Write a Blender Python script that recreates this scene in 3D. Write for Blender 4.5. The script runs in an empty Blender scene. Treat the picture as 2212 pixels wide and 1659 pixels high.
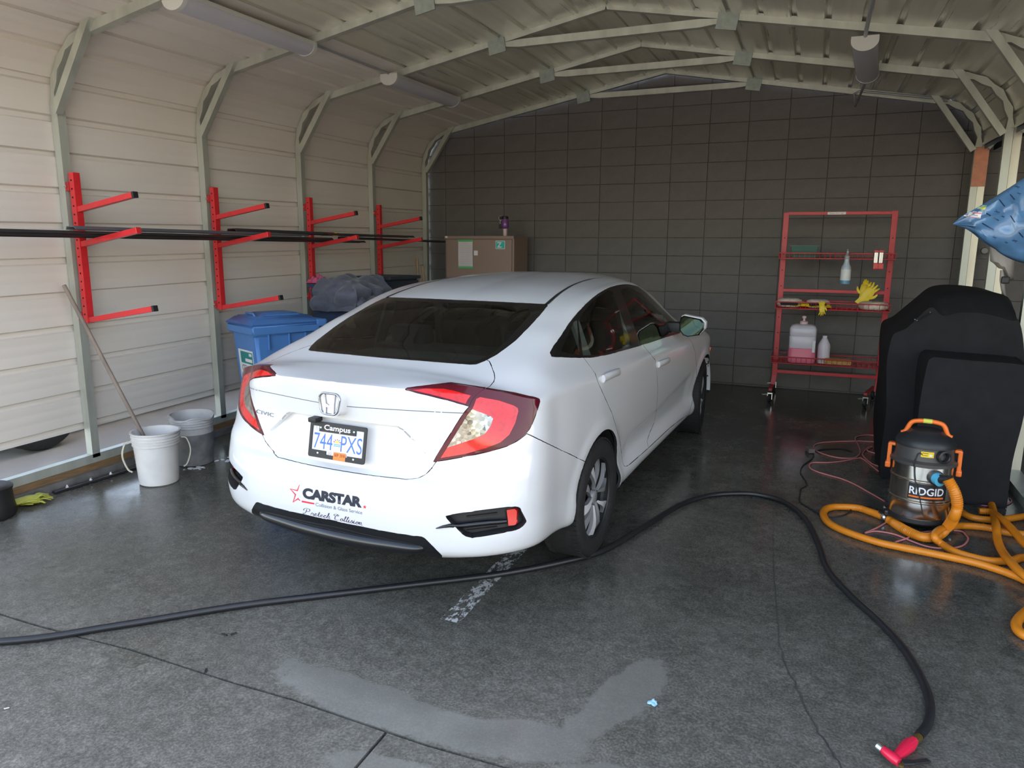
import bpy, bmesh, math, random
import numpy as np
from mathutils import Vector, Matrix
from mathutils.bvhtree import BVHTree
from mathutils.geometry import tessellate_polygon

random.seed(7)
PI = math.pi
SC = bpy.context.scene
COL = SC.collection

# ------------------------------------------------------------------ camera
IMG_W, IMG_H = 2212, 1659
FPX = 1552.73
CAM_YAW, CAM_PITCH, CAM_ROLL = 0.392145966, -0.185491921, 0.00700650
CAM_POS = np.array([0.0, 0.0, 1.50])


def cam_rot(yaw, pitch, roll):
    cy, sy, cp, sp = math.cos(yaw), math.sin(yaw), math.cos(pitch), math.sin(pitch)
    f = np.array([-sy * cp, cy * cp, sp])
    r = np.array([cy, sy, 0.0])
    u = np.cross(r, f)
    cr, sr = math.cos(roll), math.sin(roll)
    return np.array([r * cr + u * sr, -r * sr + u * cr, f])


CAM_R = cam_rot(CAM_YAW, CAM_PITCH, CAM_ROLL)
cam_data = bpy.data.cameras.new('camera')
cam_data.sensor_fit = 'HORIZONTAL'
cam_data.sensor_width = 36.0
cam_data.lens = FPX * 36.0 / IMG_W
cam_data.clip_start = 0.05
cam_data.clip_end = 300
cam = bpy.data.objects.new('camera', cam_data)
COL.objects.link(cam)
m3 = Matrix((tuple(CAM_R[0]), tuple(CAM_R[1]), tuple(-CAM_R[2]))).transposed()
cam.matrix_world = Matrix.Translation(Vector(CAM_POS)) @ m3.to_4x4()
SC.camera = cam

# ------------------------------------------------------------------ sky, sun, exposure
world = bpy.data.worlds.new('world')
SC.world = world
world.use_nodes = True
wn = world.node_tree
wn.nodes.clear()
w_out = wn.nodes.new('ShaderNodeOutputWorld')
w_bg = wn.nodes.new('ShaderNodeBackground')
w_sky = wn.nodes.new('ShaderNodeTexSky')
w_sky.sky_type = 'NISHITA'
w_sky.sun_disc = False
w_sky.sun_elevation = math.radians(38)
w_sky.sun_rotation = math.radians(40)
w_sky.air_density = 1.0
w_sky.dust_density = 2.5
w_bg.inputs['Strength'].default_value = 0.58
w_tint = wn.nodes.new('ShaderNodeMix')          # camera white balance set for open shade
w_tint.data_type = 'RGBA'
w_tint.blend_type = 'MULTIPLY'
w_tint.inputs[0].default_value = 1.0
w_tint.inputs[7].default_value = (1.21, 1.0, 0.83, 1)
wn.links.new(w_sky.outputs[0], w_tint.inputs[6])
wn.links.new(w_tint.outputs[2], w_bg.inputs['Color'])
wn.links.new(w_bg.outputs[0], w_out.inputs['Surface'])

sun_data = bpy.data.lights.new('sun', 'SUN')
sun_data.energy = 16.0
sun_data.angle = math.radians(0.6)
sun_data.color = (1.0, 0.92, 0.80)
sun = bpy.data.objects.new('sun', sun_data)
COL.objects.link(sun)
sun.rotation_euler = Vector((-0.55, -0.65, -0.62)).to_track_quat('-Z', 'Y').to_euler()

vs = SC.view_settings
vs.view_transform = 'Standard'
vs.look = 'None'
vs.gamma = 1.0
vs.use_curve_mapping = False
vs.exposure = 1.05
SC.cycles.use_denoising = True
SC.cycles.max_bounces = 10
SC.cycles.diffuse_bounces = 6
SC.cycles.glossy_bounces = 4
SC.cycles.transmission_bounces = 6
SC.cycles.transparent_max_bounces = 12
SC.cycles.sample_clamp_indirect = 6.0
SC.cycles.caustics_reflective = False
SC.cycles.caustics_refractive = False

# ------------------------------------------------------------------ pixel helpers (photo frame 2212 x 1659)
SLOPE, YB = 0.02, 8.42            # the slab falls 2 % away from the block wall


def gz(y):
    return SLOPE * (y - YB)


def ray(px, py):
    return CAM_R.T @ np.array([(px - IMG_W / 2) / FPX, (IMG_H / 2 - py) / FPX, 1.0])


def at_plane(px, py, axis, val):
    d = ray(px, py)
    t = (val - CAM_POS[axis]) / d[axis]
    return Vector(CAM_POS + d * t)


def at_x(px, py, v): return at_plane(px, py, 0, v)
def at_y(px, py, v): return at_plane(px, py, 1, v)
def at_z(px, py, v): return at_plane(px, py, 2, v)


def at_g(px, py, h=0.0):
    """pixel -> point h above the sloping slab"""
    d = ray(px, py)
    t = (SLOPE * (0 - YB) + h - CAM_POS[2]) / (d[2] - SLOPE * d[1])
    return Vector(CAM_POS + d * t)


# ------------------------------------------------------------------ materials
def new_mat(name):
    m = bpy.data.materials.new(name)
    m.use_nodes = True
    nt = m.node_tree
    return m, nt, nt.nodes['Principled BSDF']


MATS = {}


def mat(name, col, rough=0.5, metal=0.0, coat=0.0, noise=0.0, nscale=8.0, bump=0.0, bscale=40.0,
        trans=0.0, alpha=1.0, emit=None, spec=0.5, sheen=0.0, rvar=0.0, stretch=None):
    """principled material with procedural colour variation, roughness variation and fine relief"""
    if name in MATS:
        return MATS[name]
    m, nt, b = new_mat(name)
    c = (col[0], col[1], col[2], 1)
    b.inputs['Base Color'].default_value = c
    b.inputs['Roughness'].default_value = rough
    b.inputs['Metallic'].default_value = metal
    b.inputs['Coat Weight'].default_value = coat
    b.inputs['Coat Roughness'].default_value = 0.04
    b.inputs['Transmission Weight'].default_value = trans
    b.inputs['Alpha'].default_value = alpha
    b.inputs['Specular IOR Level'].default_value = spec
    if sheen:
        b.inputs['Sheen Weight'].default_value = sheen
    if emit:
        b.inputs['Emission Color'].default_value = (*emit[:3], 1)
        b.inputs['Emission Strength'].default_value = emit[3]
    L = nt.links
    tc = nt.nodes.new('ShaderNodeTexCoord')
    co = tc.outputs['Object']
    if stretch:
        mp = nt.nodes.new('ShaderNodeMapping')
        mp.inputs['Scale'].default_value = stretch
        L.new(co, mp.inputs['Vector'])
        co = mp.outputs['Vector']
    if noise or rvar:
        n = nt.nodes.new('ShaderNodeTexNoise')
        n.inputs['Scale'].default_value = nscale
        n.inputs['Detail'].default_value = 5
        L.new(co, n.inputs['Vector'])
        if noise:
            r = nt.nodes.new('ShaderNodeMapRange')
            r.inputs['From Min'].default_value = 0.3
            r.inputs['From Max'].default_value = 0.7
            r.inputs['To Min'].default_value = 1 - noise
            r.inputs['To Max'].default_value = 1 + noise
            L.new(n.outputs['Fac'], r.inputs['Value'])
            mx = nt.nodes.new('ShaderNodeVectorMath')
            mx.operation = 'SCALE'
            mx.inputs[0].default_value = col[:3]
            L.new(r.outputs[0], mx.inputs['Scale'])
            L.new(mx.outputs[0], b.inputs['Base Color'])
        if rvar:
            r = nt.nodes.new('ShaderNodeMapRange')
            r.inputs['From Min'].default_value = 0.3
            r.inputs['From Max'].default_value = 0.7
            r.inputs['To Min'].default_value = max(0.02, rough - rvar)
            r.inputs['To Max'].default_value = min(1, rough + rvar)
            L.new(n.outputs['Fac'], r.inputs['Value'])
            L.new(r.outputs[0], b.inputs['Roughness'])
    if bump:
        n = nt.nodes.new('ShaderNodeTexNoise')
        n.inputs['Scale'].default_value = bscale
        n.inputs['Detail'].default_value = 4
        L.new(co, n.inputs['Vector'])
        bp = nt.nodes.new('ShaderNodeBump')
        bp.inputs['Strength'].default_value = bump
        bp.inputs['Distance'].default_value = 0.01
        L.new(n.outputs['Fac'], bp.inputs['Height'])
        L.new(bp.outputs[0], b.inputs['Normal'])
    MATS[name] = m
    return m


def glass_mat(name, tint, rough=0.02, refl=1.0):
    """thin pane: tinted see-through mixed with a fresnel mirror"""
    if name in MATS:
        return MATS[name]
    m, nt, b = new_mat(name)
    nt.nodes.remove(b)
    out = nt.nodes['Material Output']
    tr = nt.nodes.new('ShaderNodeBsdfTransparent')
    tr.inputs[0].default_value = (*tint, 1)
    gl = nt.nodes.new('ShaderNodeBsdfGlossy')
    gl.inputs['Roughness'].default_value = rough
    gl.inputs['Color'].default_value = (refl, refl, refl, 1)
    fr = nt.nodes.new('ShaderNodeFresnel')
    fr.inputs[0].default_value = 1.5
    mx = nt.nodes.new('ShaderNodeMixShader')
    nt.links.new(fr.outputs[0], mx.inputs[0])
    nt.links.new(tr.outputs[0], mx.inputs[1])
    nt.links.new(gl.outputs[0], mx.inputs[2])
    nt.links.new(mx.outputs[0], out.inputs['Surface'])
    MATS[name] = m
    return m


# ------------------------------------------------------------------ object helpers
def tag(o, label=None, cat=None, group=None, kind=None):
    if label: o['label'] = label
    if cat: o['category'] = cat
    if group: o['group'] = group
    if kind: o['kind'] = kind
    return o


def thing(name, label, cat, loc=(0, 0, 0), rotz=0.0, group=None, kind=None):
    o = bpy.data.objects.new(name, None)
    COL.objects.link(o)
    o.empty_display_size = 0.1
    o.location = loc
    o.rotation_euler = (0, 0, rotz)
    return tag(o, label, cat, group, kind)


def obj(name, bm, material, parent=None, smooth=None, local=False):
    """bmesh -> ONE mesh object.  local=False: the shape is in world coordinates and the parent's
    transform is taken out again; local=True: the shape is in the parent's own frame."""
    me = bpy.data.meshes.new(name)
    if isinstance(bm, bmesh.types.BMesh):
        bm.normal_update()
        bm.to_mesh(me)
        bm.free()
    else:
        me = bm
    if smooth is not None:
        for p in me.polygons:
            p.use_smooth = True
        if smooth < 180:
            me.set_sharp_from_angle(angle=math.radians(smooth))
    o = bpy.data.objects.new(name, me)
    COL.objects.link(o)
    mats = material if isinstance(material, (list, tuple)) else [material]
    for mm in mats:
        me.materials.append(mm)
    if parent is not None:
        o.parent = parent
        if not local:
            o.matrix_parent_inverse = world_mat(parent).inverted()
    return o


def world_mat(o):
    """matrix of an object whose depsgraph has not been evaluated yet"""
    mb = o.matrix_basis.copy()
    if o.parent:
        return world_mat(o.parent) @ o.matrix_parent_inverse @ mb
    return mb


def copy_tree(o, parent=None):
    c = o.copy()
    COL.objects.link(c)
    if parent is not None:
        c.parent = parent
    for ch in list(o.children):
        copy_tree(ch, c)
    return c


def NB():
    return bmesh.new()


def box(bm, c, s, rot=None, bev=0.0):
    """box of full size s centred at c"""
    vs_ = bmesh.ops.create_cube(bm, size=1.0)['verts']
    M = Matrix.Translation(Vector(c)) @ (rot.to_4x4() if rot is not None else Matrix.Identity(4)) @ Matrix.Diagonal((s[0], s[1], s[2], 1))
    bmesh.ops.transform(bm, matrix=M, verts=vs_)
    if bev > 0:
        es = list({e for v in vs_ for e in v.link_edges})
        bmesh.ops.bevel(bm, geom=es, offset=bev, segments=2, profile=0.6, affect='EDGES', clamp_overlap=True)
    return vs_


def box2(bm, a, b, bev=0.0):
    a, b = Vector(a), Vector(b)
    return box(bm, (a + b) / 2, [abs(b[i] - a[i]) for i in range(3)], bev=bev)


def beam(bm, a, b, w, h, up=(0, 0, 1), bev=0.0):
    """square tube from a to b; w across, h along 'up'"""
    a, b = Vector(a), Vector(b)
    d = b - a
    L = d.length
    z = d.normalized()
    u = Vector(up)
    x = u.cross(z)
    if x.length < 1e-5:
        x = Vector((1, 0, 0)).cross(z)
    x.normalize()
    y = z.cross(x)
    R = Matrix((x, y, z)).transposed()
    return box(bm, (a + b) / 2, (w, h, L), rot=R, bev=bev)


def frames_along(pts):
    pts = [Vector(p) for p in pts]
    n = len(pts)
    T = []
    for i in range(n):
        t = (pts[min(i + 1, n - 1)] - pts[max(i - 1, 0)])
        T.append(t.normalized() if t.length > 1e-9 else Vector((0, 0, 1)))
    up = Vector((0, 0, 1)) if abs(T[0].z) < 0.9 else Vector((1, 0, 0))
    N = (up - T[0] * up.dot(T[0])).normalized()
    out = []
    for i in range(n):
        if i:
            q = T[i - 1].rotation_difference(T[i])
            N = q @ N
            N = (N - T[i] * N.dot(T[i])).normalized()
        out.append((pts[i], T[i], N, T[i].cross(N)))
    return out


def tube(bm, pts, r, n=8, caps=True):
    """round tube along a polyline; r a number or one per point"""
    fr = frames_along(pts)
    rings = []
    for i, (p, t, a, b) in enumerate(fr):
        rr = r[i] if isinstance(r, (list, tuple)) else r
        rings.append([bm.verts.new(p + (a * math.cos(2 * PI * k / n) + b * math.sin(2 * PI * k / n)) * rr) for k in range(n)])
    for i in range(len(rings) - 1):
        for k in range(n):
            bm.faces.new((rings[i][k], rings[i][(k + 1) % n], rings[i + 1][(k + 1) % n], rings[i + 1][k]))
    if caps:
        bm.faces.new(list(reversed(rings[0])))
        bm.faces.new(rings[-1])
    return rings


def lathe(bm, prof, n=32, c=(0, 0, 0), M=None, cap=True, a0=0.0, a1=2 * PI):
    """profile [(r, z)] turned about z"""
    full = abs(a1 - a0 - 2 * PI) < 1e-6
    rings = []
    for r, z in prof:
        ring = []
        for k in range(n if full else n + 1):
            a = a0 + (a1 - a0) * k / n
            v = Vector((r * math.cos(a), r * math.sin(a), z))
            if M is not None:
                v = M @ v
            ring.append(bm.verts.new(v + Vector(c)))
        rings.append(ring)
    m = len(rings[0])
    for i in range(len(rings) - 1):
        for k in range(m if full else m - 1):
            k2 = (k + 1) % m
            bm.faces.new((rings[i][k], rings[i][k2], rings[i + 1][k2], rings[i + 1][k]))
    if cap and full:
        if prof[0][0] > 1e-6: bm.faces.new(list(reversed(rings[0])))
        if prof[-1][0] > 1e-6: bm.faces.new(rings[-1])
    bmesh.ops.remove_doubles(bm, verts=[v for r_ in rings for v in r_], dist=1e-6)
    return rings


def prism(bm, poly, h0, h1, M=None):
    """flat polygon [(x, y)] extruded from z=h0 to z=h1, placed by M"""
    M = M or Matrix.Identity(4)
    lo = [bm.verts.new(M @ Vector((x, y, h0))) for x, y in poly]
    hi = [bm.verts.new(M @ Vector((x, y, h1))) for x, y in poly]
    tris = tessellate_polygon([[Vector((x, y, 0)) for x, y in poly]])
    if len(poly) <= 4:
        bm.faces.new(list(reversed(lo)))
        bm.faces.new(hi)
    else:
        for t in tris:
            try:
                bm.faces.new([lo[i] for i in t])
                bm.faces.new([hi[i] for i in t])
            except ValueError:
                pass
    n = len(poly)
    for i in range(n):
        j = (i + 1) % n
        bm.faces.new((lo[i], lo[j], hi[j], hi[i]))
    bmesh.ops.recalc_face_normals(bm, faces=bm.faces[:])


def crom(pts, sub=8, closed=False):
    """Catmull-Rom through points (any dimension)"""
    P = [np.array(p, float) for p in pts]
    n = len(P)
    out = []
    rng = range(n) if closed else range(n - 1)
    for i in rng:
        p0 = P[(i - 1) % n] if closed or i > 0 else 2 * P[0] - P[1]
        p1, p2 = P[i], P[(i + 1) % n]
        p3 = P[(i + 2) % n] if closed or i + 2 < n else 2 * P[-1] - P[-2]
        for k in range(sub):
            t = k / sub
            out.append(0.5 * ((2 * p1) + (-p0 + p2) * t + (2 * p0 - 5 * p1 + 4 * p2 - p3) * t ** 2 + (-p0 + 3 * p1 - 3 * p2 + p3) * t ** 3))
    if not closed:
        out.append(P[-1])
    return out


def thicken(b, t):
    """give an open sheet a thickness t (offset copy plus rim)"""
    b.normal_update()
    nrm = {v.index: v.normal.copy() for v in b.verts}
    r = bmesh.ops.extrude_face_region(b, geom=b.faces[:])
    for g in r['geom']:
        if isinstance(g, bmesh.types.BMVert):
            g.co += g.normal * t
    bmesh.ops.recalc_face_normals(b, faces=b.faces[:])


def basis(o, x, y, z):
    """matrix with the given axes as columns and origin o"""
    M = Matrix((Vector(x), Vector(y), Vector(z))).transposed().to_4x4()
    M.translation = Vector(o)
    return M


def text_bm(s, size=1.0, shear=0.0, offset=0.0, align='CENTER', spacing=1.0, xs=1.0):
    """built-in font -> flat bmesh in xy, centred"""
    cu = bpy.data.curves.new('t', 'FONT')
    cu.body = s
    cu.size = size
    cu.shear = shear
    cu.offset = offset
    cu.align_x = align
    cu.align_y = 'CENTER'
    cu.space_character = spacing
    cu.resolution_u = 4
    cu.fill_mode = 'FRONT'
    o = bpy.data.objects.new('t', cu)
    COL.objects.link(o)
    dg = bpy.context.evaluated_depsgraph_get()
    me = bpy.data.meshes.new_from_object(o.evaluated_get(dg))
    b = bmesh.new()
    b.from_mesh(me)
    bpy.data.objects.remove(o)
    bpy.data.curves.remove(cu)
    bpy.data.meshes.remove(me)
    if xs != 1.0:
        bmesh.ops.scale(b, vec=(xs, 1, 1), verts=b.verts[:])
    return b


def text_fit(s, w, h, **kw):
    """text scaled to exactly w x h, centred on the origin"""
    b = text_bm(s, 1.0, **kw)
    xs = [v.co.x for v in b.verts]
    ys = [v.co.y for v in b.verts]
    cx, cy = (min(xs) + max(xs)) / 2, (min(ys) + max(ys)) / 2
    sx, sy = w / (max(xs) - min(xs)), h / (max(ys) - min(ys))
    for v in b.verts:
        v.co.x = (v.co.x - cx) * sx
        v.co.y = (v.co.y - cy) * sy
    return b
# =================================================================== materials of the bay
M_GALV = mat('galvanised_steel', (.47, .49, .43), rough=.42, metal=.45, noise=.16, nscale=9, rvar=.08, stretch=(1, 1, .25))
M_GALV2 = mat('dull_galvanised_plate', (.30, .34, .31), rough=.5, metal=.5, noise=.12, nscale=25)
M_WALLP = mat('beige_sheet_metal', (.71, .665, .605), rough=.42, metal=.05, noise=.04, nscale=2.0, stretch=(1, .15, 1))
M_ROOFP = mat('galvalume_roof_sheet', (.66, .64, .53), rough=.32, metal=.30, noise=.07, nscale=4, rvar=.06, stretch=(5, .15, 1))
M_BLOCK = mat('charcoal_painted_block', (.120, .110, .100), rough=.62, noise=.10, nscale=7, bump=.35, bscale=220)
M_MORTAR = mat('dark_mortar', (.092, .084, .076), rough=.85, noise=.3, nscale=5)
M_WOOD = mat('weathered_sill_timber', (.20, .12, .055), rough=.7, noise=.3, nscale=14, stretch=(8, .6, 8), bump=.3)
M_CONC = mat('damp_concrete_kerb', (.16, .155, .145), rough=.45, noise=.25, nscale=11, bump=.4, bscale=90)


def Bz(x, y, z):
    """building frame -> world (the whole bay follows the fall of the slab)"""
    return Vector((x, y, z + gz(y)))


XC = -1.64                    # ridge line
XL, XR = -4.60, 1.32          # inner faces of the posts
FRAME_Y = [2.17, 3.39, 4.60, 5.81, 7.03, 8.24]
TW = 0.058                    # frame tube width


# ------------------------------------------------------------------ floor
def floor_mat():
    m, nt, b = new_mat('wet_concrete_slab')
    L = nt.links
    N = nt.nodes.new

    def math_(op, a, c=None, clamp=False):
        n = N('ShaderNodeMath'); n.operation = op; n.use_clamp = clamp
        for i, v in enumerate((a, c)):
            if v is None: continue
            if isinstance(v, (int, float)): n.inputs[i].default_value = v
            else: L.new(v, n.inputs[i])
        return n.outputs[0]

    geo = N('ShaderNodeNewGeometry')
    pos = geo.outputs['Position']
    sep = N('ShaderNodeSeparateXYZ'); L.new(pos, sep.inputs[0])
    X, Y = sep.outputs[0], sep.outputs[1]

    def noise(scale, detail=5, rough=.55, vec=pos):
        n = N('ShaderNodeTexNoise'); n.inputs['Scale'].default_value = scale
        n.inputs['Detail'].default_value = detail; n.inputs['Roughness'].default_value = rough
        L.new(vec, n.inputs['Vector'])
        return n.outputs['Fac']

    def rng(v, a, c, lo=0.0, hi=1.0):
        n = N('ShaderNodeMapRange'); n.interpolation_type = 'SMOOTHSTEP'
        n.inputs['From Min'].default_value = a; n.inputs['From Max'].default_value = c
        n.inputs['To Min'].default_value = lo; n.inputs['To Max'].default_value = hi
        L.new(v, n.inputs['Value'])
        return n.outputs[0]

    big = noise(.9, 4)
    mid = noise(5.0, 6, .6)
    fine = noise(110.0, 3, .7)
    # puddle standing along the slab joint in front of the car: soft union of ellipses
    wob = math_('MULTIPLY', math_('SUBTRACT', noise(3.4, 9, .70), .5), 1.7)

    def blob(cx, cy, rx, ry, rot=0.0):
        c, s = math.cos(rot), math.sin(rot)
        dx, dy = math_('SUBTRACT', X, cx), math_('SUBTRACT', Y, cy)
        u = math_('DIVIDE', math_('ADD', math_('MULTIPLY', dx, c), math_('MULTIPLY', dy, s)), rx)
        v = math_('DIVIDE', math_('SUBTRACT', math_('MULTIPLY', dy, c), math_('MULTIPLY', dx, s)), ry)
        d = math_('SQRT', math_('ADD', math_('MULTIPLY', u, u), math_('MULTIPLY', v, v)))
        return math_('SUBTRACT', 1.0, d)

    blobs = [(-1.45, 2.00, .42, .12, -.10), (-.85, 2.00, .34, .12, .22), (-.55, 2.35, .10, .36, -.35), (-1.10, 1.72, .32, .07, .1), (-.30, 1.95, .40, .10, .1)]
    pm = None
    for bl in blobs:
        o = blob(*bl)
        pm = o if pm is None else math_('MAXIMUM', pm, o)
    pud = rng(math_('ADD', pm, wob), .02, .22)
    # film of water over most of the slab, drier towards the street
    wet = math_('MULTIPLY', rng(Y, .6, 3.0), rng(math_('ADD', big, math_('MULTIPLY', mid, .35)), .42, .78))
    wet = math_('MAXIMUM', wet, rng(math_('ADD', Y, math_('MULTIPLY', big, .8)), 2.5, 3.7))
    # colour
    ramp = N('ShaderNodeValToRGB')
    L.new(mid, ramp.inputs[0])
    e = ramp.color_ramp.elements
    e[0].position = .30; e[0].color = (.150, .143, .118, 1)
    e[1].position = .72; e[1].color = (.235, .224, .188, 1)
    sp = N('ShaderNodeTexVoronoi'); sp.inputs['Scale'].default_value = 150
    L.new(pos, sp.inputs['Vector'])
    spk = rng(sp.outputs['Distance'], .12, .02)
    grain = math_('MULTIPLY', rng(fine, .35, .75, .62, 1.38), math_('MULTIPLY', rng(noise(22.0, 4, .6), .3, .7, .82, 1.18), rng(big, .3, .7, .84, 1.14)))
    mul = N('ShaderNodeVectorMath'); mul.operation = 'SCALE'
    L.new(ramp.outputs[0], mul.inputs[0]); L.new(grain, mul.inputs['Scale'])
    dark = N('ShaderNodeVectorMath'); dark.operation = 'SCALE'
    L.new(mul.outputs[0], dark.inputs[0])
    L.new(math_('SUBTRACT', 1.0, math_('MULTIPLY', wet, .48)), dark.inputs['Scale'])
    mixc = N('ShaderNodeMix'); mixc.data_type = 'RGBA'
    L.new(math_('MULTIPLY', spk, .6), mixc.inputs[0])
    L.new(dark.outputs[0], mixc.inputs[6])
    mixc.inputs[7].default_value = (.30, .29, .26, 1)
    L.new(mixc.outputs[2], b.inputs['Base Color'])
    silt = N('ShaderNodeMix'); silt.data_type = 'RGBA'          # milky wash water left in the puddle
    L.new(math_('MULTIPLY', pud, .70), silt.inputs[0]); L.new(mixc.outputs[2], silt.inputs[6])
    silt.inputs[7].default_value = (.190, .184, .160, 1)
    yard = math_('MAXIMUM', rng(Y, .4, -1.6), rng(X, -4.72, -4.95))  # unseen front yard paled in colour to bounce sunlight into the bay
    mixy = N('ShaderNodeMix'); mixy.data_type = 'RGBA'
    L.new(yard, mixy.inputs[0]); L.new(silt.outputs[2], mixy.inputs[6])
    mixy.inputs[7].default_value = (.34, .33, .305, 1)
    L.new(mixy.outputs[2], b.inputs['Base Color'])
    # gloss
    r_dry = rng(mid, .3, .7, .40, .58)
    r_wet = rng(mid, .3, .7, .09, .22)
    mr = N('ShaderNodeMix'); L.new(wet, mr.inputs[0]); L.new(r_dry, mr.inputs[2]); L.new(r_wet, mr.inputs[3])
    mr2 = N('ShaderNodeMix'); L.new(pud, mr2.inputs[0]); L.new(mr.outputs[0], mr2.inputs[2]); mr2.inputs[3].default_value = .16
    L.new(mr2.outputs[0], b.inputs['Roughness'])
    b.inputs['IOR'].default_value = 1.45
    bp = N('ShaderNodeBump')
    bp.inputs['Distance'].default_value = .004
    L.new(math_('ADD', fine, math_('MULTIPLY', mid, .5)), bp.inputs['Height'])
    L.new(math_('MULTIPLY', math_('SUBTRACT', 1.0, math_('MULTIPLY', math_('MAXIMUM', pud, math_('MULTIPLY', wet, .9)), .96)), .5), bp.inputs['Strength'])
    L.new(bp.outputs[0], b.inputs['Normal'])
    return m


M_FLOOR = floor_mat()
M_JOINT = mat('dirty_joint', (.045, .043, .038), rough=.7, noise=.4, nscale=9)


def slab_bm(poly, t=0.05, top=0.0):
    b = NB()
    hi = [b.verts.new((x, y, gz(y) + top)) for x, y in poly]
    lo = [b.verts.new((x, y, gz(y) + top - t)) for x, y in poly]
    b.faces.new(hi)
    b.faces.new(list(reversed(lo)))
    n = len(poly)
    for i in range(n):
        b.faces.new((lo[i], lo[(i + 1) % n], hi[(i + 1) % n], hi[i]))
    bmesh.ops.recalc_face_normals(b, faces=b.faces[:])
    return b


X0, X1, YF = -14.0, 11.0, -14.0
FLOOR = tag(obj('floor', slab_bm([(X0, YF), (X1, YF), (X1, 8.6), (X0, 8.6)], .04, -.012), M_JOINT), kind='structure')
jy = [(x, 1.885 + .012 * math.sin(x * 2.1) + .006 * math.sin(x * 7)) for x in np.linspace(X1, X0, 90)]
obj('slab', slab_bm([(X0, 8.6), (X1, 8.6)][::-1] and [(X1, 8.6), (X0, 8.6)] + [(x, y + .006) for x, y in reversed(jy)], .03), M_FLOOR, FLOOR)
obj('slab', slab_bm([(X0, YF), (-1.238, YF), (-1.238, 1.87)] + [(x, y - .006) for x, y in jy if x < -1.25], .03), M_FLOOR, FLOOR)
obj('slab', slab_bm([(X1, YF)] + [(x, y - .006) for x, y in jy if x > -1.21] + [(-1.226, 1.87), (-1.226, YF)], .03), M_FLOOR, FLOOR)


def ground_strip(pts, w, lift=.0012):
    b = NB()
    prev = None
    for i, (x, y) in enumerate(pts):
        a = np.array(pts[min(i + 1, len(pts) - 1)]) - np.array(pts[max(i - 1, 0)])
        n = np.array([-a[1], a[0]]) / np.hypot(*a)
        wd = (w[i] if isinstance(w, (list, np.ndarray)) else w) / 2
        l = b.verts.new((x + n[0] * wd, y + n[1] * wd, gz(y) + lift))
        r = b.verts.new((x - n[0] * wd, y - n[1] * wd, gz(y) + lift))
        if prev:
            b.faces.new((prev[0], prev[1], r, l))
        prev = (l, r)
    return b


rc = random.Random(3)
cr = [(p[0] + rc.uniform(-.006, .006), p[1]) for p in crom([(-.10, 4.3), (-.09, 3.97), (-.05, 3.4), (.003, 2.867), (.055, 2.70), (.094, 2.559), (.13, 2.45), (.201, 2.292), (.27, 2.08), (.31, 1.89)], 9)]
obj('crack', ground_strip(cr, [.0015 + .006 * min(1, i / 50) * rc.uniform(.5, 1.3) for i in range(len(cr))]), M_JOINT, FLOOR)


def worn_paint():
    m, nt, b = new_mat('worn_white_line_paint')
    b.inputs['Base Color'].default_value = (.50, .49, .46, 1)
    b.inputs['Roughness'].default_value = .35
    tc = nt.nodes.new('ShaderNodeTexCoord')
    mp = nt.nodes.new('ShaderNodeMapping'); mp.inputs['Scale'].default_value = (1, .6, 1)
    n = nt.nodes.new('ShaderNodeTexNoise'); n.inputs['Scale'].default_value = 42; n.inputs['Detail'].default_value = 7; n.inputs['Roughness'].default_value = .7
    nt.links.new(tc.outputs['Object'], mp.inputs[0]); nt.links.new(mp.outputs[0], n.inputs['Vector'])
    r = nt.nodes.new('ShaderNodeMapRange'); r.inputs['From Min'].default_value = .47; r.inputs['From Max'].default_value = .55
    nt.links.new(n.outputs['Fac'], r.inputs['Value'])
    nt.links.new(r.outputs[0], b.inputs['Alpha'])
    return m


obj('painted_line', ground_strip([(-1.365 + .0 * t, 2.60 + t) for t in np.linspace(0, 2.2, 12)], .092), worn_paint(), FLOOR)

# ------------------------------------------------------------------ block wall at the back
WALL = tag(obj('wall_back', (lambda b: (box2(b, (-9, YB + .012, -.3), (9, YB + .3, 4.6)), b)[1])(NB()), M_MORTAR), kind='structure')
bk = NB()
box(bk, (0, 0, 0), (.4064 - .004, .05, .2032 - .006), bev=.003)
bk_me = bpy.data.meshes.new('block')
bk.to_mesh(bk_me); bk.free()
bk_me.materials.append(M_BLOCK)
rb = random.Random(11)


def roof_z(x):
    return 3.44 - .173 * abs(x - XC)


for r in range(-6, 12):
    zlo = 2.249 - .2032 * (r + 0)
    zc = zlo - .1016
    for j in range(-4, 14):
        xc = -3.199 + .4064 * (j + .5)
        if zc - .1 > roof_z(min(max(xc, -4.6), 1.3)) + .05:
            continue
        if xc > 2.35:
            continue
        o = bpy.data.objects.new('block', bk_me)
        COL.objects.link(o)
        o.parent = WALL
        o.location = (xc, YB + .025 - rb.uniform(0, .0018), zc)

# ------------------------------------------------------------------ ribbed sheets: left wall, eaves, roof
def shell_path():
    """inside face of the sheeting in the building frame, left foot to right eave: (x, z)"""
    half = [(-4.664, .335), (-4.664, 2.50)]
    cx, cz, rr = -4.664 + .46, 2.50, .46
    a_end = math.radians(90 + 9.8)
    for a in np.linspace(math.radians(180), a_end, 12)[1:]:
        half.append((cx + rr * math.cos(a), cz + rr * math.sin(a)))
    x0, z0 = half[-1]
    half.append((XC, z0 + .173 * (XC - x0)))
    right = [(2 * XC - x, z) for x, z in reversed(half[:-1])]
    right = [p for p in right if p[1] > 2.30]
    right.append((2 * XC + 4.664, 2.50))
    return half + right


SP = np.array(shell_path())
SP = np.concatenate([SP[:1], [p for i, p in enumerate(SP[1:]) if np.hypot(*(p - SP[i])) > 1e-6]])
S_LEN = np.concatenate([[0], np.cumsum(np.hypot(*np.diff(SP, axis=0).T))])


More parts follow.
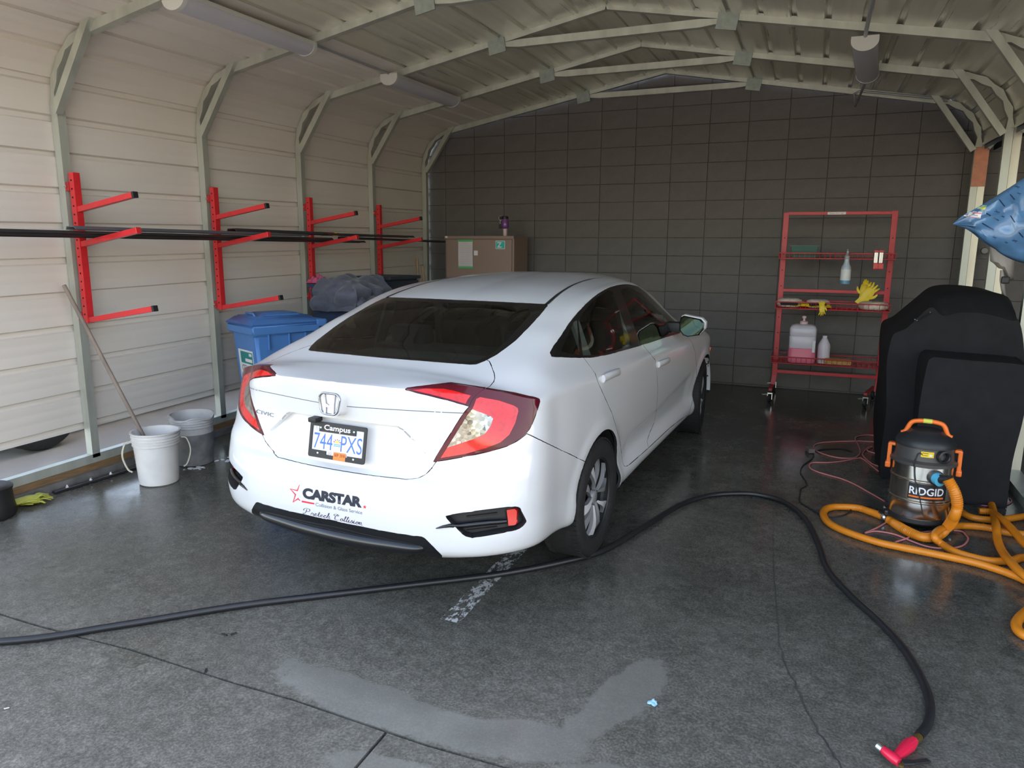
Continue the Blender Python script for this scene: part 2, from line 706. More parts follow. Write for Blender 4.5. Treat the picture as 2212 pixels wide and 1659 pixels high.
def sp_at(s):
    x = np.interp(s, S_LEN, SP[:, 0])
    z = np.interp(s, S_LEN, SP[:, 1])
    e = .03
    t = np.array([np.interp(s + e, S_LEN, SP[:, 0]) - np.interp(s - e, S_LEN, SP[:, 0]), np.interp(s + e, S_LEN, SP[:, 1]) - np.interp(s - e, S_LEN, SP[:, 1])])
    t /= np.hypot(*t)
    return np.array([x, z]), np.array([-t[1], t[0]])      # outward normal (left/up)


RIB = .2286


def sheet(s0, s1, y0, y1):
    """one sheet: four outward ribs with low stiffening beads between them"""
    pts = []
    s = s0
    prof = [(0, 0), (.010, .024), (.040, .024), (.050, 0), (.100, 0), (.108, .0012), (.122, .0012), (.130, 0), (.165, 0), (.173, .0012), (.187, .0012), (.195, 0)]
    k = 0
    while s < s1 - 1e-6:
        for ds, h in prof:
            q = s + ds
            if q > s1: break
            p, n = sp_at(min(q, S_LEN[-1]))
            pts.append(p + n * h)
        s += RIB
    p, n = sp_at(min(s1 + .012, S_LEN[-1]))
    pts.append(p)
    b = NB()
    ny = 3
    rows = [[b.verts.new(Bz(p[0], y, p[1])) for p in pts] for y in np.linspace(y0, y1, ny)]
    for i in range(ny - 1):
        for j in range(len(pts) - 1):
            b.faces.new((rows[i][j], rows[i][j + 1], rows[i + 1][j + 1], rows[i + 1][j]))
    return b


WL = thing('wall_left', None, None, kind='structure')
CE = thing('ceiling', None, None, kind='structure')
s = 0.0
while s < S_LEN[-1] - .01:
    e = min(s + 4 * RIB, S_LEN[-1])
    up = s > 2.6
    obj('panel', sheet(s, e, 1.95, 8.40), M_ROOFP if s > 3.0 else M_WALLP, CE if up else WL, smooth=25)
    s = e

# ------------------------------------------------------------------ steel frames
def bow_pts(inset, side):
    """centre line of the curved corner tube, foot of the bend to the start of the slope"""
    cx, cz, rr = -4.664 + .46, 2.50, .46 - inset
    out = []
    for a in np.linspace(math.radians(180), math.radians(99.8), 9):
        x, z = cx + rr * math.cos(a), cz + rr * math.sin(a)
        out.append((x if side < 0 else 2 * XC - x, z))
    return out


def sq_tube(b, pts, y, w=TW, d=TW, crimp=None):
    """square tube through (x, z) points in the plane of a frame; d = depth of the section in that plane"""
    n = len(pts)
    rings = []
    for i in range(n):
        p = np.array(pts[i], float)
        t = np.array(pts[min(i + 1, n - 1)], float) - np.array(pts[max(i - 1, 0)], float)
        t /= np.hypot(*t)
        nn = np.array([-t[1], t[0]])
        dd = d * (crimp[i] if crimp is not None else 1.0)
        q = [(p + nn * dd / 2, y), (p + nn * dd / 2, y + w), (p - nn * dd / 2, y + w), (p - nn * dd / 2, y)]
        rings.append([b.verts.new(Bz(c[0], yy, c[1])) for c, yy in q])
    for i in range(n - 1):
        for k in range(4):
            b.faces.new((rings[i][k], rings[i][(k + 1) % 4], rings[i + 1][(k + 1) % 4], rings[i + 1][k]))
    b.faces.new(rings[0][::-1])
    b.faces.new(rings[-1])
    bmesh.ops.recalc_face_normals(b, faces=b.faces[:])


ORD = ['first steel frame at the open mouth of the bay', 'steel frame carrying the rack over the white buckets', 'steel frame carrying the rack beside the blue bin',
       'steel frame carrying the rack above the grey jacket', 'steel frame carrying the rack nearest the block wall', 'last steel frame standing against the block wall']


def frame(y, label):
    F = thing('steel_frame', label, 'frame', Bz(XL, y, .13), group='arched steel frames of the bay')
    d = TW
    for side in (-1, 1):
        m = (lambda x: x) if side < 0 else (lambda x: 2 * XC - x)
        b = NB()
        xo = XL - d / 2
        sq_tube(b, [(m(xo), .13 if side < 0 else .05), (m(xo), 2.50)], y)
        obj('post', b, M_GALV, F)
        b = NB()
        bp_ = bow_pts(d / 2 + .003, side)
        cr_ = [1, .5, 1.0, .55, 1.0, .5, 1.0, .65, 1.0]
        sq_tube(b, bp_, y, crimp=cr_)
        obj('eave_bend', b, M_GALV, F, smooth=50)
        x0, z0 = bp_[-1]
        b = NB()
        xc = XC
        sq_tube(b, [(x0, z0), (xc, 3.41)], y)
        obj('rafter', b, M_GALV, F)
        b = NB()
        beam(b, Bz(m(-4.585), y - .012, 2.45), Bz(m(-4.205), y - .012, 2.985), .052, .05, up=(0, 1, 0))
        obj('knee_brace', b, M_GALV, F)
        b = NB()
        gx = m(-2.56)
        box(b, Bz(gx, y - .006, 3.21), (.15, .012, .145), rot=Matrix.Rotation(-.17 if side < 0 else .17, 3, 'Y'))
        obj('gusset_plate', b, M_GALV2, F)
    b = NB()
    cr_ = [.55, .75, 1] + [1] * 8 + [1, .75, .55]
    xs = np.concatenate([[-2.50, -2.44, -2.36], np.linspace(-2.2, -1.08, 8), [-.92, -.84, -.78]])
    sq_tube(b, [(x, 3.205) for x in xs], y, crimp=cr_)
    obj('collar_tie', b, M_GALV, F, smooth=40)
    return F


for y, l in zip(FRAME_Y, ORD):
    frame(y, l)

# neighbouring bay: its posts stand back to back with ours, its own roof and an added, unseen far wall keep it dark
M_GALVW = mat('galvanised_steel_warm', (.42, .40, .33), rough=.34, metal=.6, noise=.15, nscale=8, stretch=(1, 1, .2))
M_PINK = mat('salmon_primer_plate', (.60, .24, .14), rough=.6, noise=.12, nscale=14)
NLAB = ['neighbouring bay post paired with the frame by the grill front', 'neighbouring bay post behind the grill cover', 'neighbouring bay post against the block wall with salmon plate']
for y, l in zip(FRAME_Y[3:], NLAB):
    F = thing('neighbour_post', l, 'post', Bz(XR + .09, y, .05))
    b = NB()
    sq_tube(b, [(XR + .058 + .031, .05), (XR + .058 + .031, 2.50)], y)
    obj('post', b, M_GALVW, F)
    b = NB()
    p2 = [(x + 2 * (XR + .06 - x) , z) for x, z in bow_pts(.03, 1)]
    sq_tube(b, p2, y, crimp=[1, .72, 1.0, .74, 1.0, .72, 1.0, .8, 1.0])
    obj('eave_bend', b, M_GALV, F, smooth=50)
    b = NB()
    beam(b, Bz(XR + .10, y - .01, 2.47), Bz(XR + .50, y - .01, 2.97), .05, .05, up=(0, 1, 0))
    obj('knee_brace', b, M_GALV, F)
    if y > 8:
        b = NB()
        box(b, Bz(XR + .06, y - .012, 2.30), (.118, .006, .36), bev=.002)
        o = obj('splice_plate', b, M_PINK, F)
        o['label'] = 'salmon painted splice plate with bolts'
        b = NB()
        for dx in (-.045, .045):
            for dz in (-.15, 0, .15):
                lathe(b, [(.007, 0), (.007, .005), (0, .006)], n=8, M=Matrix.Rotation(PI / 2, 4, 'X'), c=Bz(XR + .06 + dx, y - .015, 2.30 + dz))
        obj('bolts', b, M_GALV2, o)['kind'] = 'stuff'
        o2 = o
# neighbour roof sheet, and an unseen side wall added to keep light out
b = NB()
prf = [(1.46, 2.50), (1.62, 2.80), (1.92, 2.96), (4.4, 3.40), (7.4, 2.9), (7.6, 2.4)]
rows = [[b.verts.new(Bz(x, y, z)) for x, z in prf] for y in (1.95, 8.42)]
for j in range(len(prf) - 1):
    b.faces.new((rows[0][j], rows[0][j + 1], rows[1][j + 1], rows[1][j]))
M_NBAY = mat('neighbour_bay_sheet', (.10, .10, .10), rough=.6, noise=.1)
tag(obj('trim_6', b, M_NBAY), kind='structure')
b = NB()
box2(b, (7.6, 1.95, -.3), (7.64, 8.42, 2.4))
tag(obj('unseen_wall_right', b, M_NBAY), kind='structure')
# valley gutter between the two roofs
b = NB()
pr = [(1.395, 2.46), (1.40, 2.62), (1.44, 2.64), (1.50, 2.60), (1.50, 2.46)]
rows = [[b.verts.new(Bz(x, y, z)) for x, z in pr] for y in (1.95, 8.40)]
for j in range(len(pr) - 1):
    b.faces.new((rows[0][j], rows[0][j + 1], rows[1][j + 1], rows[1][j]))
tag(obj('trim_4', b, mat('dark_blue_flashing', (.03, .045, .08), rough=.4)), kind='structure')

# ------------------------------------------------------------------ base rail, sill, kerb
def run_box(x0, x1, z0, z1, y0, y1):
    b = NB()
    v = [b.verts.new(Bz(x, y, z)) for y in (y0, y1) for x, z in ((x0, z0), (x1, z0), (x1, z1), (x0, z1))]
    b.faces.new(v[0:4]); b.faces.new(v[4:8][::-1])
    for k in range(4):
        b.faces.new((v[k], v[(k + 1) % 4], v[4 + (k + 1) % 4], v[4 + k]))
    bmesh.ops.recalc_face_normals(b, faces=b.faces[:])
    return b


tag(obj('trim_1', run_box(-4.658, XL, .095, .155, 1.95, 8.40), M_GALV), kind='structure')
tag(obj('trim_2', run_box(-4.70, XL + .012, .050, .0945, 1.95, 8.40), M_WOOD), kind='structure')
tag(obj('trim_3', run_box(-4.95, -4.56, -.02, .049, 1.95, 8.40), M_CONC), kind='structure')
tag(obj('trim_5', run_box(XR, XR + .118, .0, .06, 1.95, 8.40), M_GALV), kind='structure')

# ------------------------------------------------------------------ wrap-around lamps under the roof
M_LAMPW = mat('white_lamp_housing', (.52, .52, .49), rough=.45)
M_DIFF = mat('milky_lamp_diffuser', (.46, .46, .50), rough=.35, noise=.04, nscale=3)
M_COND = mat('grey_conduit', (.34, .35, .36), rough=.45, metal=.3)


def lamp(x, y0, y1, ztop, label, skew=0.0):
    T = thing('ceiling_light', label, 'light', Bz(x, (y0 + y1) / 2, ztop), group='unlit strip lights under the roof')
    w = .082
    def prof_bm(pts, ya, yb, cap=True):
        b = NB()
        rows = [[b.verts.new(Bz(x + p[0] + skew * (y - y0) / (y1 - y0), y, ztop + p[1])) for p in pts] for y in (ya, yb)]
        n = len(pts)
        for j in range(n):
            b.faces.new((rows[0][j], rows[0][(j + 1) % n], rows[1][(j + 1) % n], rows[1][j]))
        if cap:
            b.faces.new(rows[0][::-1]); b.faces.new(rows[1])
        bmesh.ops.recalc_face_normals(b, faces=b.faces[:])
        return b
    top = [(-w, 0), (w, 0), (w + .004, -.028), (-w - .004, -.028)]
    obj('housing', prof_bm(top, y0 + .012, y1 - .012), M_LAMPW, T)
    rnd = [(w * math.cos(a), -.028 - .062 * math.sin(a)) for a in np.linspace(0, PI, 15)]
    obj('diffuser', prof_bm(rnd, y0 + .03, y1 - .03), M_DIFF, T, smooth=50)
    for ya, yb in ((y0, y0 + .032), (y1 - .032, y1)):
        cap = [((w + .005) * math.cos(a), -.026 - .068 * math.sin(a)) for a in np.linspace(0, PI, 15)] + [(-w - .004, .004), (w + .004, .004)]
        obj('end_cap', prof_bm(cap, ya, yb), M_LAMPW if x < 0 or ya == y0 else M_DIFF, T, smooth=40)
    return T


L1 = lamp(-3.55, 3.40, 4.62, 3.045, 'unlit strip light over the white buckets')
L2 = lamp(-3.55, 5.72, 6.95, 3.045, 'unlit strip light hanging above the brown cabinet side')
L3 = lamp(.20, 5.72, 6.94, 2.985, 'unlit strip light on a conduit over the red rolling rack', .085)


def conduit(label, pts, r=.012):
    b = NB()
    tube(b, pts, r, 8)
    return tag(obj('conduit', b, M_COND, smooth=50), label, 'conduit')


conduit('conduit feeding the strip light above the red rolling rack', [Bz(.20, 2.0, 3.04), Bz(.20, 5.0, 3.04), Bz(.20, 5.68, 3.0), Bz(.20, 5.73, 2.985)], .013)
conduit('conduit running from the strip light along the back frame', [Bz(.285, 6.93, 2.93), Bz(.25, 8.10, 2.90), Bz(.24, 8.20, 2.98), Bz(.23, 8.215, 3.03), Bz(.28, 8.215, 3.055), Bz(.9, 8.215, 2.95), Bz(1.05, 8.215, 2.915)], .011)
conduit('conduit feeding the two strip lights of the beige wall side', [Bz(-3.55, 2.0, 3.07), Bz(-3.55, 5.74, 3.05)], .010)
# =================================================================== the white sedan
# car frame: x forward from the rear bumper, y to the car's left, z up
CAR_O = np.array([-1.898, 2.564, gz(2.564)])
CAR_TH = 0.057
cf = np.array([math.sin(CAR_TH), math.cos(CAR_TH), 0.0]); cf[2] = SLOPE * cf[1]; cf /= np.linalg.norm(cf)
cl = np.array([-math.cos(CAR_TH), math.sin(CAR_TH), 0.0]); cl[2] = SLOPE * cl[1]; cl /= np.linalg.norm(cl)
cu_ = np.cross(cf, cl)
CAR_B = np.array([cf, cl, cu_])
CAR_M = basis(CAR_O, cf, cl, cu_)
CAM_L = CAR_B @ (CAM_POS - CAR_O)          # camera in the car frame


def ray_l(px, py):
    return CAR_B @ ray(px, py)


def proj_l(P):
    """car-frame points -> photo pixels"""
    d = (np.asarray(P, float) - CAM_L) @ (CAM_R @ CAR_B.T).T
    return np.stack([IMG_W / 2 + FPX * d[..., 0] / d[..., 2], IMG_H / 2 - FPX * d[..., 1] / d[..., 2]], -1)


def cpt(px, py, axis, val):
    d = ray_l(px, py)
    t = (val - CAM_L[axis]) / d[axis]
    return Vector(CAM_L + d * t)


def interp_rows(t, P, tq):
    """non-uniform Catmull-Rom (Bessel tangents) along axis 0"""
    t = np.asarray(t, float)
    n = len(t)
    h = np.diff(t)
    s = np.diff(P, axis=0) / h.reshape((-1,) + (1,) * (P.ndim - 1))
    m = np.zeros_like(P)
    for i in range(1, n - 1):
        m[i] = (s[i - 1] * h[i] + s[i] * h[i - 1]) / (h[i] + h[i - 1])
    m[0] = 2 * s[0] - m[1] if n > 2 else s[0]
    m[-1] = 2 * s[-1] - m[-2] if n > 2 else s[-1]
    out = []
    for q in tq:
        i = min(max(np.searchsorted(t, q) - 1, 0), n - 2)
        x = (q - t[i]) / h[i]
        a = 2 * x ** 3 - 3 * x ** 2 + 1
        b = x ** 3 - 2 * x ** 2 + x
        c = -2 * x ** 3 + 3 * x ** 2
        d = x ** 3 - x ** 2
        out.append(a * P[i] + b * h[i] * m[i] + c * P[i + 1] + d * h[i] * m[i + 1])
    return np.array(out)


def chord(P, axis):
    d = np.linalg.norm(np.diff(P, axis=axis), axis=-1)
    d = d.mean(axis=1 - axis)
    return np.concatenate([[0], np.cumsum(d)])


def dense(P, dr, dc):
    """control grid -> dense grid with about dr / dc metres between rows / columns"""
    t = chord(P, 0)
    tq = np.concatenate([np.linspace(t[i], t[i + 1], max(1, int(round((t[i + 1] - t[i]) / dr))), endpoint=False) for i in range(len(t) - 1)] + [[t[-1]]])
    P = interp_rows(t, P, tq)
    t = chord(P, 1)
    # column parameter from the control grid
    return P


def dense2(P, dr, dc, tcol=None):
    t = chord(P, 0)
    tq = np.concatenate([np.linspace(t[i], t[i + 1], max(2, int(round((t[i + 1] - t[i]) / dr))), endpoint=False) for i in range(len(t) - 1)] + [[t[-1]]])
    Q = interp_rows(t, P, tq)
    t = chord(P, 1) if tcol is None else tcol
    tq = np.concatenate([np.linspace(t[i], t[i + 1], max(2, int(round((t[i + 1] - t[i]) / dc))), endpoint=False) for i in range(len(t) - 1)] + [[t[-1]]])
    Q = interp_rows(t, Q.transpose(1, 0, 2), tq).transpose(1, 0, 2)
    return Q


lin = lambda x, xs, ys: float(np.interp(x, xs, ys))

# ---- shoulder crease (top row of the lower body): u, w, z from rear centre round to the nose
S_PTS = [(0.0, 0.0, 1.044), (0.010, 0.20, 1.043), (0.034, 0.36, 1.041), (0.125, 0.516, 1.056), (0.205, 0.68, 1.030),
         (0.310, 0.838, 0.986), (0.48, 0.862, 0.983), (0.64, 0.870, 0.979), (0.82, 0.874, 0.974), (1.0, 0.876, 0.968), (1.2, 0.876, 0.962),
         (1.42, 0.874, 0.955), (1.9, 0.872, 0.935), (2.4, 0.872, 0.915), (2.9, 0.874, 0.893), (3.3, 0.876, 0.874),
         (3.5, 0.876, 0.864), (3.72, 0.872, 0.85), (3.95, 0.858, 0.83), (4.2, 0.80, 0.785), (4.42, 0.66, 0.735), (4.55, 0.40, 0.70), (4.60, 0.0, 0.685)]
# ---- lower body rows: z and plan position per column
ZR = [.300, .345, .42, .52, .60, .643, .657, .70, .85, .95, 1.012]          # rear centre
DR = [.030, -.030, -.050, -.055, -.045, -.012, .032, .030, .032, .016, .004]
ZC = [.332, .352, .42, .51, .585, .645, .685, .725, .83, .91, .975]         # rear corner
ZC2 = [.335, .358, .42, .50, .57, .635, .685, .73, .81, .88, .94]
ZS = [.225, .252, .305, .40, .48, .55, .62, .68, .78, .86, .915]            # side
IS = [.055, .020, .006, .030, .024, .012, .005, .001, 0., .003, .008]       # side inset
side_w = lambda u: lin(u, [.48, .64, 1.0, 1.42, 1.9, 2.9, 3.3, 3.72, 3.95], [.884, .893, .900, .895, .892, .893, .896, .900, .885])
cols = []
for (su, sw, sz) in S_PTS:
    col = []
    if su < 0.03 or sw < 0.37 and su < 1:           # rear face
        for k in range(11):
            dz = (sz - 1.044) * (k / 11)
            plan = 0.0009 / 0.04 * sw ** 2 * 1.6
            col.append((DR[k] + plan + su * (k / 11) * 0.8, sw, ZR[k] + dz + 0.02 * (1 - k / 10) * (sw / .36) * 0.3))
    elif su < 0.15:                                   # between trunk face and corner
        for k in range(11):
            z = ZR[k] * .6 + ZC[k] * .4
            uu = DR[k] * .75 + 0.018 + (0.045 if k > 5 else 0.0) * (k - 5) / 6
            ww = lin(k, [0, 2, 5, 6, 10], [.53, .53, .53, .52, .515])
            col.append((uu, ww, z))
    elif su < 0.25:
        for k in range(11):
            uu = lin(k, [0, 1, 2, 4, 6, 8, 10], [.115, .070, .055, .075, .105, .145, .185])
            ww = lin(k, [0, 1, 2, 4, 6, 8, 10], [.70, .725, .735, .735, .725, .705, .685])
            col.append((uu, ww, ZC[k]))
    elif su < 0.35:
        for k in range(11):
            uu = lin(k, [0, 1, 2, 4, 6, 8, 10], [.27, .235, .225, .235, .25, .28, .30])
            ww = lin(k, [0, 1, 2, 4, 6, 8, 10], [.835, .862, .874, .875, .868, .858, .845])
            col.append((uu, ww, ZC2[k]))
    elif su < 4.1:
        f = lin(su, [.48, .64, 1.0, 1.42], [.85, .62, .25, 0.0])
        for k in range(11):
            z = ZC2[k] * f + ZS[k] * (1 - f)
            w0 = side_w(su)
            ins = IS[k] * (1 - f) + [.03, .012, .004, 0, 0, .002, .004, .006, .012, .016, .02][k] * f
            if k >= 8:
                z = ZS[k] * (1 - f) + ZC2[k] * f
                z = min(z, sz - 0.02 * (11 - k))
            col.append((su, w0 - ins, z))
    else:                                             # nose
        for k in range(11):
            z = lin(k, [0, 2, 5, 8, 10], [.20, .30, .45, .58, sz - .03])
            pu = lin(k, [0, 2, 4, 8, 10], [-.05, .0, .015, .01, .003])
            col.append((su + pu, sw * 1.0, z))
    col.append((su, sw, sz))
    cols.append(col)
GA = np.array(cols).transpose(1, 0, 2)               # rows x cols x (u, w, z)

# ---- upper body: from the shoulder crease to the centre line
ZCEN = ([0, .06, .12, .2, .36, .55, .8, 1.0, 1.18, 1.35, 1.7, 1.95, 2.3, 2.6, 2.85, 3.0, 3.2, 3.4, 3.65, 3.8, 4.1, 4.4, 4.6],
        [1.044, 1.050, 1.057, 1.066, 1.088, 1.145, 1.232, 1.292, 1.334, 1.361, 1.395, 1.406, 1.413, 1.402, 1.362, 1.317, 1.235, 1.142, 1.018, .985, .925, .82, .70])


def zcen(u): return lin(u, *ZCEN)


UP = {  # station u: belt, mid, window head, rail, mid roof  (w, z)
    .48: [(.80, 1.040), (.725, 1.078), (.64, 1.098), (.50, 1.113), (.28, 1.120)],
    .64: [(.795, 1.055), (.735, 1.108), (.64, 1.145), (.50, 1.160), (.28, 1.170)],
    .82: [(.80, 1.050), (.745, 1.130), (.665, 1.195), (.53, 1.215), (.30, 1.232)],
    1.0: [(.805, 1.045), (.755, 1.140), (.690, 1.225), (.56, 1.262), (.32, 1.284)],
    1.2: [(.81, 1.035), (.765, 1.150), (.690, 1.275), (.58, 1.305), (.34, 1.330)],
    1.42: [(.815, 1.020), (.77, 1.155), (.685, 1.315), (.59, 1.340), (.35, 1.364)],
    1.9: [(.82, .992), (.775, 1.150), (.665, 1.345), (.59, 1.372), (.36, 1.398)],
    2.4: [(.822, .968), (.78, 1.115), (.66, 1.320), (.59, 1.358), (.37, 1.398)],
    2.9: [(.826, .940), (.79, 1.030), (.672, 1.170), (.615, 1.238), (.40, 1.328)],
    3.3: [(.832, .920), (.80, .955), (.705, 1.005), (.645, 1.078), (.42, 1.168)],
    3.5: [(.832, .908), (.80, .925), (.735, .950), (.665, .992), (.43, 1.074)],
    3.72: [(.83, .890), (.79, .903), (.74, .915), (.68, .928), (.45, .976)],
    3.95: [(.815, .862), (.77, .872), (.70, .883), (.60, .897), (.40, .935)],
}
rowsB = []
for ci, (su, sw, sz) in enumerate(S_PTS):
    key = min(UP, key=lambda k: abs(k - su))
    if abs(key - su) < 1e-6:
        b = UP[su]
        col = [(su, sw, sz)] + [(su, w, z) for w, z in b] + [(su, 0.0, zcen(su))]
    else:
        uc = lin(su, [0, .01, .034, .125, .205, .31, .48], [0, .03, .07, .16, .235, .32, .48]) if su < 1 else su
        col = [(su, sw, sz)]
        for f, lift in ((.9, .30), (.78, .58), (.62, .80), (.45, .92), (.25, .98), (0, 1.0)):
            u = su + (uc - su) * (1 - f)
            z = sz + (zcen(uc) - sz) * lift
            col.append((u, sw * f, z))
    rowsB.append(col)
GB = np.array(rowsB).transpose(1, 0, 2)

T_S = chord(np.array([S_PTS, S_PTS]), 1)          # common column parameter, so both grids share the crease
QA = dense2(GA, 0.018, 0.030, T_S)
QB = dense2(GB, 0.022, 0.030, T_S)


def flare(P):
    """wheel-arch flares: push out a broad band round each wheel opening"""
    for uc in (1.0, 3.70):
        r = np.hypot(P[..., 0] - uc, P[..., 2] - 0.318)
        k = np.clip(1 - np.abs(r - 0.375) / 0.075, 0, 1)
        k = k * k * (3 - 2 * k)
        side = np.clip((np.abs(P[..., 1]) - 0.8) / 0.05, 0, 1)
        P[..., 1] += 0.010 * k * side
    return P


def lower_crease(P):
    """pressed hollow in the lower doors, its upper edge rising towards the front"""
    zc = np.interp(P[..., 0], [1.45, 1.6, 2.3, 3.15], [.47, .50, .535, .60])
    env = np.clip((P[..., 0] - 1.45) / .15, 0, 1) * np.clip((3.25 - P[..., 0]) / .12, 0, 1)
    t = np.clip((zc - P[..., 2]) / .035, 0, 1)
    low = np.clip((P[..., 2] - .315) / .10, 0, 1)
    side = np.clip((np.abs(P[..., 1]) - .8) / .04, 0, 1)
    P[..., 1] -= .016 * env * t * t * (3 - 2 * t) * low * side
    return P


QA = lower_crease(flare(QA))


def grid_bm(bm, Q):
    vs_ = [[bm.verts.new((p[0], -p[1], p[2])) for p in row] for row in Q]
    for i in range(len(vs_) - 1):
        for j in range(len(vs_[0]) - 1):
            try:
                bm.faces.new((vs_[i][j], vs_[i][j + 1], vs_[i + 1][j + 1], vs_[i + 1][j]))
            except ValueError:
                pass


hb = NB()
grid_bm(hb, QA)
grid_bm(hb, QB)
bmesh.ops.remove_doubles(hb, verts=hb.verts[:], dist=0.0008)
bmesh.ops.recalc_face_normals(hb, faces=hb.faces[:])
# make sure the normals look outward
tot = sum((f.normal.dot(f.calc_center_median() - Vector((2.3, 0, .7))) for f in hb.faces))
if tot < 0:
    bmesh.ops.reverse_faces(hb, faces=hb.faces[:])


# ---- cutting tools -------------------------------------------------------------------------
def poly_inside(P, poly):
    x, y = P[:, 0], P[:, 1]
    ins = np.zeros(len(P), bool)
    n = len(poly)
    for i in range(n):
        x1, y1 = poly[i]
        x2, y2 = poly[(i + 1) % n]
        c = (y1 > y) != (y2 > y)
        with np.errstate(divide='ignore', invalid='ignore'):
            xi = (x2 - x1) * (y - y1) / (y2 - y1) + x1
        ins ^= c & (x < xi)
    return ins


def cut_px(bm, poly, pred, closed=True):
    """cut the surface along the outline seen from the photograph's station (exact edges)"""
    poly = [np.array(p, float) for p in poly]
    lo = np.min(poly, axis=0) - 3
    hi = np.max(poly, axis=0) + 3
    cand = []
    for f in bm.faces:
        c = f.calc_center_median()
        if not pred(c, f.normal):
            continue
        cand.append(f)
    P = proj_l(np.array([tuple(f.calc_center_median()) for f in cand]))
    cand = [f for f, p in zip(cand, P) if lo[0] - 25 < p[0] < hi[0] + 25 and lo[1] - 25 < p[1] < hi[1] + 25]
    n = len(poly)
    for i in range(n if closed else n - 1):
        a, b = poly[i], poly[(i + 1) % n]
        if np.hypot(*(b - a)) < 0.3:
            continue
        nrm = np.cross(ray_l(*a), ray_l(*b))
        nrm /= np.linalg.norm(nrm)
        cand = [f for f in cand if f.is_valid]
        l0 = np.minimum(a, b) - 0.6
        h0 = np.maximum(a, b) + 0.6
        allv = np.array([tuple(v.co) for f in cand for v in f.verts])
        pv = proj_l(allv)
        k = 0
        sel = []
        for f in cand:
            m = len(f.verts)
            q = pv[k:k + m]
            k += m
            if (q.max(0) >= l0).all() and (q.min(0) <= h0).all():
                sel.append(f)
        if not sel:
            continue
        geom = set(sel)
        for f in sel:
            geom.update(f.edges)
            geom.update(f.verts)
        before = set(sel)
        r = bmesh.ops.bisect_plane(bm, geom=list(geom), dist=1e-5, plane_co=Vector(CAM_L), plane_no=Vector(nrm))
        for g in r['geom']:
            if isinstance(g, bmesh.types.BMFace) and g not in before:
                cand.append(g)


def cut_side(bm, poly, pred, ax=(0, 2), closed=True):
    """cut along an outline in a flat projection (u,z by default)"""
    n = len(poly)
    out_ax = ({0, 1, 2} - set(ax)).pop()
    for i in range(n if closed else n - 1):
        a, b = poly[i], poly[(i + 1) % n]
        d = Vector((0, 0, 0)); d[ax[0]] = b[0] - a[0]; d[ax[1]] = b[1] - a[1]
        o = Vector((0, 0, 0)); o[out_ax] = 1
        nrm = d.cross(o).normalized()
        co = Vector((0, 0, 0)); co[ax[0]] = a[0]; co[ax[1]] = a[1]
        sel = []
        for f in bm.faces:
            if not pred(f.calc_center_median(), f.normal):
                continue
            xs = [v.co[ax[0]] for v in f.verts]
            ys = [v.co[ax[1]] for v in f.verts]
            if max(xs) >= min(a[0], b[0]) - .001 and min(xs) <= max(a[0], b[0]) + .001 and max(ys) >= min(a[1], b[1]) - .001 and min(ys) <= max(a[1], b[1]) + .001:
                sel.append(f)
        if not sel:
            continue
        geom = set(sel)
        for f in sel:
            geom.update(f.edges)
            geom.update(f.verts)
        bmesh.ops.bisect_plane(bm, geom=list(geom), dist=1e-5, plane_co=co, plane_no=nrm)


REG = hb.faces.layers.int.new('reg')


def mark_px(bm, poly, pred, rid, only=None):
    fs = [f for f in bm.faces if pred(f.calc_center_median(), f.normal) and (only is None or f[REG] in only)]
    if not fs:
        return
    P = proj_l(np.array([tuple(f.calc_center_median()) for f in fs]))
    for f, i in zip(fs, poly_inside(P, poly)):
        if i:
            f[REG] = rid


def cutmark(poly, pred, rid, only=None):
    cut_px(hb, poly, pred)
    mark_px(hb, poly, pred, rid, only)


LP = lambda L: [(860 + x / 5.53, 780 + y / 5.53) for x, y in L]
DP = lambda L: [(1180 + x / 4.879, 740 + y / 4.879) for x, y in L]
G1 = lambda L: [(640 + x / 3.687, 620 + y / 3.687) for x, y in L]
G2 = lambda L: [(880 + x / 3.687, 580 + y / 3.687) for x, y in L]
C7 = lambda L: [(500 + x / 3.686, 780 + y / 3.686) for x, y in L]
C8 = lambda L: [(850 + x / 3.529, 780 + y / 3.529) for x, y in L]


def smooth_poly(L, it=1):
    for _ in range(it):
        out = []
        n = len(L)
        for i in range(n):
            a, b = np.array(L[i]), np.array(L[(i + 1) % n])
            out += [tuple(a * .75 + b * .25), tuple(a * .25 + b * .75)]
        L = out
    return L


# regions
(R_BODY, R_TRUNK, R_BUMP, R_RDOOR, R_FDOOR, R_HOOD, R_FBUMP, R_RGLASS, R_RFRIT, R_LDARK, R_LRED, R_LCLEAR, R_TDARK, R_TRED,
 R_SFRIT, R_QGLASS, R_RDGLASS, R_FDGLASS, R_DIFF, R_FOG, R_REFL, R_WIND, R_ROOF, R_SILL) = range(24)

rear_p = lambda c, n: c.x < 0.75 and n.x < 0.35
bump_p = lambda c, n: c.x < 1.05 and c.z < 0.98
top_p = lambda c, n: c.x < 1.7 and c.z > 1.0 and n.z > -0.1
side_p = lambda c, n: c.y < -0.45 and n.y < -0.05 and 0.3 < c.x < 4.3
body_side_p = lambda c, n: c.y < -0.72 and 0.6 < c.x < 4.25 and n.y < -0.1

# wheel openings
for uc in (1.0, 3.70):
    circ = [(uc + 0.362 * math.cos(a), 0.318 + 0.362 * math.sin(a)) for a in np.linspace(-0.35 * PI, 1.35 * PI, 64)]
    pr = lambda c, n: c.y < -0.7 and abs(c.x - uc) < 0.5 and c.z < 0.8
    cut_side(hb, circ, pr, closed=False)
    dele = [f for f in hb.faces if pr(f.calc_center_median(), f.normal) and math.hypot(f.calc_center_median().x - uc, f.calc_center_median().z - 0.318) < 0.3615]
    bmesh.ops.delete(hb, geom=dele, context='FACES')

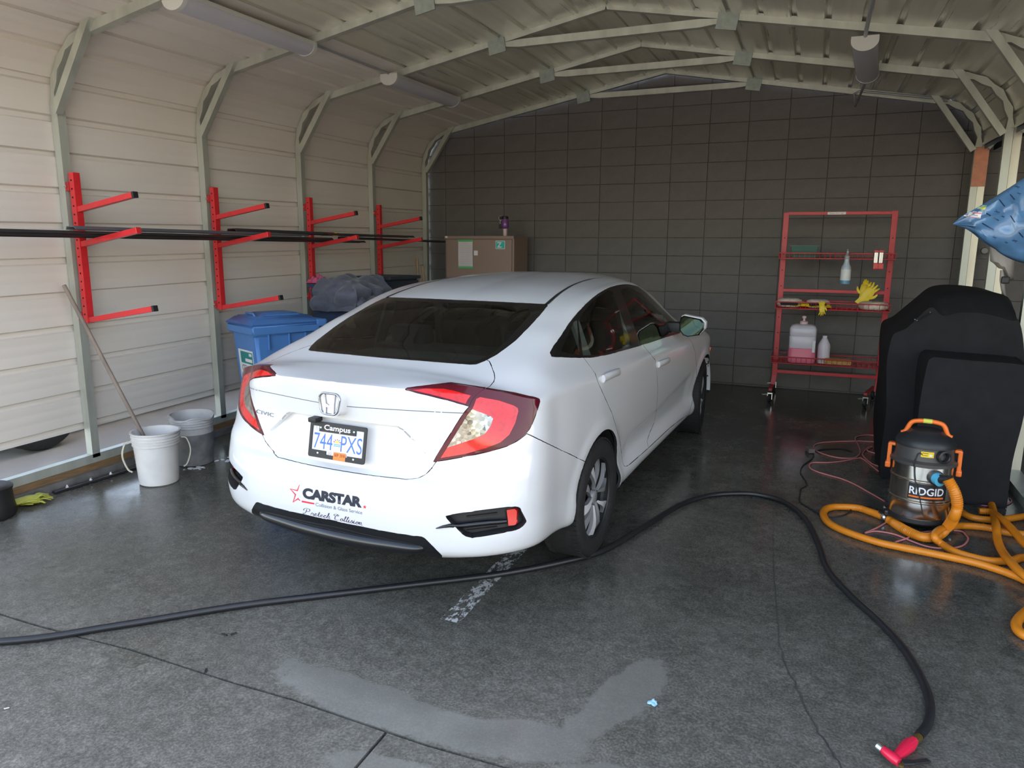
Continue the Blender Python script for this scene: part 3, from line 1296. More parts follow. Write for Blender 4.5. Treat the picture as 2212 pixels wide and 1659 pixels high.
# rear bumper below the lid, the lamps and the quarter panel
seam = C7([(330, 785), (850, 875), (1300, 955)]) + LP([(0, 1432), (130, 1440), (190, 1438), (230, 1410), (330, 1310), (425, 1205), (440, 1203), (800, 1140), (1100, 1080), (1330, 1005), (1470, 925), (1535, 865), (2160, 1165)])
bump_poly = seam + [(1330, 1030), (1330, 1290), (500, 1290), (500, 960)]
cutmark(bump_poly, bump_p, R_BUMP)
# trunk lid
lid = C7([(330, 785), (850, 875), (1300, 955)]) + LP([(0, 1432), (130, 1440), (190, 1438), (230, 1410), (330, 1310), (425, 1205), (500, 1060), (640, 850), (770, 640), (850, 545), (880, 470), (930, 410), (1000, 355), (1060, 318), (1100, 300), (1140, 250), (1155, 210), (1150, 150), (1125, 80), (1090, 0)]) + [(1050, 777), (1029, 787.5), (988, 785.5), (830, 772), (655, 758.5), (480, 800)]
cutmark(lid, lambda c, n: c.x < 0.62 and c.z > 0.6, R_TRUNK)
# the seam between lid and bumper runs level round the car: (y, z) line
SEAM = [(.01, .645), (-.20, .646), (-.36, .648), (-.405, .653), (-.435, .670), (-.467, .703), (-.489, .736)]
seam_p = lambda c, n: c.x < .2 and .6 < c.z < .8 and c.y > -.52
cut_side(hb, SEAM, seam_p, ax=(1, 2), closed=False)
for f in hb.faces:
    c = f.calc_center_median()
    if c.x < .2 and c.y > -.489 and .5 < c.z < .80 and f[REG] in (R_TRUNK, R_BUMP, R_BODY):
        zs_ = float(np.interp(-c.y, [-p[0] for p in SEAM], [p[1] for p in SEAM]))
        f[REG] = R_TRUNK if c.z > zs_ else R_BUMP
# lamps
trunk_lamp = LP([(88, 335), (110, 318), (350, 285), (635, 252), (1050, 315), (1000, 355), (930, 410), (880, 470), (850, 545), (820, 530), (600, 470), (350, 405), (100, 350)])
body_lamp = LP([(1060, 318), (1090, 322), (1400, 375), (1650, 435), (1685, 450), (1695, 475), (1660, 600), (1590, 780), (1535, 862), (1470, 925), (1330, 1005), (1100, 1080), (800, 1140), (440, 1203), (425, 1203), (500, 1060), (640, 850), (770, 640), (850, 545), (880, 470), (930, 410), (1000, 355)])
lamp_p = lambda c, n: c.x < 0.6 and c.y < -0.2 and c.z > 0.6
cutmark(trunk_lamp, lamp_p, R_TDARK)
cutmark(LP([(165, 345), (330, 328), (540, 330), (650, 350), (870, 410), (830, 465), (805, 510), (650, 465), (400, 400)]), lamp_p, R_TRED)
cutmark(body_lamp, lamp_p, R_LDARK)
cutmark(LP([(980, 430), (1200, 470), (1380, 530), (1430, 560), (1438, 600), (1400, 740), (1330, 880), (1220, 975), (1050, 1040), (800, 1110), (505, 1160), (585, 1035), (700, 850), (830, 640), (885, 575), (935, 450)]), lamp_p, R_LRED)
cutmark(LP([(885, 575), (1110, 660), (1135, 685), (1105, 775), (1035, 870), (890, 935), (585, 1035), (700, 850), (830, 640)]), lamp_p, R_LCLEAR)
# rear window with its black border
rg = G1([(300, 96), (690, 98), (1350, 105), (1960, 135), (1995, 135), (2000, 150), (1880, 290), (1740, 430), (1600, 535), (1500, 590), (1430, 615), (1380, 618), (1000, 588), (550, 552), (60, 518)])
cutmark(rg, top_p, R_RFRIT)
rgi = G1([(300, 122), (700, 122), (1350, 128), (1800, 158), (1855, 180), (1865, 215), (1800, 290), (1660, 440), (1560, 530), (1460, 578), (1380, 595), (1000, 568), (550, 535), (60, 500)])
cutmark(rgi, top_p, R_RGLASS)
# side windows
dlo = G2([(1135, 668), (1150, 702), (1400, 711), (1500, 705), (1650, 672), (1880, 605), (2060, 545), (2172, 510), (2172, 460), (2120, 410), (2000, 290), (1900, 190), (1840, 145), (1760, 126), (1690, 130), (1600, 155), (1500, 215), (1400, 305), (1300, 420), (1220, 545), (1150, 640)])
cutmark(dlo, side_p, R_SFRIT)
cutmark(G2([(1225, 660), (1265, 555), (1325, 425), (1350, 412), (1372, 690), (1300, 680)]), side_p, R_QGLASS)
cutmark(G2([(1398, 692), (1362, 425), (1395, 355), (1500, 240), (1600, 172), (1632, 180), (1790, 610), (1680, 645), (1520, 690)]), side_p, R_RDGLASS)
cutmark(G2([(1855, 592), (1700, 180), (1725, 155), (1775, 150), (1845, 185), (1950, 285), (2060, 405), (2105, 470), (2100, 515)]), side_p, R_FDGLASS)
# doors
b_line = DP([(1020, 30), (1090, 110), (1150, 185), (1165, 320), (1175, 480), (1165, 680), (1140, 840), (1085, 960), (1062, 1045), (1078, 1110)])
rdoor = DP([(395, 160), (460, 250), (515, 325), (550, 430), (640, 630), (690, 740), (740, 900), (780, 1060), (795, 1180), (803, 1260), (818, 1298), (840, 1306), (870, 1292)]) + list(reversed(b_line)) + G2([(1880, 590), (1650, 640), (1420, 690)])
cutmark(rdoor, body_side_p, R_RDOOR, only={R_BODY})
fdoor = b_line + DP([(1300, 900), (1450, 785), (1500, 765), (1545, 600), (1580, 400), (1585, 260), (1570, 100), (1535, 0)]) + [(1486, 728), (1475, 712), (1440, 715), (1390, 735)]
cutmark(fdoor, body_side_p, R_FDOOR, only={R_BODY})
# dark diffuser and fog pocket in the bumper
dif = [(480, 1070), (546.6, 1086), (560, 1089.5), (600, 1099), (660, 1111.8), (731, 1127.4), (780, 1138), (820, 1146.4), (860, 1153.5), (895, 1158), (912, 1160), (919, 1164), (935, 1180), (953.5, 1199.8), (960, 1260), (480, 1260)]
cutmark(dif, lambda c, n: c.x < 0.35 and c.z < 0.6 and c.y > -0.62, R_DIFF, only={R_BUMP})
fog = C8([(400, 1185), (470, 1165), (930, 1108), (962, 1120), (1012, 1222), (985, 1260), (930, 1290), (600, 1348), (545, 1335), (485, 1275), (440, 1240)])
fog_p = lambda c, n: c.x < 0.5 and c.y < -0.4 and c.z < 0.8
cutmark(fog, fog_p, R_FOG)
# windscreen, bonnet, front bumper (flat cuts; they face away from here)
ws = [(2.86, -0.9), (2.86, 0.01), (3.66, 0.01), (3.64, -.35), (3.56, -.60), (3.46, -.655), (3.05, -.585), (2.90, -.54)]
wp = lambda c, n: 2.6 < c.x < 3.8 and c.z > 0.88 and n.z > 0.2
ws = [(2.86, 0.01), (3.67, 0.01), (3.65, -.35), (3.57, -.60), (3.44, -.63), (3.05, -.575), (2.92, -.53)]
cut_side(hb, ws, wp, ax=(0, 1))
for f in hb.faces:
    c = f.calc_center_median()
    if wp(c, f.normal) and poly_inside(np.array([[c.x, c.y]]), ws)[0]:
        f[REG] = R_WIND
for f in hb.faces:
    c = f.calc_center_median()
    if f[REG] == R_BODY and c.x > 3.70 and f.normal.z > .55 and abs(c.y) < .8:
        f[REG] = R_HOOD
    elif f[REG] == R_BODY and c.x > 3.95 and c.z < 0.72:
        f[REG] = R_FBUMP

def inset_poly(poly, d):
    """move every corner of a polygon inward by d (2-D)"""
    P = [np.array(p, float) for p in poly]
    n = len(P)
    area = sum(P[i][0] * P[(i + 1) % n][1] - P[(i + 1) % n][0] * P[i][1] for i in range(n))
    sg = 1 if area > 0 else -1
    out = []
    for i in range(n):
        e1 = P[i] - P[i - 1]; e1 /= np.hypot(*e1)
        e2 = P[(i + 1) % n] - P[i]; e2 /= np.hypot(*e2)
        n1 = np.array([-e1[1], e1[0]]) * sg
        n2 = np.array([-e2[1], e2[0]]) * sg
        m = n1 + n2
        m /= max(.4, m @ n1)
        out.append(tuple(P[i] + m * d))
    return out


# number-plate recess pressed into the lid: deepest under the ledge, running out downwards (y, z outline)
led = [(.02, .872), (-.300, .868), (-.325, .858), (-.435, .765), (-.40, .675), (.02, .662)]
led_p = lambda c, n: c.x < 0.25 and .6 < c.z < .95
cut_side(hb, led, led_p, ax=(1, 2))
led_i = inset_poly(led[:1] + led[1:], .010)
led_i[0] = (.02, led_i[1][1] + .002); led_i[-1] = (.02, .668)
cut_side(hb, led_i, led_p, ax=(1, 2))
grow = inset_poly(led, .009)
grow[0] = (.02, grow[1][1] + .002); grow[-1] = (.02, .667)
vs_in = [v for v in hb.verts if v.co.x < 0.25 and 0.6 < v.co.z < 0.95]
for v, i in zip(vs_in, poly_inside(np.array([(v.co.y, v.co.z) for v in vs_in]), grow)):
    if i:
        k = max(0.0, min(1.0, (v.co.z - 0.665) / 0.19))
        v.co.x += 0.030 * k

# fog pocket pushed in
fog_i = inset_poly(fog, 3.0)
cut_px(hb, fog_i, fog_p)
fog_g = inset_poly(fog, 2.6)
P = proj_l(np.array([tuple(v.co) for v in hb.verts]))
for v, i in zip(hb.verts, poly_inside(P, fog_g)):
    if i and fog_p(v.co, None):
        v.co.x += 0.035
        v.co.y += 0.02

hb.normal_update()
BVH_HALF = BVHTree.FromBMesh(hb)


def on_body(px, py, off=0.001):
    """photo pixel -> (point, normal) on the right half of the body"""
    d = Vector(ray_l(px, py)).normalized()
    loc, n, i, dist = BVH_HALF.ray_cast(Vector(CAM_L), d)
    if loc is None:
        return None, None
    if n.dot(d) > 0:
        n = -n
    return loc + n * off, n


def take(rids, mirror=True, both=False, biggest=False):
    """faces of the given regions as a new bmesh; mirrored left copy added when both"""
    rids = set(rids)
    b = NB()
    mp = {}
    for f in hb.faces:
        if f[REG] in rids:
            vs_ = []
            for v in f.verts:
                if v not in mp:
                    mp[v] = b.verts.new(v.co)
                vs_.append(mp[v])
            try:
                b.faces.new(vs_)
            except ValueError:
                pass
    if biggest:
        seen, best = set(), []
        for f in b.faces:
            if f in seen:
                continue
            st, isl = [f], []
            seen.add(f)
            while st:
                g = st.pop()
                isl.append(g)
                for e in g.edges:
                    for h in e.link_faces:
                        if h not in seen:
                            seen.add(h)
                            st.append(h)
            if len(isl) > len(best):
                best = isl
        keep = set(best)
        bmesh.ops.delete(b, geom=[f for f in b.faces if f not in keep], context='FACES')
    if both:
        mirror_into(b)
    return b


def mirror_into(b):
    src = b.faces[:]
    mp = {}
    for f in src:
        vs_ = []
        for v in f.verts:
            if v not in mp:
                mp[v] = b.verts.new((v.co.x, -v.co.y, v.co.z)) if abs(v.co.y) > 1e-4 else v
            vs_.append(mp[v])
        try:
            b.faces.new(list(reversed(vs_)))
        except ValueError:
            pass


def flip_y(b):
    for v in b.verts:
        v.co.y = -v.co.y
    bmesh.ops.reverse_faces(b, faces=b.faces[:])
    return b


def panel_edge(b, gap=0.0026, depth=0.016):
    """pull the outline in by half a shut-line and fold it inward"""
    b.normal_update()
    be = [e for e in b.edges if e.is_boundary and not (abs(e.verts[0].co.y) < 1e-4 and abs(e.verts[1].co.y) < 1e-4)]
    bv = {v for e in be for v in e.verts}
    mv = {}
    for v in bv:
        c = Vector((0, 0, 0))
        for f in v.link_faces:
            c += f.calc_center_median()
        c /= max(1, len(v.link_faces))
        d = c - v.co
        d -= v.normal * d.dot(v.normal)
        if d.length > 1e-6:
            mv[v] = d.normalized() * gap
    nrm = {v: v.normal.copy() for v in bv}
    for v, d in mv.items():
        if abs(v.co.y) < 1e-4:
            d.y = 0
        v.co += d
    r = bmesh.ops.extrude_edge_only(b, edges=be)
    newv = [g for g in r['geom'] if isinstance(g, bmesh.types.BMVert)]
    newv_s = set(newv)
    for v in newv:
        src = [e.other_vert(v) for e in v.link_edges if e.other_vert(v) not in newv_s]
        n = nrm.get(src[0], Vector((0, 0, 1))) if src else Vector((0, 0, 1))
        v.co -= n * depth
    for g in r['geom']:
        if isinstance(g, bmesh.types.BMFace):
            g.material_index = 1
    for e in be:
        if e.is_valid:
            e.smooth = False
    return b


M_PAINT = mat('white_paint', (.67, .675, .68), rough=.32, coat=.85, spec=.4)
M_BLACKG = mat('gloss_black_plastic', (.006, .006, .007), rough=.14, coat=.25, spec=.4)
M_BLACK = mat('matt_black_plastic', (.012, .012, .013), rough=.55, noise=.15, nscale=60)
M_DARKIN = mat('dark_underbody', (.004, .004, .004), rough=.9, noise=.2)
M_GLASS = glass_mat('tinted_car_glass', (.80, .88, .82))
M_LDARK = mat('smoked_red_lens', (.085, .004, .012), rough=.12, coat=.15, spec=.3)
M_LRED = mat('red_lamp_lens', (.62, .008, .008), rough=.12, coat=.4, noise=.22, nscale=55)
M_CHROME = mat('chrome', (.82, .83, .85), rough=.07, metal=1.0)
M_SILVER = mat('silver_wheel_paint', (.78, .78, .79), rough=.25, metal=.3, coat=.4)
M_DSILVER = mat('dark_silver_paint', (.36, .36, .37), rough=.3, metal=.35, coat=.4)
M_TYRE = mat('tyre_rubber', (.012, .012, .012), rough=.75, noise=.3, nscale=30, bump=.3, bscale=80)
M_SEAT = mat('charcoal_seat_cloth', (.022, .022, .024), rough=.9, noise=.2, nscale=70)
M_SHELF = mat('grey_parcel_shelf', (.055, .06, .06), rough=.9, noise=.1)
M_TRIMG = mat('grey_interior_trim', (.20, .21, .20), rough=.8, noise=.05)


def clear_lens_mat():
    m, nt, b = new_mat('clear_lamp_lens')
    v = nt.nodes.new('ShaderNodeTexVoronoi')
    v.inputs['Scale'].default_value = 70
    tc = nt.nodes.new('ShaderNodeTexCoord')
    nt.links.new(tc.outputs['Object'], v.inputs['Vector'])
    r = nt.nodes.new('ShaderNodeValToRGB')
    e = r.color_ramp.elements
    e[0].position = 0.0; e[0].color = (.42, .42, .40, 1)
    e[1].position = 1.0; e[1].color = (.05, .05, .045, 1)
    x = e.new(.45); x.color = (.20, .18, .14, 1)
    x = e.new(.7); x.color = (.34, .31, .25, 1)
    sep = nt.nodes.new('ShaderNodeSeparateColor')
    nt.links.new(v.outputs['Color'], sep.inputs[0])
    nt.links.new(sep.outputs[0], r.inputs[0])
    nt.links.new(r.outputs[0], b.inputs['Base Color'])
    b.inputs['Metallic'].default_value = .6
    b.inputs['Roughness'].default_value = .16
    b.inputs['Coat Weight'].default_value = 1
    bp = nt.nodes.new('ShaderNodeBump')
    bp.inputs['Strength'].default_value = .5
    nt.links.new(v.outputs['Distance'], bp.inputs['Height'])
    nt.links.new(bp.outputs[0], b.inputs['Normal'])
    return m


M_LCLEAR = clear_lens_mat()

M_GAPSHADE = mat('panel_gap_shade', (.02, .02, .022), rough=.8)
CAR = thing('car', 'white four-door sedan parked tail out on the wet slab', 'car')
CAR.matrix_basis = CAR_M


def cpart(name, b, m, parent=None, smooth=38, label=None):
    if m in (M_PAINT, M_LDARK):
        m = [m, M_GAPSHADE]                # folded panel edges coloured dark to paint the shade in the gaps
    o = obj(name, b, m, parent or CAR, smooth=smooth, local=True)
    if label:
        o['label'] = label
    return o


cpart('body_shell', panel_edge(take([R_BODY, R_SILL, R_ROOF], both=True)), M_PAINT, smooth=60)
LID = cpart('trunk_lid', panel_edge(take([R_TRUNK], both=True)), M_PAINT, smooth=32)
BUMPER = cpart('rear_bumper', panel_edge(take([R_BUMP], both=True)), M_PAINT, smooth=42)
cpart('bonnet', panel_edge(take([R_HOOD], both=True)), M_PAINT)
FBUMPER = cpart('front_bumper', panel_edge(take([R_FBUMP], both=True)), M_PAINT)
RW = cpart('rear_window', take([R_RGLASS], both=True), M_GLASS, label='tinted rear window pane')
cpart('window_border', take([R_RFRIT], both=True), M_BLACKG, RW)
cpart('windscreen', take([R_WIND], both=True), M_GLASS)
cpart('diffuser', take([R_DIFF], both=True), M_BLACKG, BUMPER, label='black glossy lower diffuser')
for s in (1, -1):
    fx = (lambda b: b) if s == 1 else flip_y
    d1 = cpart('door', fx(panel_edge(take([R_RDOOR]))), M_PAINT, label='rear passenger door')
    d2 = cpart('door', fx(panel_edge(take([R_FDOOR]))), M_PAINT, label='front door')
    sw = cpart('side_window_trim', fx(take([R_SFRIT])), M_BLACKG)
    cpart('quarter_window', fx(take([R_QGLASS], biggest=True)), M_GLASS, sw)
    cpart('door_window', fx(take([R_RDGLASS], biggest=True)), M_GLASS, sw)
    cpart('door_window', fx(take([R_FDGLASS], biggest=True)), M_GLASS, sw)
    tl = cpart('tail_lamp', fx(panel_edge(take([R_LDARK]), .001, .02)), M_LDARK, label='smoked red tail lamp on the quarter panel')
    cpart('red_lens', fx(take([R_LRED])), M_LRED, tl)
    cpart('clear_lens', fx(take([R_LCLEAR])), M_LCLEAR, tl)
    tl = cpart('lid_lamp', fx(panel_edge(take([R_TDARK]), .001, .02)), M_LDARK, label='pointed red lamp on the trunk lid')
    cpart('red_lens', fx(take([R_TRED])), M_LRED, tl)
    fp = cpart('fog_pocket', fx(take([R_FOG])), M_BLACK, BUMPER, label='black pocket with vent slats')

# ---- thin shut-lines and strips laid on the surface
def ribbon(pts, w, lift=0.0008, mirror=True):
    """strip of width w along pixel polyline projected onto the body (and its mirror image)"""
    b = NB()
    P = []
    for x, y in pts:
        p, n = on_body(x, y, lift)
        if p is not None:
            P.append((p, n))
    for s in ((1, -1) if mirror else (1,)):
        prev = None
        for i, (p, n) in enumerate(P):
            t = (P[min(i + 1, len(P) - 1)][0] - P[max(i - 1, 0)][0]).normalized()
            wd = w[i] if isinstance(w, list) else w
            sd = t.cross(n).normalized() * wd / 2
            a, c = p + sd, p - sd
            va = b.verts.new((a.x, a.y * s, a.z))
            vc = b.verts.new((c.x, c.y * s, c.z))
            if prev:
                b.faces.new((prev[0], prev[1], vc, va))
            prev = (va, vc)
    return b


M_SEAM = mat('shut_line_shadow', (.10, .10, .12), rough=.9)
cpart('upper_seam', ribbon(crom(LP([(-700, 535), (-300, 563), (0, 582), (400, 604), (785, 622)]), 5), .003), M_SEAM, LID)
ditch = crom(G2([(1108, 287), (1200, 207), (1300, 142), (1400, 101), (1480, 82), (1560, 72)]), 5)
cpart('roof_strip', ribbon(ditch, [max(.004, .020 - .0007 * i) for i in range(len(ditch))], .002), M_BLACK)
cpart('roof_edge_seam', ribbon(crom(G1([(300, 93), (690, 95), (1350, 101), (1950, 131)]), 6), .006), M_PAINT)

# ---- wheels
def wheel(uc, v, s, steer=0.0, name_lab=None):
    """s=-1 right side; outer face towards s"""
    W = bpy.data.objects.new('wheel', None)
    COL.objects.link(W)
    W.empty_display_size = .05
    W.parent = CAR
    W.location = (uc, v * s, .318)
    W.rotation_euler = (0, 0, steer)
    if name_lab:
        W['label'] = name_lab
    # local: axis along y, outward = s*y
    ax = Matrix(((1, 0, 0), (0, 0, s), (0, 1 * -s * s, 0))).to_4x4()   # profile z -> outward
    ax = basis((0, 0, 0), (1, 0, 0), (0, 0, 1), (0, s, 0)) if s == -1 else basis((0, 0, 0), (1, 0, 0), (0, 0, -1), (0, s, 0))
    R0, wd = .318, .105
    b = NB()
    prof = [(.215, -wd * .95), (.24, -wd), (.29, -wd * .98), (.306, -wd * .86), (.316, -wd * .70), (.318, -wd * .3), (.318, wd * .3), (.316, wd * .70), (.306, wd * .88), (.288, wd * 1.0), (.25, wd * 1.03), (.222, wd * .97), (.212, wd * .90), (.210, wd * .6)]
    lathe(b, prof, n=64, M=ax, cap=False)
    for g in (-.055, -.018, .018, .055):   # tread grooves as narrow raised dark ribs would vanish; cut by offset rings
        pass
    o = obj('tyre', b, M_TYRE, W, smooth=40, local=True)
    b = NB()
    for k in range(72):                    # shoulder blocks of the tread
        a = 2 * PI * k / 72
        for zz in (-.078, .078):
            c = ax @ Vector((.3145 * math.cos(a), .3145 * math.sin(a), zz))
            rr = (ax.to_3x3() @ Matrix.Rotation(a, 3, 'Z'))
            box(b, c, (.008, .021, .030), rot=rr)
    obj('tread_blocks', b, M_TYRE, o, local=True)['kind'] = 'stuff'
    b = NB()
    lathe(b, [(.0, .045), (.205, .045), (.212, .06), (.214, .088), (.209, .092), (.204, .085)], n=48, M=ax, cap=False)
    obj('wheel_rim', b, M_BLACK, W, smooth=40, local=True)
    cov = NB()
    # five pairs of curved blades
    for k in range(5):
        a0 = 2 * PI * k / 5 + .35
        for h, (bend, wid) in enumerate(((.34, 1.0), (-.34, 1.0))):
            inner, outer = [], []
            for t in np.linspace(0, 1, 9):
                r = .045 + (.203 - .045) * t
                mid = a0 + bend * (math.sin(t * PI * .62)) * .95 + (0.10 if h == 0 else -0.10) * (1 - t)
                half = (.17 * (1 - t) + .105 * t + .12 * t * t) * .70
                inner.append((r, mid - half))
                outer.append((r, mid + half))
            z0 = .078 if h == 0 else .070
            for t in range(8):
                def P3(ra, zz):
                    return ax @ Vector((ra[0] * math.cos(ra[1]), ra[0] * math.sin(ra[1]), zz))
                zz0 = z0 + .012 * math.sin(PI * t / 8)
                zz1 = z0 + .012 * math.sin(PI * (t + 1) / 8)
                q = [P3(inner[t], zz0), P3(outer[t], zz0 + .006), P3(outer[t + 1], zz1 + .006), P3(inner[t + 1], zz1)]
                v_ = [cov.verts.new(p) for p in q]
                f_ = cov.faces.new(v_)
                f_.material_index = h
                for i0, i1 in ((0, 3), (1, 2)):
                    lo = [cov.verts.new(ax @ Vector(p_)) for p_ in ()]
                d = ax.to_3x3() @ Vector((0, 0, -.02))
                for (pa, pb) in ((q[0], q[3]), (q[1], q[2])):
                    f2 = cov.faces.new([cov.verts.new(pa), cov.verts.new(pb), cov.verts.new(pb + d), cov.verts.new(pa + d)])
                    f2.material_index = 1
    bmesh.ops.remove_doubles(cov, verts=cov.verts[:], dist=1e-5)
    obj('wheel_cover', cov, [M_SILVER, M_DSILVER], W, smooth=30, local=True)
    b = NB()
    lathe(b, [(0, .082), (.03, .082), (.036, .078), (.04, .06)], n=24, M=ax, cap=False)
    obj('hub_cap', b, M_DSILVER, W, smooth=40, local=True)
    return W


for uc in (1.0, 3.70):
    for s in (-1, 1):
        wheel(uc, .79, s, steer=0.0 if uc < 2 else 0.10)

# wheel-house liners, underbody and cabin floor
for uc in (1.0, 3.70):
    for s in (-1, 1):
        b = NB()
        n = 24
        ring = []
        for k in range(n + 1):
            a = -.04 * PI + 1.08 * PI * k / n
            r = .372
            ring.append([b.verts.new((uc + r * math.cos(a), s * y, .318 + r * math.sin(a))) for y in (.872, .60, .50)])
        for k in range(n):
            for j in range(2):
                b.faces.new((ring[k][j], ring[k + 1][j], ring[k + 1][j + 1], ring[k][j + 1]))
        cpart('wheel_liner', b, M_DARKIN, smooth=60)
b = NB()
box2(b, (.25, -.62, .24), (4.35, .62, .40))
box2(b, (1.42, -.83, .24), (3.28, .83, .30))
cpart('underbody', b, M_DARKIN)
# ---- cabin seen through the glass
b = NB()
box2(b, (.40, -.60, .985), (1.16, .60, 1.005), bev=.005)
cpart('parcel_shelf', b, M_SHELF)
b = NB()
box2(b, (1.10, -.62, .55), (1.30, .62, 1.035), bev=.05)
box2(b, (1.10, -.62, .42), (1.75, .62, .60), bev=.05)
RS = cpart('rear_bench', b, M_SEAT, smooth=50)
for y in (-.38, .38):
    b = NB()
    box(b, (1.20, y, 1.085), (.10, .26, .12), bev=.035)
    cpart('headrest', b, M_SEAT, RS, smooth=50)
for y in (-.37, .37):
    b = NB()
    rot = Matrix.Rotation(-.22, 3, 'Y')
    box(b, (2.02, y, .80), (.16, .50, .66), rot=rot, bev=.06)
    box(b, (2.35, y, .47), (.52, .50, .16), bev=.05)
    st = cpart('front_seat', b, M_SEAT, smooth=50)
    b = NB()
    box(b, (1.93, y, 1.215), (.12, .27, .20), bev=.05)
    cpart('headrest', b, M_SEAT, st, smooth=50)
b = NB()
box2(b, (2.95, -.70, .62), (3.45, .70, .93), bev=.05)
cpart('dashboard', b, M_SEAT, smooth=50)
b = NB()
Mst = Matrix.Translation((2.80, .37, .90)) @ Matrix.Rotation(-1.15, 4, 'Y')
pts = [Mst @ Vector((.185 * math.cos(a), .185 * math.sin(a), 0)) for a in np.linspace(0, 2 * PI, 33)]
tube(b, pts, .016, 8, caps=False)
for a in (0, PI, -PI / 2):
    tube(b, [Mst @ Vector((0, 0, -.01)), Mst @ Vector((.18 * math.cos(a + PI / 2), .18 * math.sin(a + PI / 2), 0))], .015, 6)
cpart('steering_wheel', b, M_BLACK, smooth=50)
for s in (-1, 1):      # pillars inside
    b = NB()
    beam(b, (2.12, s * .735, .70), (1.93, s * .655, 1.31), .07, .03, up=(0, s, 0))
    cpart('inner_pillar', b, M_TRIMG)
    b = NB()
    beam(b, (1.30, s * .70, 1.0), (1.30, s * .60, 1.26), .10, .02, up=(0, s, 0))
    cpart('inner_pillar', b, M_TRIMG)
b = NB()
box(b, (.47, .0, 1.025), (.05, .24, .03), bev=.008)
cpart('high_brake_lamp', b, mat('dull_red_plastic', (.42, .10, .06), rough=.4), label='dull red brake lamp behind the rear glass')
b = NB()
box2(b, (2.72, -.32, 1.30), (2.76, -.08, 1.36), bev=.01)
cpart('rear_view_mirror', b, M_BLACK)
# =================================================================== details on the sedan
fb = NB()
mpv = {}
for f in hb.faces:
    vs_ = []
    for v in f.verts:
        if v not in mpv:
            mpv[v] = fb.verts.new(v.co)
        vs_.append(mpv[v])
    try:
        fb.faces.new(vs_)
    except ValueError:
        pass
mirror_into(fb)
fb.normal_update()
BVH_FULL = BVHTree.FromBMesh(fb)
fb.free()


def on_car(px, py, off=0.0012):
    d = Vector(ray_l(px, py)).normalized()
    loc, n, i, ds = BVH_FULL.ray_cast(Vector(CAM_L), d)
    if loc is None:
        return None
    if n.dot(d) > 0:
        n = -n
    return loc + n * off


def decal_text(name, s, bl, xv, yv, m, parent, off=.0012, crop=None, **kw):
    """lettering laid on the bodywork: unit text box mapped to photo pixels, then onto the surface"""
    tb = text_fit(s, 1.0, 1.0, **kw)
    bmesh.ops.triangulate(tb, faces=tb.faces[:])
    dead = []
    for v in tb.verts:
        u, w = v.co.x + .5, v.co.y + .5
        x, y = bl[0] + xv[0] * u + yv[0] * w, bl[1] + xv[1] * u + yv[1] * w
        p = on_car(*crop(x, y), off)
        if p is None:
            dead.append(v)
        else:
            v.co = p
    if dead:
        bmesh.ops.delete(tb, geom=dead, context='VERTS')
    return cpart(name, tb, m, parent, smooth=None)


def decal_poly(name, pts, m, parent, crop, off=.0012):
    b = NB()
    vs_ = [b.verts.new(on_car(*crop(x, y), off)) for x, y in pts]
    for t in tessellate_polygon([[Vector((x, y, 0)) for x, y in pts]]):
        try:
            b.faces.new([vs_[i] for i in t])
        except ValueError:
            pass
    return cpart(name, b, m, parent, smooth=None)


def stroke(pts, w):
    """polyline -> outline polygon of a tapered stroke (2-D)"""
    L, R_ = [], []
    n = len(pts)
    for i in range(n):
        a = np.array(pts[max(i - 1, 0)], float)
        c = np.array(pts[min(i + 1, n - 1)], float)
        p = np.array(pts[i], float)
        t1 = p - a if i else c - p
        t2 = c - p if i < n - 1 else p - a
        t1 = t1 / np.hypot(*t1); t2 = t2 / np.hypot(*t2)
        t = t1 + t2
        t = t / np.hypot(*t)
        nn = np.array([-t[1], t[0]])
        k = 1 / max(.45, abs(nn @ np.array([-t1[1], t1[0]])))
        ww = (w[i] if isinstance(w, list) else w) / 2 * k
        L.append(tuple(p + nn * ww)); R_.append(tuple(p - nn * ww))
    return L, R_


def decal_stroke(b, pts, w, crop, off=.0012):
    L, R_ = stroke(pts, w)
    prev = None
    for l, r in zip(L, R_):
        a, c = on_car(*crop(*l), off), on_car(*crop(*r), off)
        if a is None or c is None:
            prev = None
            continue
        q = (b.verts.new(a), b.verts.new(c))
        if prev:
            b.faces.new((prev[0], prev[1], q[1], q[0]))
        prev = q


KC = lambda x, y: (600 + x / 10.055, 1030 + y / 10.055)
HC = lambda x, y: (540 + x / 9.217, 820 + y / 9.217)
M_DINK = mat('charcoal_vinyl', (.018, .020, .035), rough=.4)
M_DRED = mat('red_vinyl', (.72, .03, .06), rough=.4)
M_DGRY = mat('slate_vinyl', (.16, .17, .26), rough=.4)
D_ = decal_text('brand_lettering', 'CARSTAR', (538, 462), (1290, 215), (8, -236), M_DINK, BUMPER, crop=KC, offset=.06, spacing=.95)
D_['label'] = 'charcoal vinyl lettering CARSTAR'
decal_text('service_lettering', 'Collision & Glass Service', (825, 632), (1012, 183), (0, -76), M_DGRY, BUMPER, crop=KC)
b = NB()
decal_stroke(b, [(476, 165), (428, 298), (275, 262), (388, 385), (337, 545), (442, 472), (488, 518)], [8, 24, 16, 24, 16, 26, 12], KC)
o = cpart('star_outline', b, M_DRED, BUMPER, smooth=None)
decal_poly('red_bar', [(525, 513), (795, 566), (795, 600), (525, 550)], M_DRED, BUMPER, KC)
decal_poly('small_star', [(1890 + r_ * math.sin(a), 653 - r_ * math.cos(a) + .12 * r_ * math.sin(a)) for k in range(10) for a, r_ in [(PI * k / 5, 45 if k % 2 == 0 else 18)]], M_DRED, BUMPER, KC)

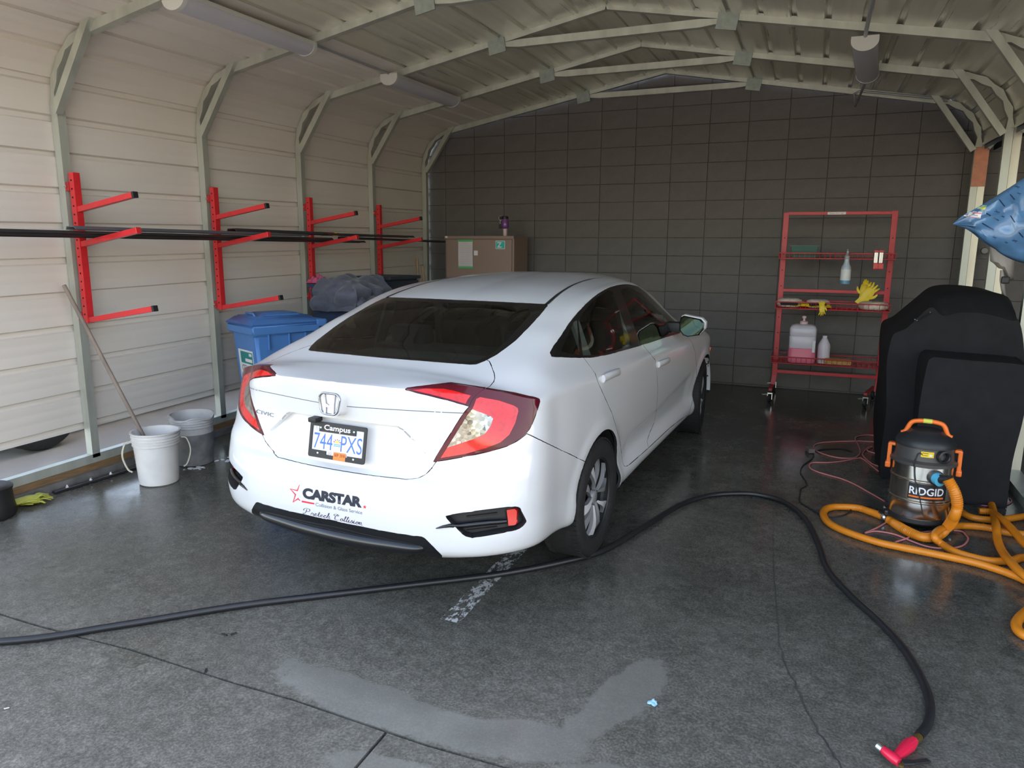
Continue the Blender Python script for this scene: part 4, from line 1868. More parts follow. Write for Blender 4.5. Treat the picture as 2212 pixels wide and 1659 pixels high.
# flowing script: single-stroke letters in a unit grid (x advance, baseline 0, x-height 1, ascender 2)
SCRIPT = {
    'P': (1.75, [[(-.15, .25), (-.28, .05), (-.05, .0), (.35, .6), (.75, 2.0)], [(-.1, 1.25), (-.05, 1.75), (.45, 2.2), (1.25, 2.15), (1.45, 1.6), (1.0, 1.05), (.55, 1.1)]]),
    'r': (.78, [[(-.1, .2), (.25, .95), (.38, .75), (.62, .8), (.50, .3), (.62, .02), (.85, .2)]]),
    'e': (.80, [[(-.05, .2), (.35, .45), (.58, .8), (.42, 1.0), (.2, .7), (.15, .25), (.38, .02), (.72, .25)]]),
    't': (.68, [[(-.1, .2), (.3, .9), (.55, 1.75), (.28, .4), (.32, .02), (.62, .22)], [(.12, 1.12), (.72, 1.18)]]),
    'c': (.78, [[(-.05, .2), (.3, .8), (.6, .95), (.62, .75), (.42, 1.0), (.18, .65), (.18, .2), (.4, .0), (.72, .25)]]),
    'h': (1.1, [[(-.1, .2), (.4, 1.0), (.72, 1.9), (.6, 2.0), (.35, 1.0), (.1, .0)], [(.2, .45), (.5, .95), (.75, .9), (.62, .25), (.78, .0), (1.05, .22)]]),
    'C': (1.55, [[(.35, 1.45), (.05, 1.75), (.35, 2.2), (1.0, 2.2), (1.25, 1.9), (1.1, 1.6), (.85, 1.75), (1.0, 2.1), (.6, 1.7), (.3, .9), (.35, .2), (.75, .0), (1.25, .3)]]),
    'o': (.88, [[(-.05, .2), (.3, .75), (.55, 1.0), (.25, .8), (.15, .3), (.35, .0), (.62, .3), (.66, .75), (.5, .98), (.88, .85)]]),
    'l': (.60, [[(-.1, .2), (.35, 1.0), (.68, 1.9), (.55, 2.0), (.3, 1.0), (.18, .25), (.32, .0), (.58, .22)]]),
    'i': (.55, [[(-.1, .2), (.22, .95), (.12, .3), (.25, .0), (.52, .22)], [(.36, 1.42), (.40, 1.52)]]),
    's': (.70, [[(-.1, .15), (.35, 1.05), (.42, .8), (.52, .35), (.3, .02), (.05, .15), (.3, .08), (.66, .22)]]),
    'n': (1.0, [[(-.1, .3), (.12, .95), (.2, .8), (.08, .0)], [(.12, .4), (.4, .95), (.62, .88), (.5, .25), (.65, .0), (.98, .25)]]),
}
b = NB()
adv = sum(SCRIPT[c][0] for c in 'PretechCollision') + .75
x = 0.0
for c in 'Pretech Collision':
    if c == ' ':
        x += .75
        continue
    w_, strokes = SCRIPT[c]
    for st in strokes:
        P2 = [tuple(p) for p in crom(st, 5)] if len(st) > 2 else st
        px_ = []
        wd = []
        for i, (sx, sy) in enumerate(P2):
            u = (x + sx) / adv
            px_.append((575 + 1275 * u, 800 + 255 * u - sy * 58))
            k = min(i + 1, len(P2) - 1)
            dy = abs(P2[k][1] - P2[max(k - 1, 0)][1]) / (abs(P2[k][0] - P2[max(k - 1, 0)][0]) + abs(P2[k][1] - P2[max(k - 1, 0)][1]) + 1e-6)
            wd.append(5 + 11 * dy ** 2)
        decal_stroke(b, px_, wd, KC)
    x += w_
o = cpart('script_lettering', b, mat('plum_ink_vinyl', (.05, .03, .09), rough=.4), BUMPER, smooth=None)
o['kind'] = 'stuff'
o['label'] = 'script lettering Pretech Collision'

# chrome model name and emblem on the lid
M_CHROME2 = mat('shaded_chrome', (.36, .38, .42), rough=.12, metal=1.0)
decal_text('model_name', 'CIVIC', (128, 662), (350, 84), (6, -74), M_CHROME2, LID, off=.003, crop=HC, spacing=1.05)
EM = Vector((-.002, 0.0, .950))
# emblem frame: x to the car's right, y up, z backward
p0 = cpt(717, 871, 1, 0.0)
ME = basis((p0.x - .012, 0, p0.z), (0, -1, 0), (.10, 0, .995), (-.995, 0, .10))


def rrect(w0, w1, h, r, n=6):
    """rounded trapezoid outline: width w0 at the bottom, w1 at the top"""
    pts = []
    for (cx_, cy_, a0) in ((w1 / 2 - r, h / 2 - r, 0), (-w1 / 2 + r, h / 2 - r, PI / 2), (-w0 / 2 + r, -h / 2 + r, PI), (w0 / 2 - r, -h / 2 + r, 1.5 * PI)):
        for k in range(n + 1):
            a = a0 + PI / 2 * k / n
            pts.append((cx_ + r * math.cos(a), cy_ + r * math.sin(a)))
    return pts


b = NB(); prism(b, rrect(.112, .128, .108, .034), -.055, .002, ME)
EMB = cpart('emblem_pad', b, M_PAINT, LID, smooth=40)
b = NB()
ring = [ME @ Vector((x, y, .006)) for x, y in rrect(.094, .112, .092, .026)]
tube(b, ring + ring[:1], .0048, 8, caps=False)
cpart('emblem_ring', b, M_CHROME2, EMB, smooth=50)
b = NB()
for s in (-1, 1):
    prism(b, [(s * .034, .042), (s * .023, .042), (s * .016, .0), (s * .015, -.042), (s * .028, -.042), (s * .029, 0)], .002, .009, ME)
prism(b, [(-.020, .004), (0, -.006), (.020, .004), (.018, -.014), (0, -.018), (-.018, -.014)], .002, .0085, ME)
cpart('emblem_letter', b, M_CHROME2, EMB, smooth=30)

# licence plate
MPt = basis((.016, 0, .768), (0, -1, 0), (.21, 0, .9777), (-.9777, 0, .21))
LPL = bpy.data.objects.new('licence_plate', None); COL.objects.link(LPL); LPL.parent = CAR
LPL['label'] = 'white licence plate in a black dealer frame'
LPL.empty_display_size = .05
M_PLW = mat('plate_white', (.74, .70, .72), rough=.45)
M_PLB = mat('plate_blue', (.03, .13, .62), rough=.4)
M_PLP = mat('plate_pale_blue', (.36, .46, .66), rough=.5)
M_WHITE = mat('plain_white_ink', (.80, .80, .80), rough=.5)
b = NB(); prism(b, [(-.152, -.076), (.152, -.076), (.152, .076), (-.152, .076)], -.002, .001, MPt)
cpart('plate_sheet', b, M_PLW, LPL, smooth=None)
fr_out = rrect(.313, .313, .163, .010, 4)
inner = [(-.143, .060), (-.104, .060), (-.104, .037), (.098, .037), (.098, .061), (.142, .061), (.142, -.056), (.062, -.056), (.062, -.064), (-.058, -.064), (-.058, -.048), (-.143, -.048)]
b = NB()
n_o, n_i = len(fr_out), len(inner)
loops = [[Vector((x, y, 0)) for x, y in fr_out], [Vector((x, y, 0)) for x, y in reversed(inner)]]
flat_pts = loops[0] + loops[1]
hi = [b.verts.new(MPt @ Vector((p.x, p.y, .007))) for p in flat_pts]
lo = [b.verts.new(MPt @ Vector((p.x, p.y, .0005))) for p in flat_pts]
for t in tessellate_polygon(loops):
    b.faces.new([hi[i] for i in t])
for L0, n0 in ((0, n_o), (n_o, n_i)):
    for i in range(n0):
        j = (i + 1) % n0
        b.faces.new((lo[L0 + i], lo[L0 + j], hi[L0 + j], hi[L0 + i]))
bmesh.ops.recalc_face_normals(b, faces=b.faces[:])
cpart('plate_frame', b, M_BLACK, LPL, smooth=None)


def plate_text(s, w, h, x, y, m, z=.0014, **kw):
    tb = text_fit(s, w, h, **kw)
    bmesh.ops.transform(tb, matrix=MPt @ Matrix.Translation((x, y, z)), verts=tb.verts[:])
    return cpart('lettering', tb, m, LPL, smooth=None)


def plate_poly(pts, m, z=.0014, name='print'):
    b = NB(); prism(b, pts, z, z + .0004, MPt)
    return cpart(name, b, m, LPL, smooth=None)


plate_text('744', .106, .072, -.081, -.006, M_PLB)
plate_text('PXS', .116, .072, .076, -.006, M_PLB)
plate_text('Beautiful British Columbia', .252, .019, -.002, .047, M_PLP)
plate_text('30', .019, .014, -.039, -.056, mat('plate_grey', (.20, .20, .24), rough=.5))
plate_text('Campus', .146, .031, -.004, .055, M_WHITE, z=.0074, offset=.02)
# flag emblem: rising sun over waves
plate_poly([(-.003 + .011 * math.cos(a), -.006 + .010 * math.sin(a)) for a in np.linspace(0, PI, 9)], mat('plate_yellow', (.80, .60, .06), rough=.5), .0016, 'sun_disc')
for k in range(5):
    a = PI * (k + .5) / 5
    c_, s_ = math.cos(a), math.sin(a)
    plate_poly([(-.003 + .012 * c_ - .0015 * s_, -.006 + .012 * s_ + .0015 * c_), (-.003 + .012 * c_ + .0015 * s_, -.006 + .012 * s_ - .0015 * c_), (-.003 + .021 * c_ + .003 * s_, -.006 + .018 * s_ - .003 * c_), (-.003 + .021 * c_ - .003 * s_, -.006 + .018 * s_ + .003 * c_)], [M_DRED, M_PLB][k % 2], .0015, 'sun_ray')
for k in range(2):
    y0 = -.010 - .007 * k
    up = [(x, y0 + .0015 * math.sin(x * 520 + k)) for x in np.linspace(-.021, .016, 11)]
    plate_poly(up + [(x, y - .0042) for x, y in reversed(up)], mat('plate_cyan', (.10, .35, .72), rough=.5), .0015, 'wave')
plate_poly([(-.013, -.081), (.054, -.081), (.054, -.046), (-.013, -.046)], mat('orange_decal', (.82, .20, .03), rough=.5), .0076, 'date_decal')
plate_text('SEP', .024, .013, .004, -.058, mat('decal_black', (.05, .02, .02), rough=.6), z=.0086)
plate_text('2018', .026, .013, .037, -.058, mat('decal_black', (.05, .02, .02), rough=.6), z=.0086)
for x, y, m_ in ((-.101, -.061, M_CHROME), (.098, -.066, M_CHROME), (-.095, .054, M_CHROME), (.090, .054, M_CHROME)):
    b = NB(); lathe(b, [(.0045, 0), (.0045, .002), (0, .003)], n=10)
    bmesh.ops.transform(b, matrix=MPt @ Matrix.Translation((x, y, .007)), verts=b.verts[:])
    cpart('plate_screw', b, m_, LPL, smooth=None)
b = NB(); box(b, (.020, .125, .858), (.05, .045, .022), bev=.006)
cpart('reversing_camera', b, M_BLACK, LID)

# reflector and blade in the fog pocket, both sides
KF = lambda x, y: (850 + x / 3.529, 780 + y / 3.529)
for s in (1, -1):
    ref = [(858, 1130), (915, 1121), (932, 1135), (945, 1240), (938, 1262), (922, 1270), (876, 1274)]
    b = NB()
    hi_ = [on_body(*KF(x, y), .012)[0] for x, y in ref]
    vv = [b.verts.new((p.x, p.y * s, p.z)) for p in hi_]
    f_ = b.faces.new(vv)
    r = bmesh.ops.extrude_face_region(b, geom=[f_])
    for g in r['geom']:
        if isinstance(g, bmesh.types.BMVert):
            g.co.x += .018
    bmesh.ops.recalc_face_normals(b, faces=b.faces[:])
    cpart('reflector', b, mat('red_reflector', (.70, .015, .02), rough=.2, coat=.6), BUMPER, label='red reflector in the bumper pocket')
    b = NB()
    pts = [(326, 1273), (380, 1259), (430, 1251), (500, 1243), (560, 1238), (640, 1230), (720, 1222), (800, 1215), (850, 1210)]
    rad = [.002, .006, .008, .010, .012, .012, .012, .011, .010]
    q = []
    for i, (x, y) in enumerate(pts):
        p = on_body(*KF(x, y), .004 if i < 3 else .022 + .0)[0]
        q.append(Vector((p.x, p.y * s, p.z)))
    tube(b, q, rad, 10)
    cpart('pocket_blade', b, M_BLACKG, BUMPER)
    for yy in (1185, 1290):
        b = NB()
        q = []
        for x in (560, 640, 720, 790):
            p = on_body(*KF(x, yy - (x - 560) * .12), .004)[0]
            q.append(Vector((p.x, p.y * s, p.z)))
        tube(b, q, .005, 6)
        cpart('vent_slat', b, M_BLACK, BUMPER)

# rounded gloss-black lip under the diffuser
b = NB()
lipx = [(731, 1157), (790, 1169), (850, 1178), (895, 1184), (918, 1183)]
q = [cpt(x, y, 0, -.040 + .012 * i / 2) for i, (x, y) in enumerate(lipx)]
q[0] = Vector((-.042, 0, q[0].z))
left = [Vector((p.x, -p.y, p.z)) for p in reversed(q[1:])]
path = [Vector(p) for p in crom([tuple(p) for p in left + q], 6)]
n_ = len(path)
tube(b, path, [.034 * max(.12, math.sin(PI * min(1, max(0, i / (n_ - 1)))) ** .35) for i in range(n_)], 14)
cpart('diffuser_lip', b, M_BLACKG, BUMPER, smooth=60)

# door mirrors
MC = lambda x, y: (1420 + x / 5.1875, 640 + y / 5.1875)
mo = [(245, 300), (262, 237), (295, 222), (480, 262), (520, 305), (515, 372), (460, 438), (335, 455), (285, 438), (250, 388)]
for s in (1, -1):
    U0 = 2.74
    P = [cpt(*MC(x, y), 0, U0) for x, y in mo]
    c_ = sum(P, Vector()) / len(P)
    ring0 = [Vector((p.x, p.y * s, p.z)) for p in P]
    cc = Vector((c_.x, c_.y * s, c_.z))
    def ringat(sc, du, dy=0.0, dz=0.0):
        return [cc + (p - cc) * sc + Vector((du, dy * s, dz)) for p in ring0]
    def loft(rings, capa=True, capb=True):
        b = NB()
        V = [[b.verts.new(p) for p in r] for r in rings]
        n = len(V[0])
        for i in range(len(V) - 1):
            for k in range(n):
                b.faces.new((V[i][k], V[i][(k + 1) % n], V[i + 1][(k + 1) % n], V[i + 1][k]))
        if capa: b.faces.new(V[0][::-1])
        if capb: b.faces.new(V[-1])
        bmesh.ops.recalc_face_normals(b, faces=b.faces[:])
        return b
    MR = cpart('door_mirror', loft([ringat(.90, .012), ringat(.93, .0), ringat(1.0, .004), ringat(1.03, .03), ringat(1.0, .05)], False), M_BLACKG, smooth=45, label='black-rimmed door mirror with a white cap')
    cpart('mirror_glass', loft([ringat(.905, .008), ringat(.9, .014)]), mat('mirror_glass', (.055, .085, .07), rough=.03, metal=1.0), MR, smooth=30)  # dark green reflection put into the glass colour
    cpart('mirror_cap', loft([ringat(1.045, .025, -.004, .006), ringat(1.07, .05, -.008, .008), ringat(.98, .10, -.004, .002), ringat(.70, .145), ringat(.3, .16)]), M_PAINT, MR, smooth=60)
    b = NB()
    arm0 = cpt(*MC(250, 385), 0, U0)
    box(b, (2.80, s * (arm0.y + .055), arm0.z + .02), (.09, .13, .07), bev=.02)
    cpart('mirror_foot', b, M_BLACK, MR, smooth=45)

# door handles
for (pts, nm) in (([(590, 385), (640, 355), (700, 330), (755, 312)], 'r'), ([(1175, 232), (1205, 213), (1245, 196), (1282, 182)], 'f')):
    for s in (1, -1):
        b = NB()
        q = []
        for i, (x, y) in enumerate(pts):
            p, n = on_body(*DP([(x, y)])[0], .016 if 0 < i < 3 else .006)
            q.append(Vector((p.x, p.y * s, p.z)))
        fr = frames_along([Vector(p) for p in crom([tuple(p) for p in q], 4)])
        rings = []
        for (p, t, a, c_) in fr:
            rings.append([b.verts.new(p + a * math.cos(2 * PI * k / 10) * .021 + c_ * math.sin(2 * PI * k / 10) * .012) for k in range(10)])
        for i in range(len(rings) - 1):
            for k in range(10):
                b.faces.new((rings[i][k], rings[i][(k + 1) % 10], rings[i + 1][(k + 1) % 10], rings[i + 1][k]))
        b.faces.new(rings[0][::-1]); b.faces.new(rings[-1])
        bmesh.ops.recalc_face_normals(b, faces=b.faces[:])
        cpart('door_handle', b, M_PAINT, smooth=60)

# side marker and the bare bumper flange in front of the front wheel
for s in (-1, 1):
    b = NB()
    arc = [(3.70 + .364 * math.cos(a), .318 + .364 * math.sin(a)) for a in np.linspace(-.05, .62 * PI / 2, 12)]
    for y0, y1 in ((.885, .865),):
        prev = None
        for (x, z) in arc:
            q = (b.verts.new((x, s * y0, z)), b.verts.new((x - .004, s * (y1 - .02), z)))
            if prev: b.faces.new((prev[0], q[0], q[1], prev[1]))
            prev = q
    FL = cpart('arch_flange', b, M_PAINT, FBUMPER, smooth=60)
    for k in (4, 8):
        x, z = arc[k]
        b = NB(); lathe(b, [(.007, 0), (.007, .004), (0, .005)], n=8, M=Matrix.Rotation(-PI / 2, 4, 'Y'), c=(x - .004, s * .862, z))
        cpart('flange_clip', b, M_BLACK, FL)
    b = NB(); box(b, (4.02, s * .876, .68), (.05, .02, .035), bev=.006)
    cpart('side_marker', b, mat('amber_lens', (.55, .14, .03), rough=.2), FBUMPER)
# =================================================================== things along the beige wall
M_RED = mat('red_powder_coat', (.62, .022, .028), rough=.35, coat=.3, noise=.08, nscale=15)
M_REDD = mat('worn_red_paint', (.42, .022, .026), rough=.45, noise=.2, nscale=20)
M_BOLT = mat('zinc_bolt', (.55, .54, .5), rough=.3, metal=.9)
M_HOLE = mat('dark_hole', (.03, .004, .004), rough=.9)
RACK_Y = [3.37, 4.58, 5.79, 7.01]
RLAB = ['red cantilever rack on the frame post behind the white bucket', 'red cantilever rack on the frame post beside the blue bin',
        'red cantilever rack on the frame post behind the grey jacket', 'red cantilever rack on the frame post nearest the block wall']


def wall_rack(y, label):
    xb = -4.548
    zb, zt = .985, 1.975
    off = -gz(y)
    T = thing('wall_rack', label, 'rack', (xb, y, zb), group='red cantilever racks on the frame posts')
    y += .055
    b = NB()
    box2(b, (xb - .022, y - .025, zb), (xb + .022, y + .025, zt), bev=.003)
    U = obj('upright', b, M_RED, T)
    b = NB()
    lathe(b, [(.006, 0), (.006, .002), (0, .002)], n=8, M=Matrix.Rotation(PI / 2, 4, 'X'))
    hm = bpy.data.meshes.new('hole'); b.to_mesh(hm); b.free(); hm.materials.append(M_HOLE)
    for k in range(17):
        z = zb + .06 + k * .055
        h = bpy.data.objects.new('hole', hm)
        COL.objects.link(h); h.parent = U
        h.location = (xb, y - .0255, z)
    for k, (z0, z1, xl) in enumerate(((1.738, 1.822, -4.02), (1.512, 1.60, -4.02), (1.005, 1.105, -3.93))):
        b = NB()
        beam(b, (xb + .018, y, z0), (xl, y, z1), .036, .036, up=(0, 0, 1), bev=.003)
        A = obj('arm', b, M_RED, T)
        b = NB()
        d = (Vector((xl, y, z1)) - Vector((xb, y, z0))).normalized()
        beam(b, Vector((xl, y, z1)) - d * .004, Vector((xl, y, z1)) + d * .014, .039, .039, up=(0, 0, 1), bev=.003)
        obj('end_cap', b, M_BLACK if k != 1 else M_RED, A)
    for z in (1.885, 1.03):
        b = NB()
        box2(b, (xb - .058, y - .03, z - .028), (xb - .022, y + .004, z + .028), bev=.002)
        obj('clamp_bracket', b, M_REDD, T)
        b = NB()
        lathe(b, [(.009, 0), (.009, .01), (.004, .012), (.004, .018)], n=6, M=Matrix.Rotation(PI / 2, 4, 'X'), c=(xb - .045, y - .03, z))
        obj('bolt', b, M_BOLT, T)


M_BLACK = mat('matt_black_plastic', (.012, .012, .013), rough=.55, noise=.15, nscale=60)
for y, l in zip(RACK_Y, RLAB):
    wall_rack(y, l)

# long dark mouldings lying on the middle arms
M_TRIMD = mat('charcoal_moulding', (.022, .022, .025), rough=.28, coat=.3, noise=.15, nscale=12)
M_TRIMG2 = mat('slate_moulding', (.085, .088, .10), rough=.35, coat=.2)
M_YTAPE = mat('yellow_tape', (.75, .58, .02), rough=.5)


def moulding(label, x, y0, y1, z, w=.09, h=.022, m=None, tape=False, dx=0.0, tilt=0.0):
    """shallow channel section, ends cut square"""
    T = thing('moulding', label, 'moulding', (x, y0, z))
    sec = [(-w / 2, 0), (-w * .42, h), (w * .30, h * 1.1), (w / 2, h * .35), (w / 2, h * .15), (w * .28, h * .8), (-w * .38, h * .75), (-w * .44, 0)]
    b = NB()
    rows = []
    for y, xx, zz in ((y0, x, z), (y1, x + dx, z + tilt)):
        rows.append([b.verts.new((xx + px, y, zz + pz)) for px, pz in sec])
    n = len(sec)
    for j in range(n):
        b.faces.new((rows[0][j], rows[0][(j + 1) % n], rows[1][(j + 1) % n], rows[1][j]))
    b.faces.new(rows[0][::-1]); b.faces.new(rows[1])
    bmesh.ops.recalc_face_normals(b, faces=b.faces[:])
    obj('strip', b, m or M_TRIMD, T)
    if tape:
        b = NB()
        box2(b, (x - w / 2 - .002 + dx, y1 - .06, z + tilt - .001), (x + w / 2 + .002 + dx, y1 - .03, z + tilt + h * 1.15))
        obj('tape_band', b, M_YTAPE, T)
    return T


# arms rise outwards from z 1.52 at the upright to 1.60 at the tip
armz = lambda x: 1.512 + (x + 4.53) / .51 * .088 + .021
moulding('long charcoal moulding furthest back on the red racks', -4.46, 1.6, 6.6, armz(-4.44) + .004, .075)
moulding('charcoal moulding lying behind the slate one on the racks', -4.36, 2.2, 5.9, armz(-4.33) + .004, .08)
moulding('slate grey moulding lying along the first two red racks', -4.22, 3.12, 5.35, armz(-4.19) + .006, .09, m=M_TRIMG2)
moulding('charcoal moulding with a yellow tape band at its end', -4.26, 4.50, 5.78, armz(-4.22) + .032, .10, .026, tape=True, dx=.05, tilt=-.006)
moulding('charcoal moulding bridging the last two red racks', -4.16, 5.55, 7.10, armz(-4.12) + .006, .09, tilt=.004)
moulding('thin charcoal moulding poking past the last rack towards the wall', -4.28, 5.95, 8.15, armz(-4.25) + .004, .06, tilt=-.012)

# ------------------------------------------------------------------ buckets and mop
M_PAIL = mat('white_pail_plastic', (.70, .68, .66), rough=.4, noise=.06, nscale=9)
M_PAILG = mat('grimy_pail_plastic', (.52, .51, .50), rough=.45, noise=.15, nscale=8)
M_WIRE = mat('pail_wire', (.62, .60, .50), rough=.4, metal=.4)
M_INK = mat('faded_print', (.42, .42, .44), rough=.6)


def pail(name, label, c, h, r0, r1, m, hy=0.0, ragged=False):
    T = thing(name, label, 'bucket', c)
    b = NB()
    t = .004
    prof = [(0, .004), (r0 - .006, 0), (r0, .006)]
    zs = lambda z: r0 + (r1 - r0) * z / h
    for z in (.55, .72):
        prof.append((zs(h * z), h * z))
    for z in (.745, .80, .845, .90):     # three strengthening rings
        prof += [(zs(h * z), h * z), (zs(h * z) + .007, h * z + .003), (zs(h * z) + .007, h * z + .010), (zs(h * z), h * z + .013)]
    prof += [(zs(h) + .002, h * .975), (zs(h) + .009, h * .98), (zs(h) + .009, h), (zs(h) - t, h)]
    prof += [(zs(h * .5) - t, h * .5), (r0 - t, .02), (0, .018)]
    rings = lathe(b, prof, n=48, c=c)
    if ragged:   # broken rim
        for v in b.verts:
            if v.co.z > c[2] + h * .955:
                a = math.atan2(v.co.y - c[1], v.co.x - c[0])
                v.co.z -= max(0, .030 * math.sin(a * 1.0 + 2.2) + .016 * math.sin(a * 4 + 1) - .006)
    obj('shell', b, m, T, smooth=35)
    # wire bail hanging down on both sides
    b = NB()
    zh = c[2] + h * .83
    rr = zs(h * .83) + .010
    a0 = hy
    e1 = Vector((c[0] + rr * math.cos(a0), c[1] + rr * math.sin(a0), zh))
    e2 = Vector((c[0] - rr * math.cos(a0), c[1] - rr * math.sin(a0), zh))
    return T, e1, e2


c1 = at_g(*(935 / 2.765, 550 + 1340 / 2.765))
c1 = Vector((-4.075, 3.475, gz(3.475)))
T, e1, e2 = pail('bucket', 'white plastic bucket holding a mop handle', tuple(c1), .365, .125, .150, M_PAIL, hy=.86)
for e, s in ((e1, 1), (e2, -1)):
    d = (e - Vector((c1.x, c1.y, e.z))).normalized()
    b = NB()
    tube(b, [Vector(p) for p in crom([tuple(e), tuple(e + d * .035 + Vector((0, 0, -.015))), tuple(e + d * .055 + Vector((0, 0, -.10))), tuple(e + d * .030 + Vector((0, 0, -.19))), tuple(e + d * .004 + Vector((0, 0, -.215)))], 5)], .0065, 6)
    obj('bail', b, M_WIRE, T, smooth=60)
# faded round mark on the front
b = NB()
lathe(b, [(.036, 0), (.042, 0)], n=24, cap=False)
ang = -2.25
Mk = Matrix.Translation((c1.x + .1385 * math.cos(ang), c1.y + .1385 * math.sin(ang), c1.z + .20)) @ Matrix.Rotation(ang + PI / 2, 4, 'Z') @ Matrix.Rotation(PI / 2 + .065, 4, 'X')
bmesh.ops.transform(b, matrix=Mk, verts=b.verts[:])
obj('faded_mark', b, M_INK, T)

c2 = Vector((-4.195, 3.905, gz(3.905)))
T, e1, e2 = pail('bucket', 'grimy translucent bucket with a broken rim', tuple(c2), .375, .132, .150, M_PAILG, hy=.8, ragged=True)
b = NB()
dd = e2 - e1
mid = (e1 + e2) / 2
nrm = Vector((dd.y, -dd.x, 0)).normalized()
if nrm.y > 0: nrm = -nrm
pts = []
for k in range(17):
    a = PI * k / 16
    rr = dd.length / 2
    p = mid + (e1 - mid).normalized() * math.cos(a) * rr + (nrm * .55 * math.sin(a) + Vector((0, 0, -.45 * math.sin(a)))) * rr
    pts.append(p)
tube(b, pts, .003, 6)
obj('bail', b, M_WIRE, T, smooth=60)
b = NB()     # murky water
lathe(b, [(0, .0), (.140, .0)], n=32, c=(c2.x, c2.y, c2.z + .27), cap=False)
obj('water', b, mat('murky_water', (.20, .20, .19), rough=.06), T)
# the lower part is lined with grey scum: a separate band
b = NB()
lathe(b, [(.1335, .004), (.1452, .235)], n=40, c=tuple(c2), cap=False)
obj('scum_band', b, mat('grey_scum', (.20, .20, .205), rough=.5, noise=.3, nscale=14), T, smooth=60)

b = NB()
m0 = Vector((c1.x + .035, c1.y + .01, c1.z + .05))
m1 = Vector((-4.585, 3.30, 1.245))
pts = [m0.lerp(m1, t) for t in np.linspace(0, 1, 6)]
tube(b, pts, .0135, 10)
MOP = thing('mop', 'wooden mop handle standing in the white bucket', 'mop', tuple(m0))
obj('handle', b, mat('grey_weathered_wood', (.24, .19, .155), rough=.7, noise=.2, nscale=20, stretch=(1, 1, .1)), MOP, smooth=50)
b = NB()
box(b, m0 + Vector((0, 0, .01)), (.09, .05, .06), bev=.012)
obj('mop_head', b, mat('mop_yarn', (.35, .33, .30), rough=.95, noise=.3, bump=.6), MOP)

# soap foam patch beside the grimy bucket
b = NB()
rf = random.Random(5)
for (fx, fy, fr) in ((-4.02, 4.02, .05), (-3.985, 4.09, .035), (-4.06, 3.80, .03), (-4.10, 3.77, .022)):
    for k in range(9):
        x, y = fx + rf.gauss(0, fr * .6), fy + rf.gauss(0, fr * .6)
        r = rf.uniform(.008, .02)
        bmesh.ops.create_icosphere(b, subdivisions=1, radius=r, matrix=Matrix.Translation((x, y, gz(y) + .001)) @ Matrix.Diagonal((1, 1, .35, 1)))
tag(obj('soap_foam', b, mat('white_foam', (.75, .76, .8), rough=.6), smooth=60), 'white soap foam on the floor by the grimy bucket', 'foam', kind='stuff')


# ------------------------------------------------------------------ crumpled cloth helper
def crumple(name, label, cat, c, size, m, seed=1, n=26, h=.05, fingers=0, rot=0.0, thick=.004, parent=None):
    """rag / glove dropped on a surface: an irregular lobed sheet with folds"""
    rr = random.Random(seed)
    ph = [(rr.uniform(.8, 2.6), rr.uniform(0, 6.28), rr.uniform(0, 6.28)) for _ in range(5)]
    b = NB()
    rows = []
    for i in range(n):
        row = []
        for j in range(n):
            u, v = i / (n - 1) * 2 - 1, j / (n - 1) * 2 - 1
            # square -> lobed disc
            a = math.atan2(v, u)
            rad = max(abs(u), abs(v))
            lob = 1 + .22 * math.sin(a * 3 + ph[0][1]) + .14 * math.sin(a * 5 + ph[1][1]) + (.20 * max(0, math.sin(a * fingers)) if fingers else 0)
            x, y = math.cos(a) * rad * lob * size[0] / 2, math.sin(a) * rad * lob * size[1] / 2
            z = 0
            for k, (f, p1, p2) in enumerate(ph):
                z += math.sin(u * f * 3.2 + p1 + v * 2) * math.sin(v * f * 3.0 + p2 - u) / (1 + .4 * k)
            z = h * (.45 + .28 * z) * (1 - rad ** 3 * .85)
            cs, sn = math.cos(rot), math.sin(rot)
            row.append(b.verts.new((c[0] + x * cs - y * sn, c[1] + x * sn + y * cs, c[2] + max(.002, z))))
        rows.append(row)
    for i in range(n - 1):
        for j in range(n - 1):
            b.faces.new((rows[i][j], rows[i + 1][j], rows[i + 1][j + 1], rows[i][j + 1]))
    bmesh.ops.recalc_face_normals(b, faces=b.faces[:])
    thicken(b, thick)
    o = obj(name, b, m, parent, smooth=70)
    return tag(o, label, cat) if parent is None else o


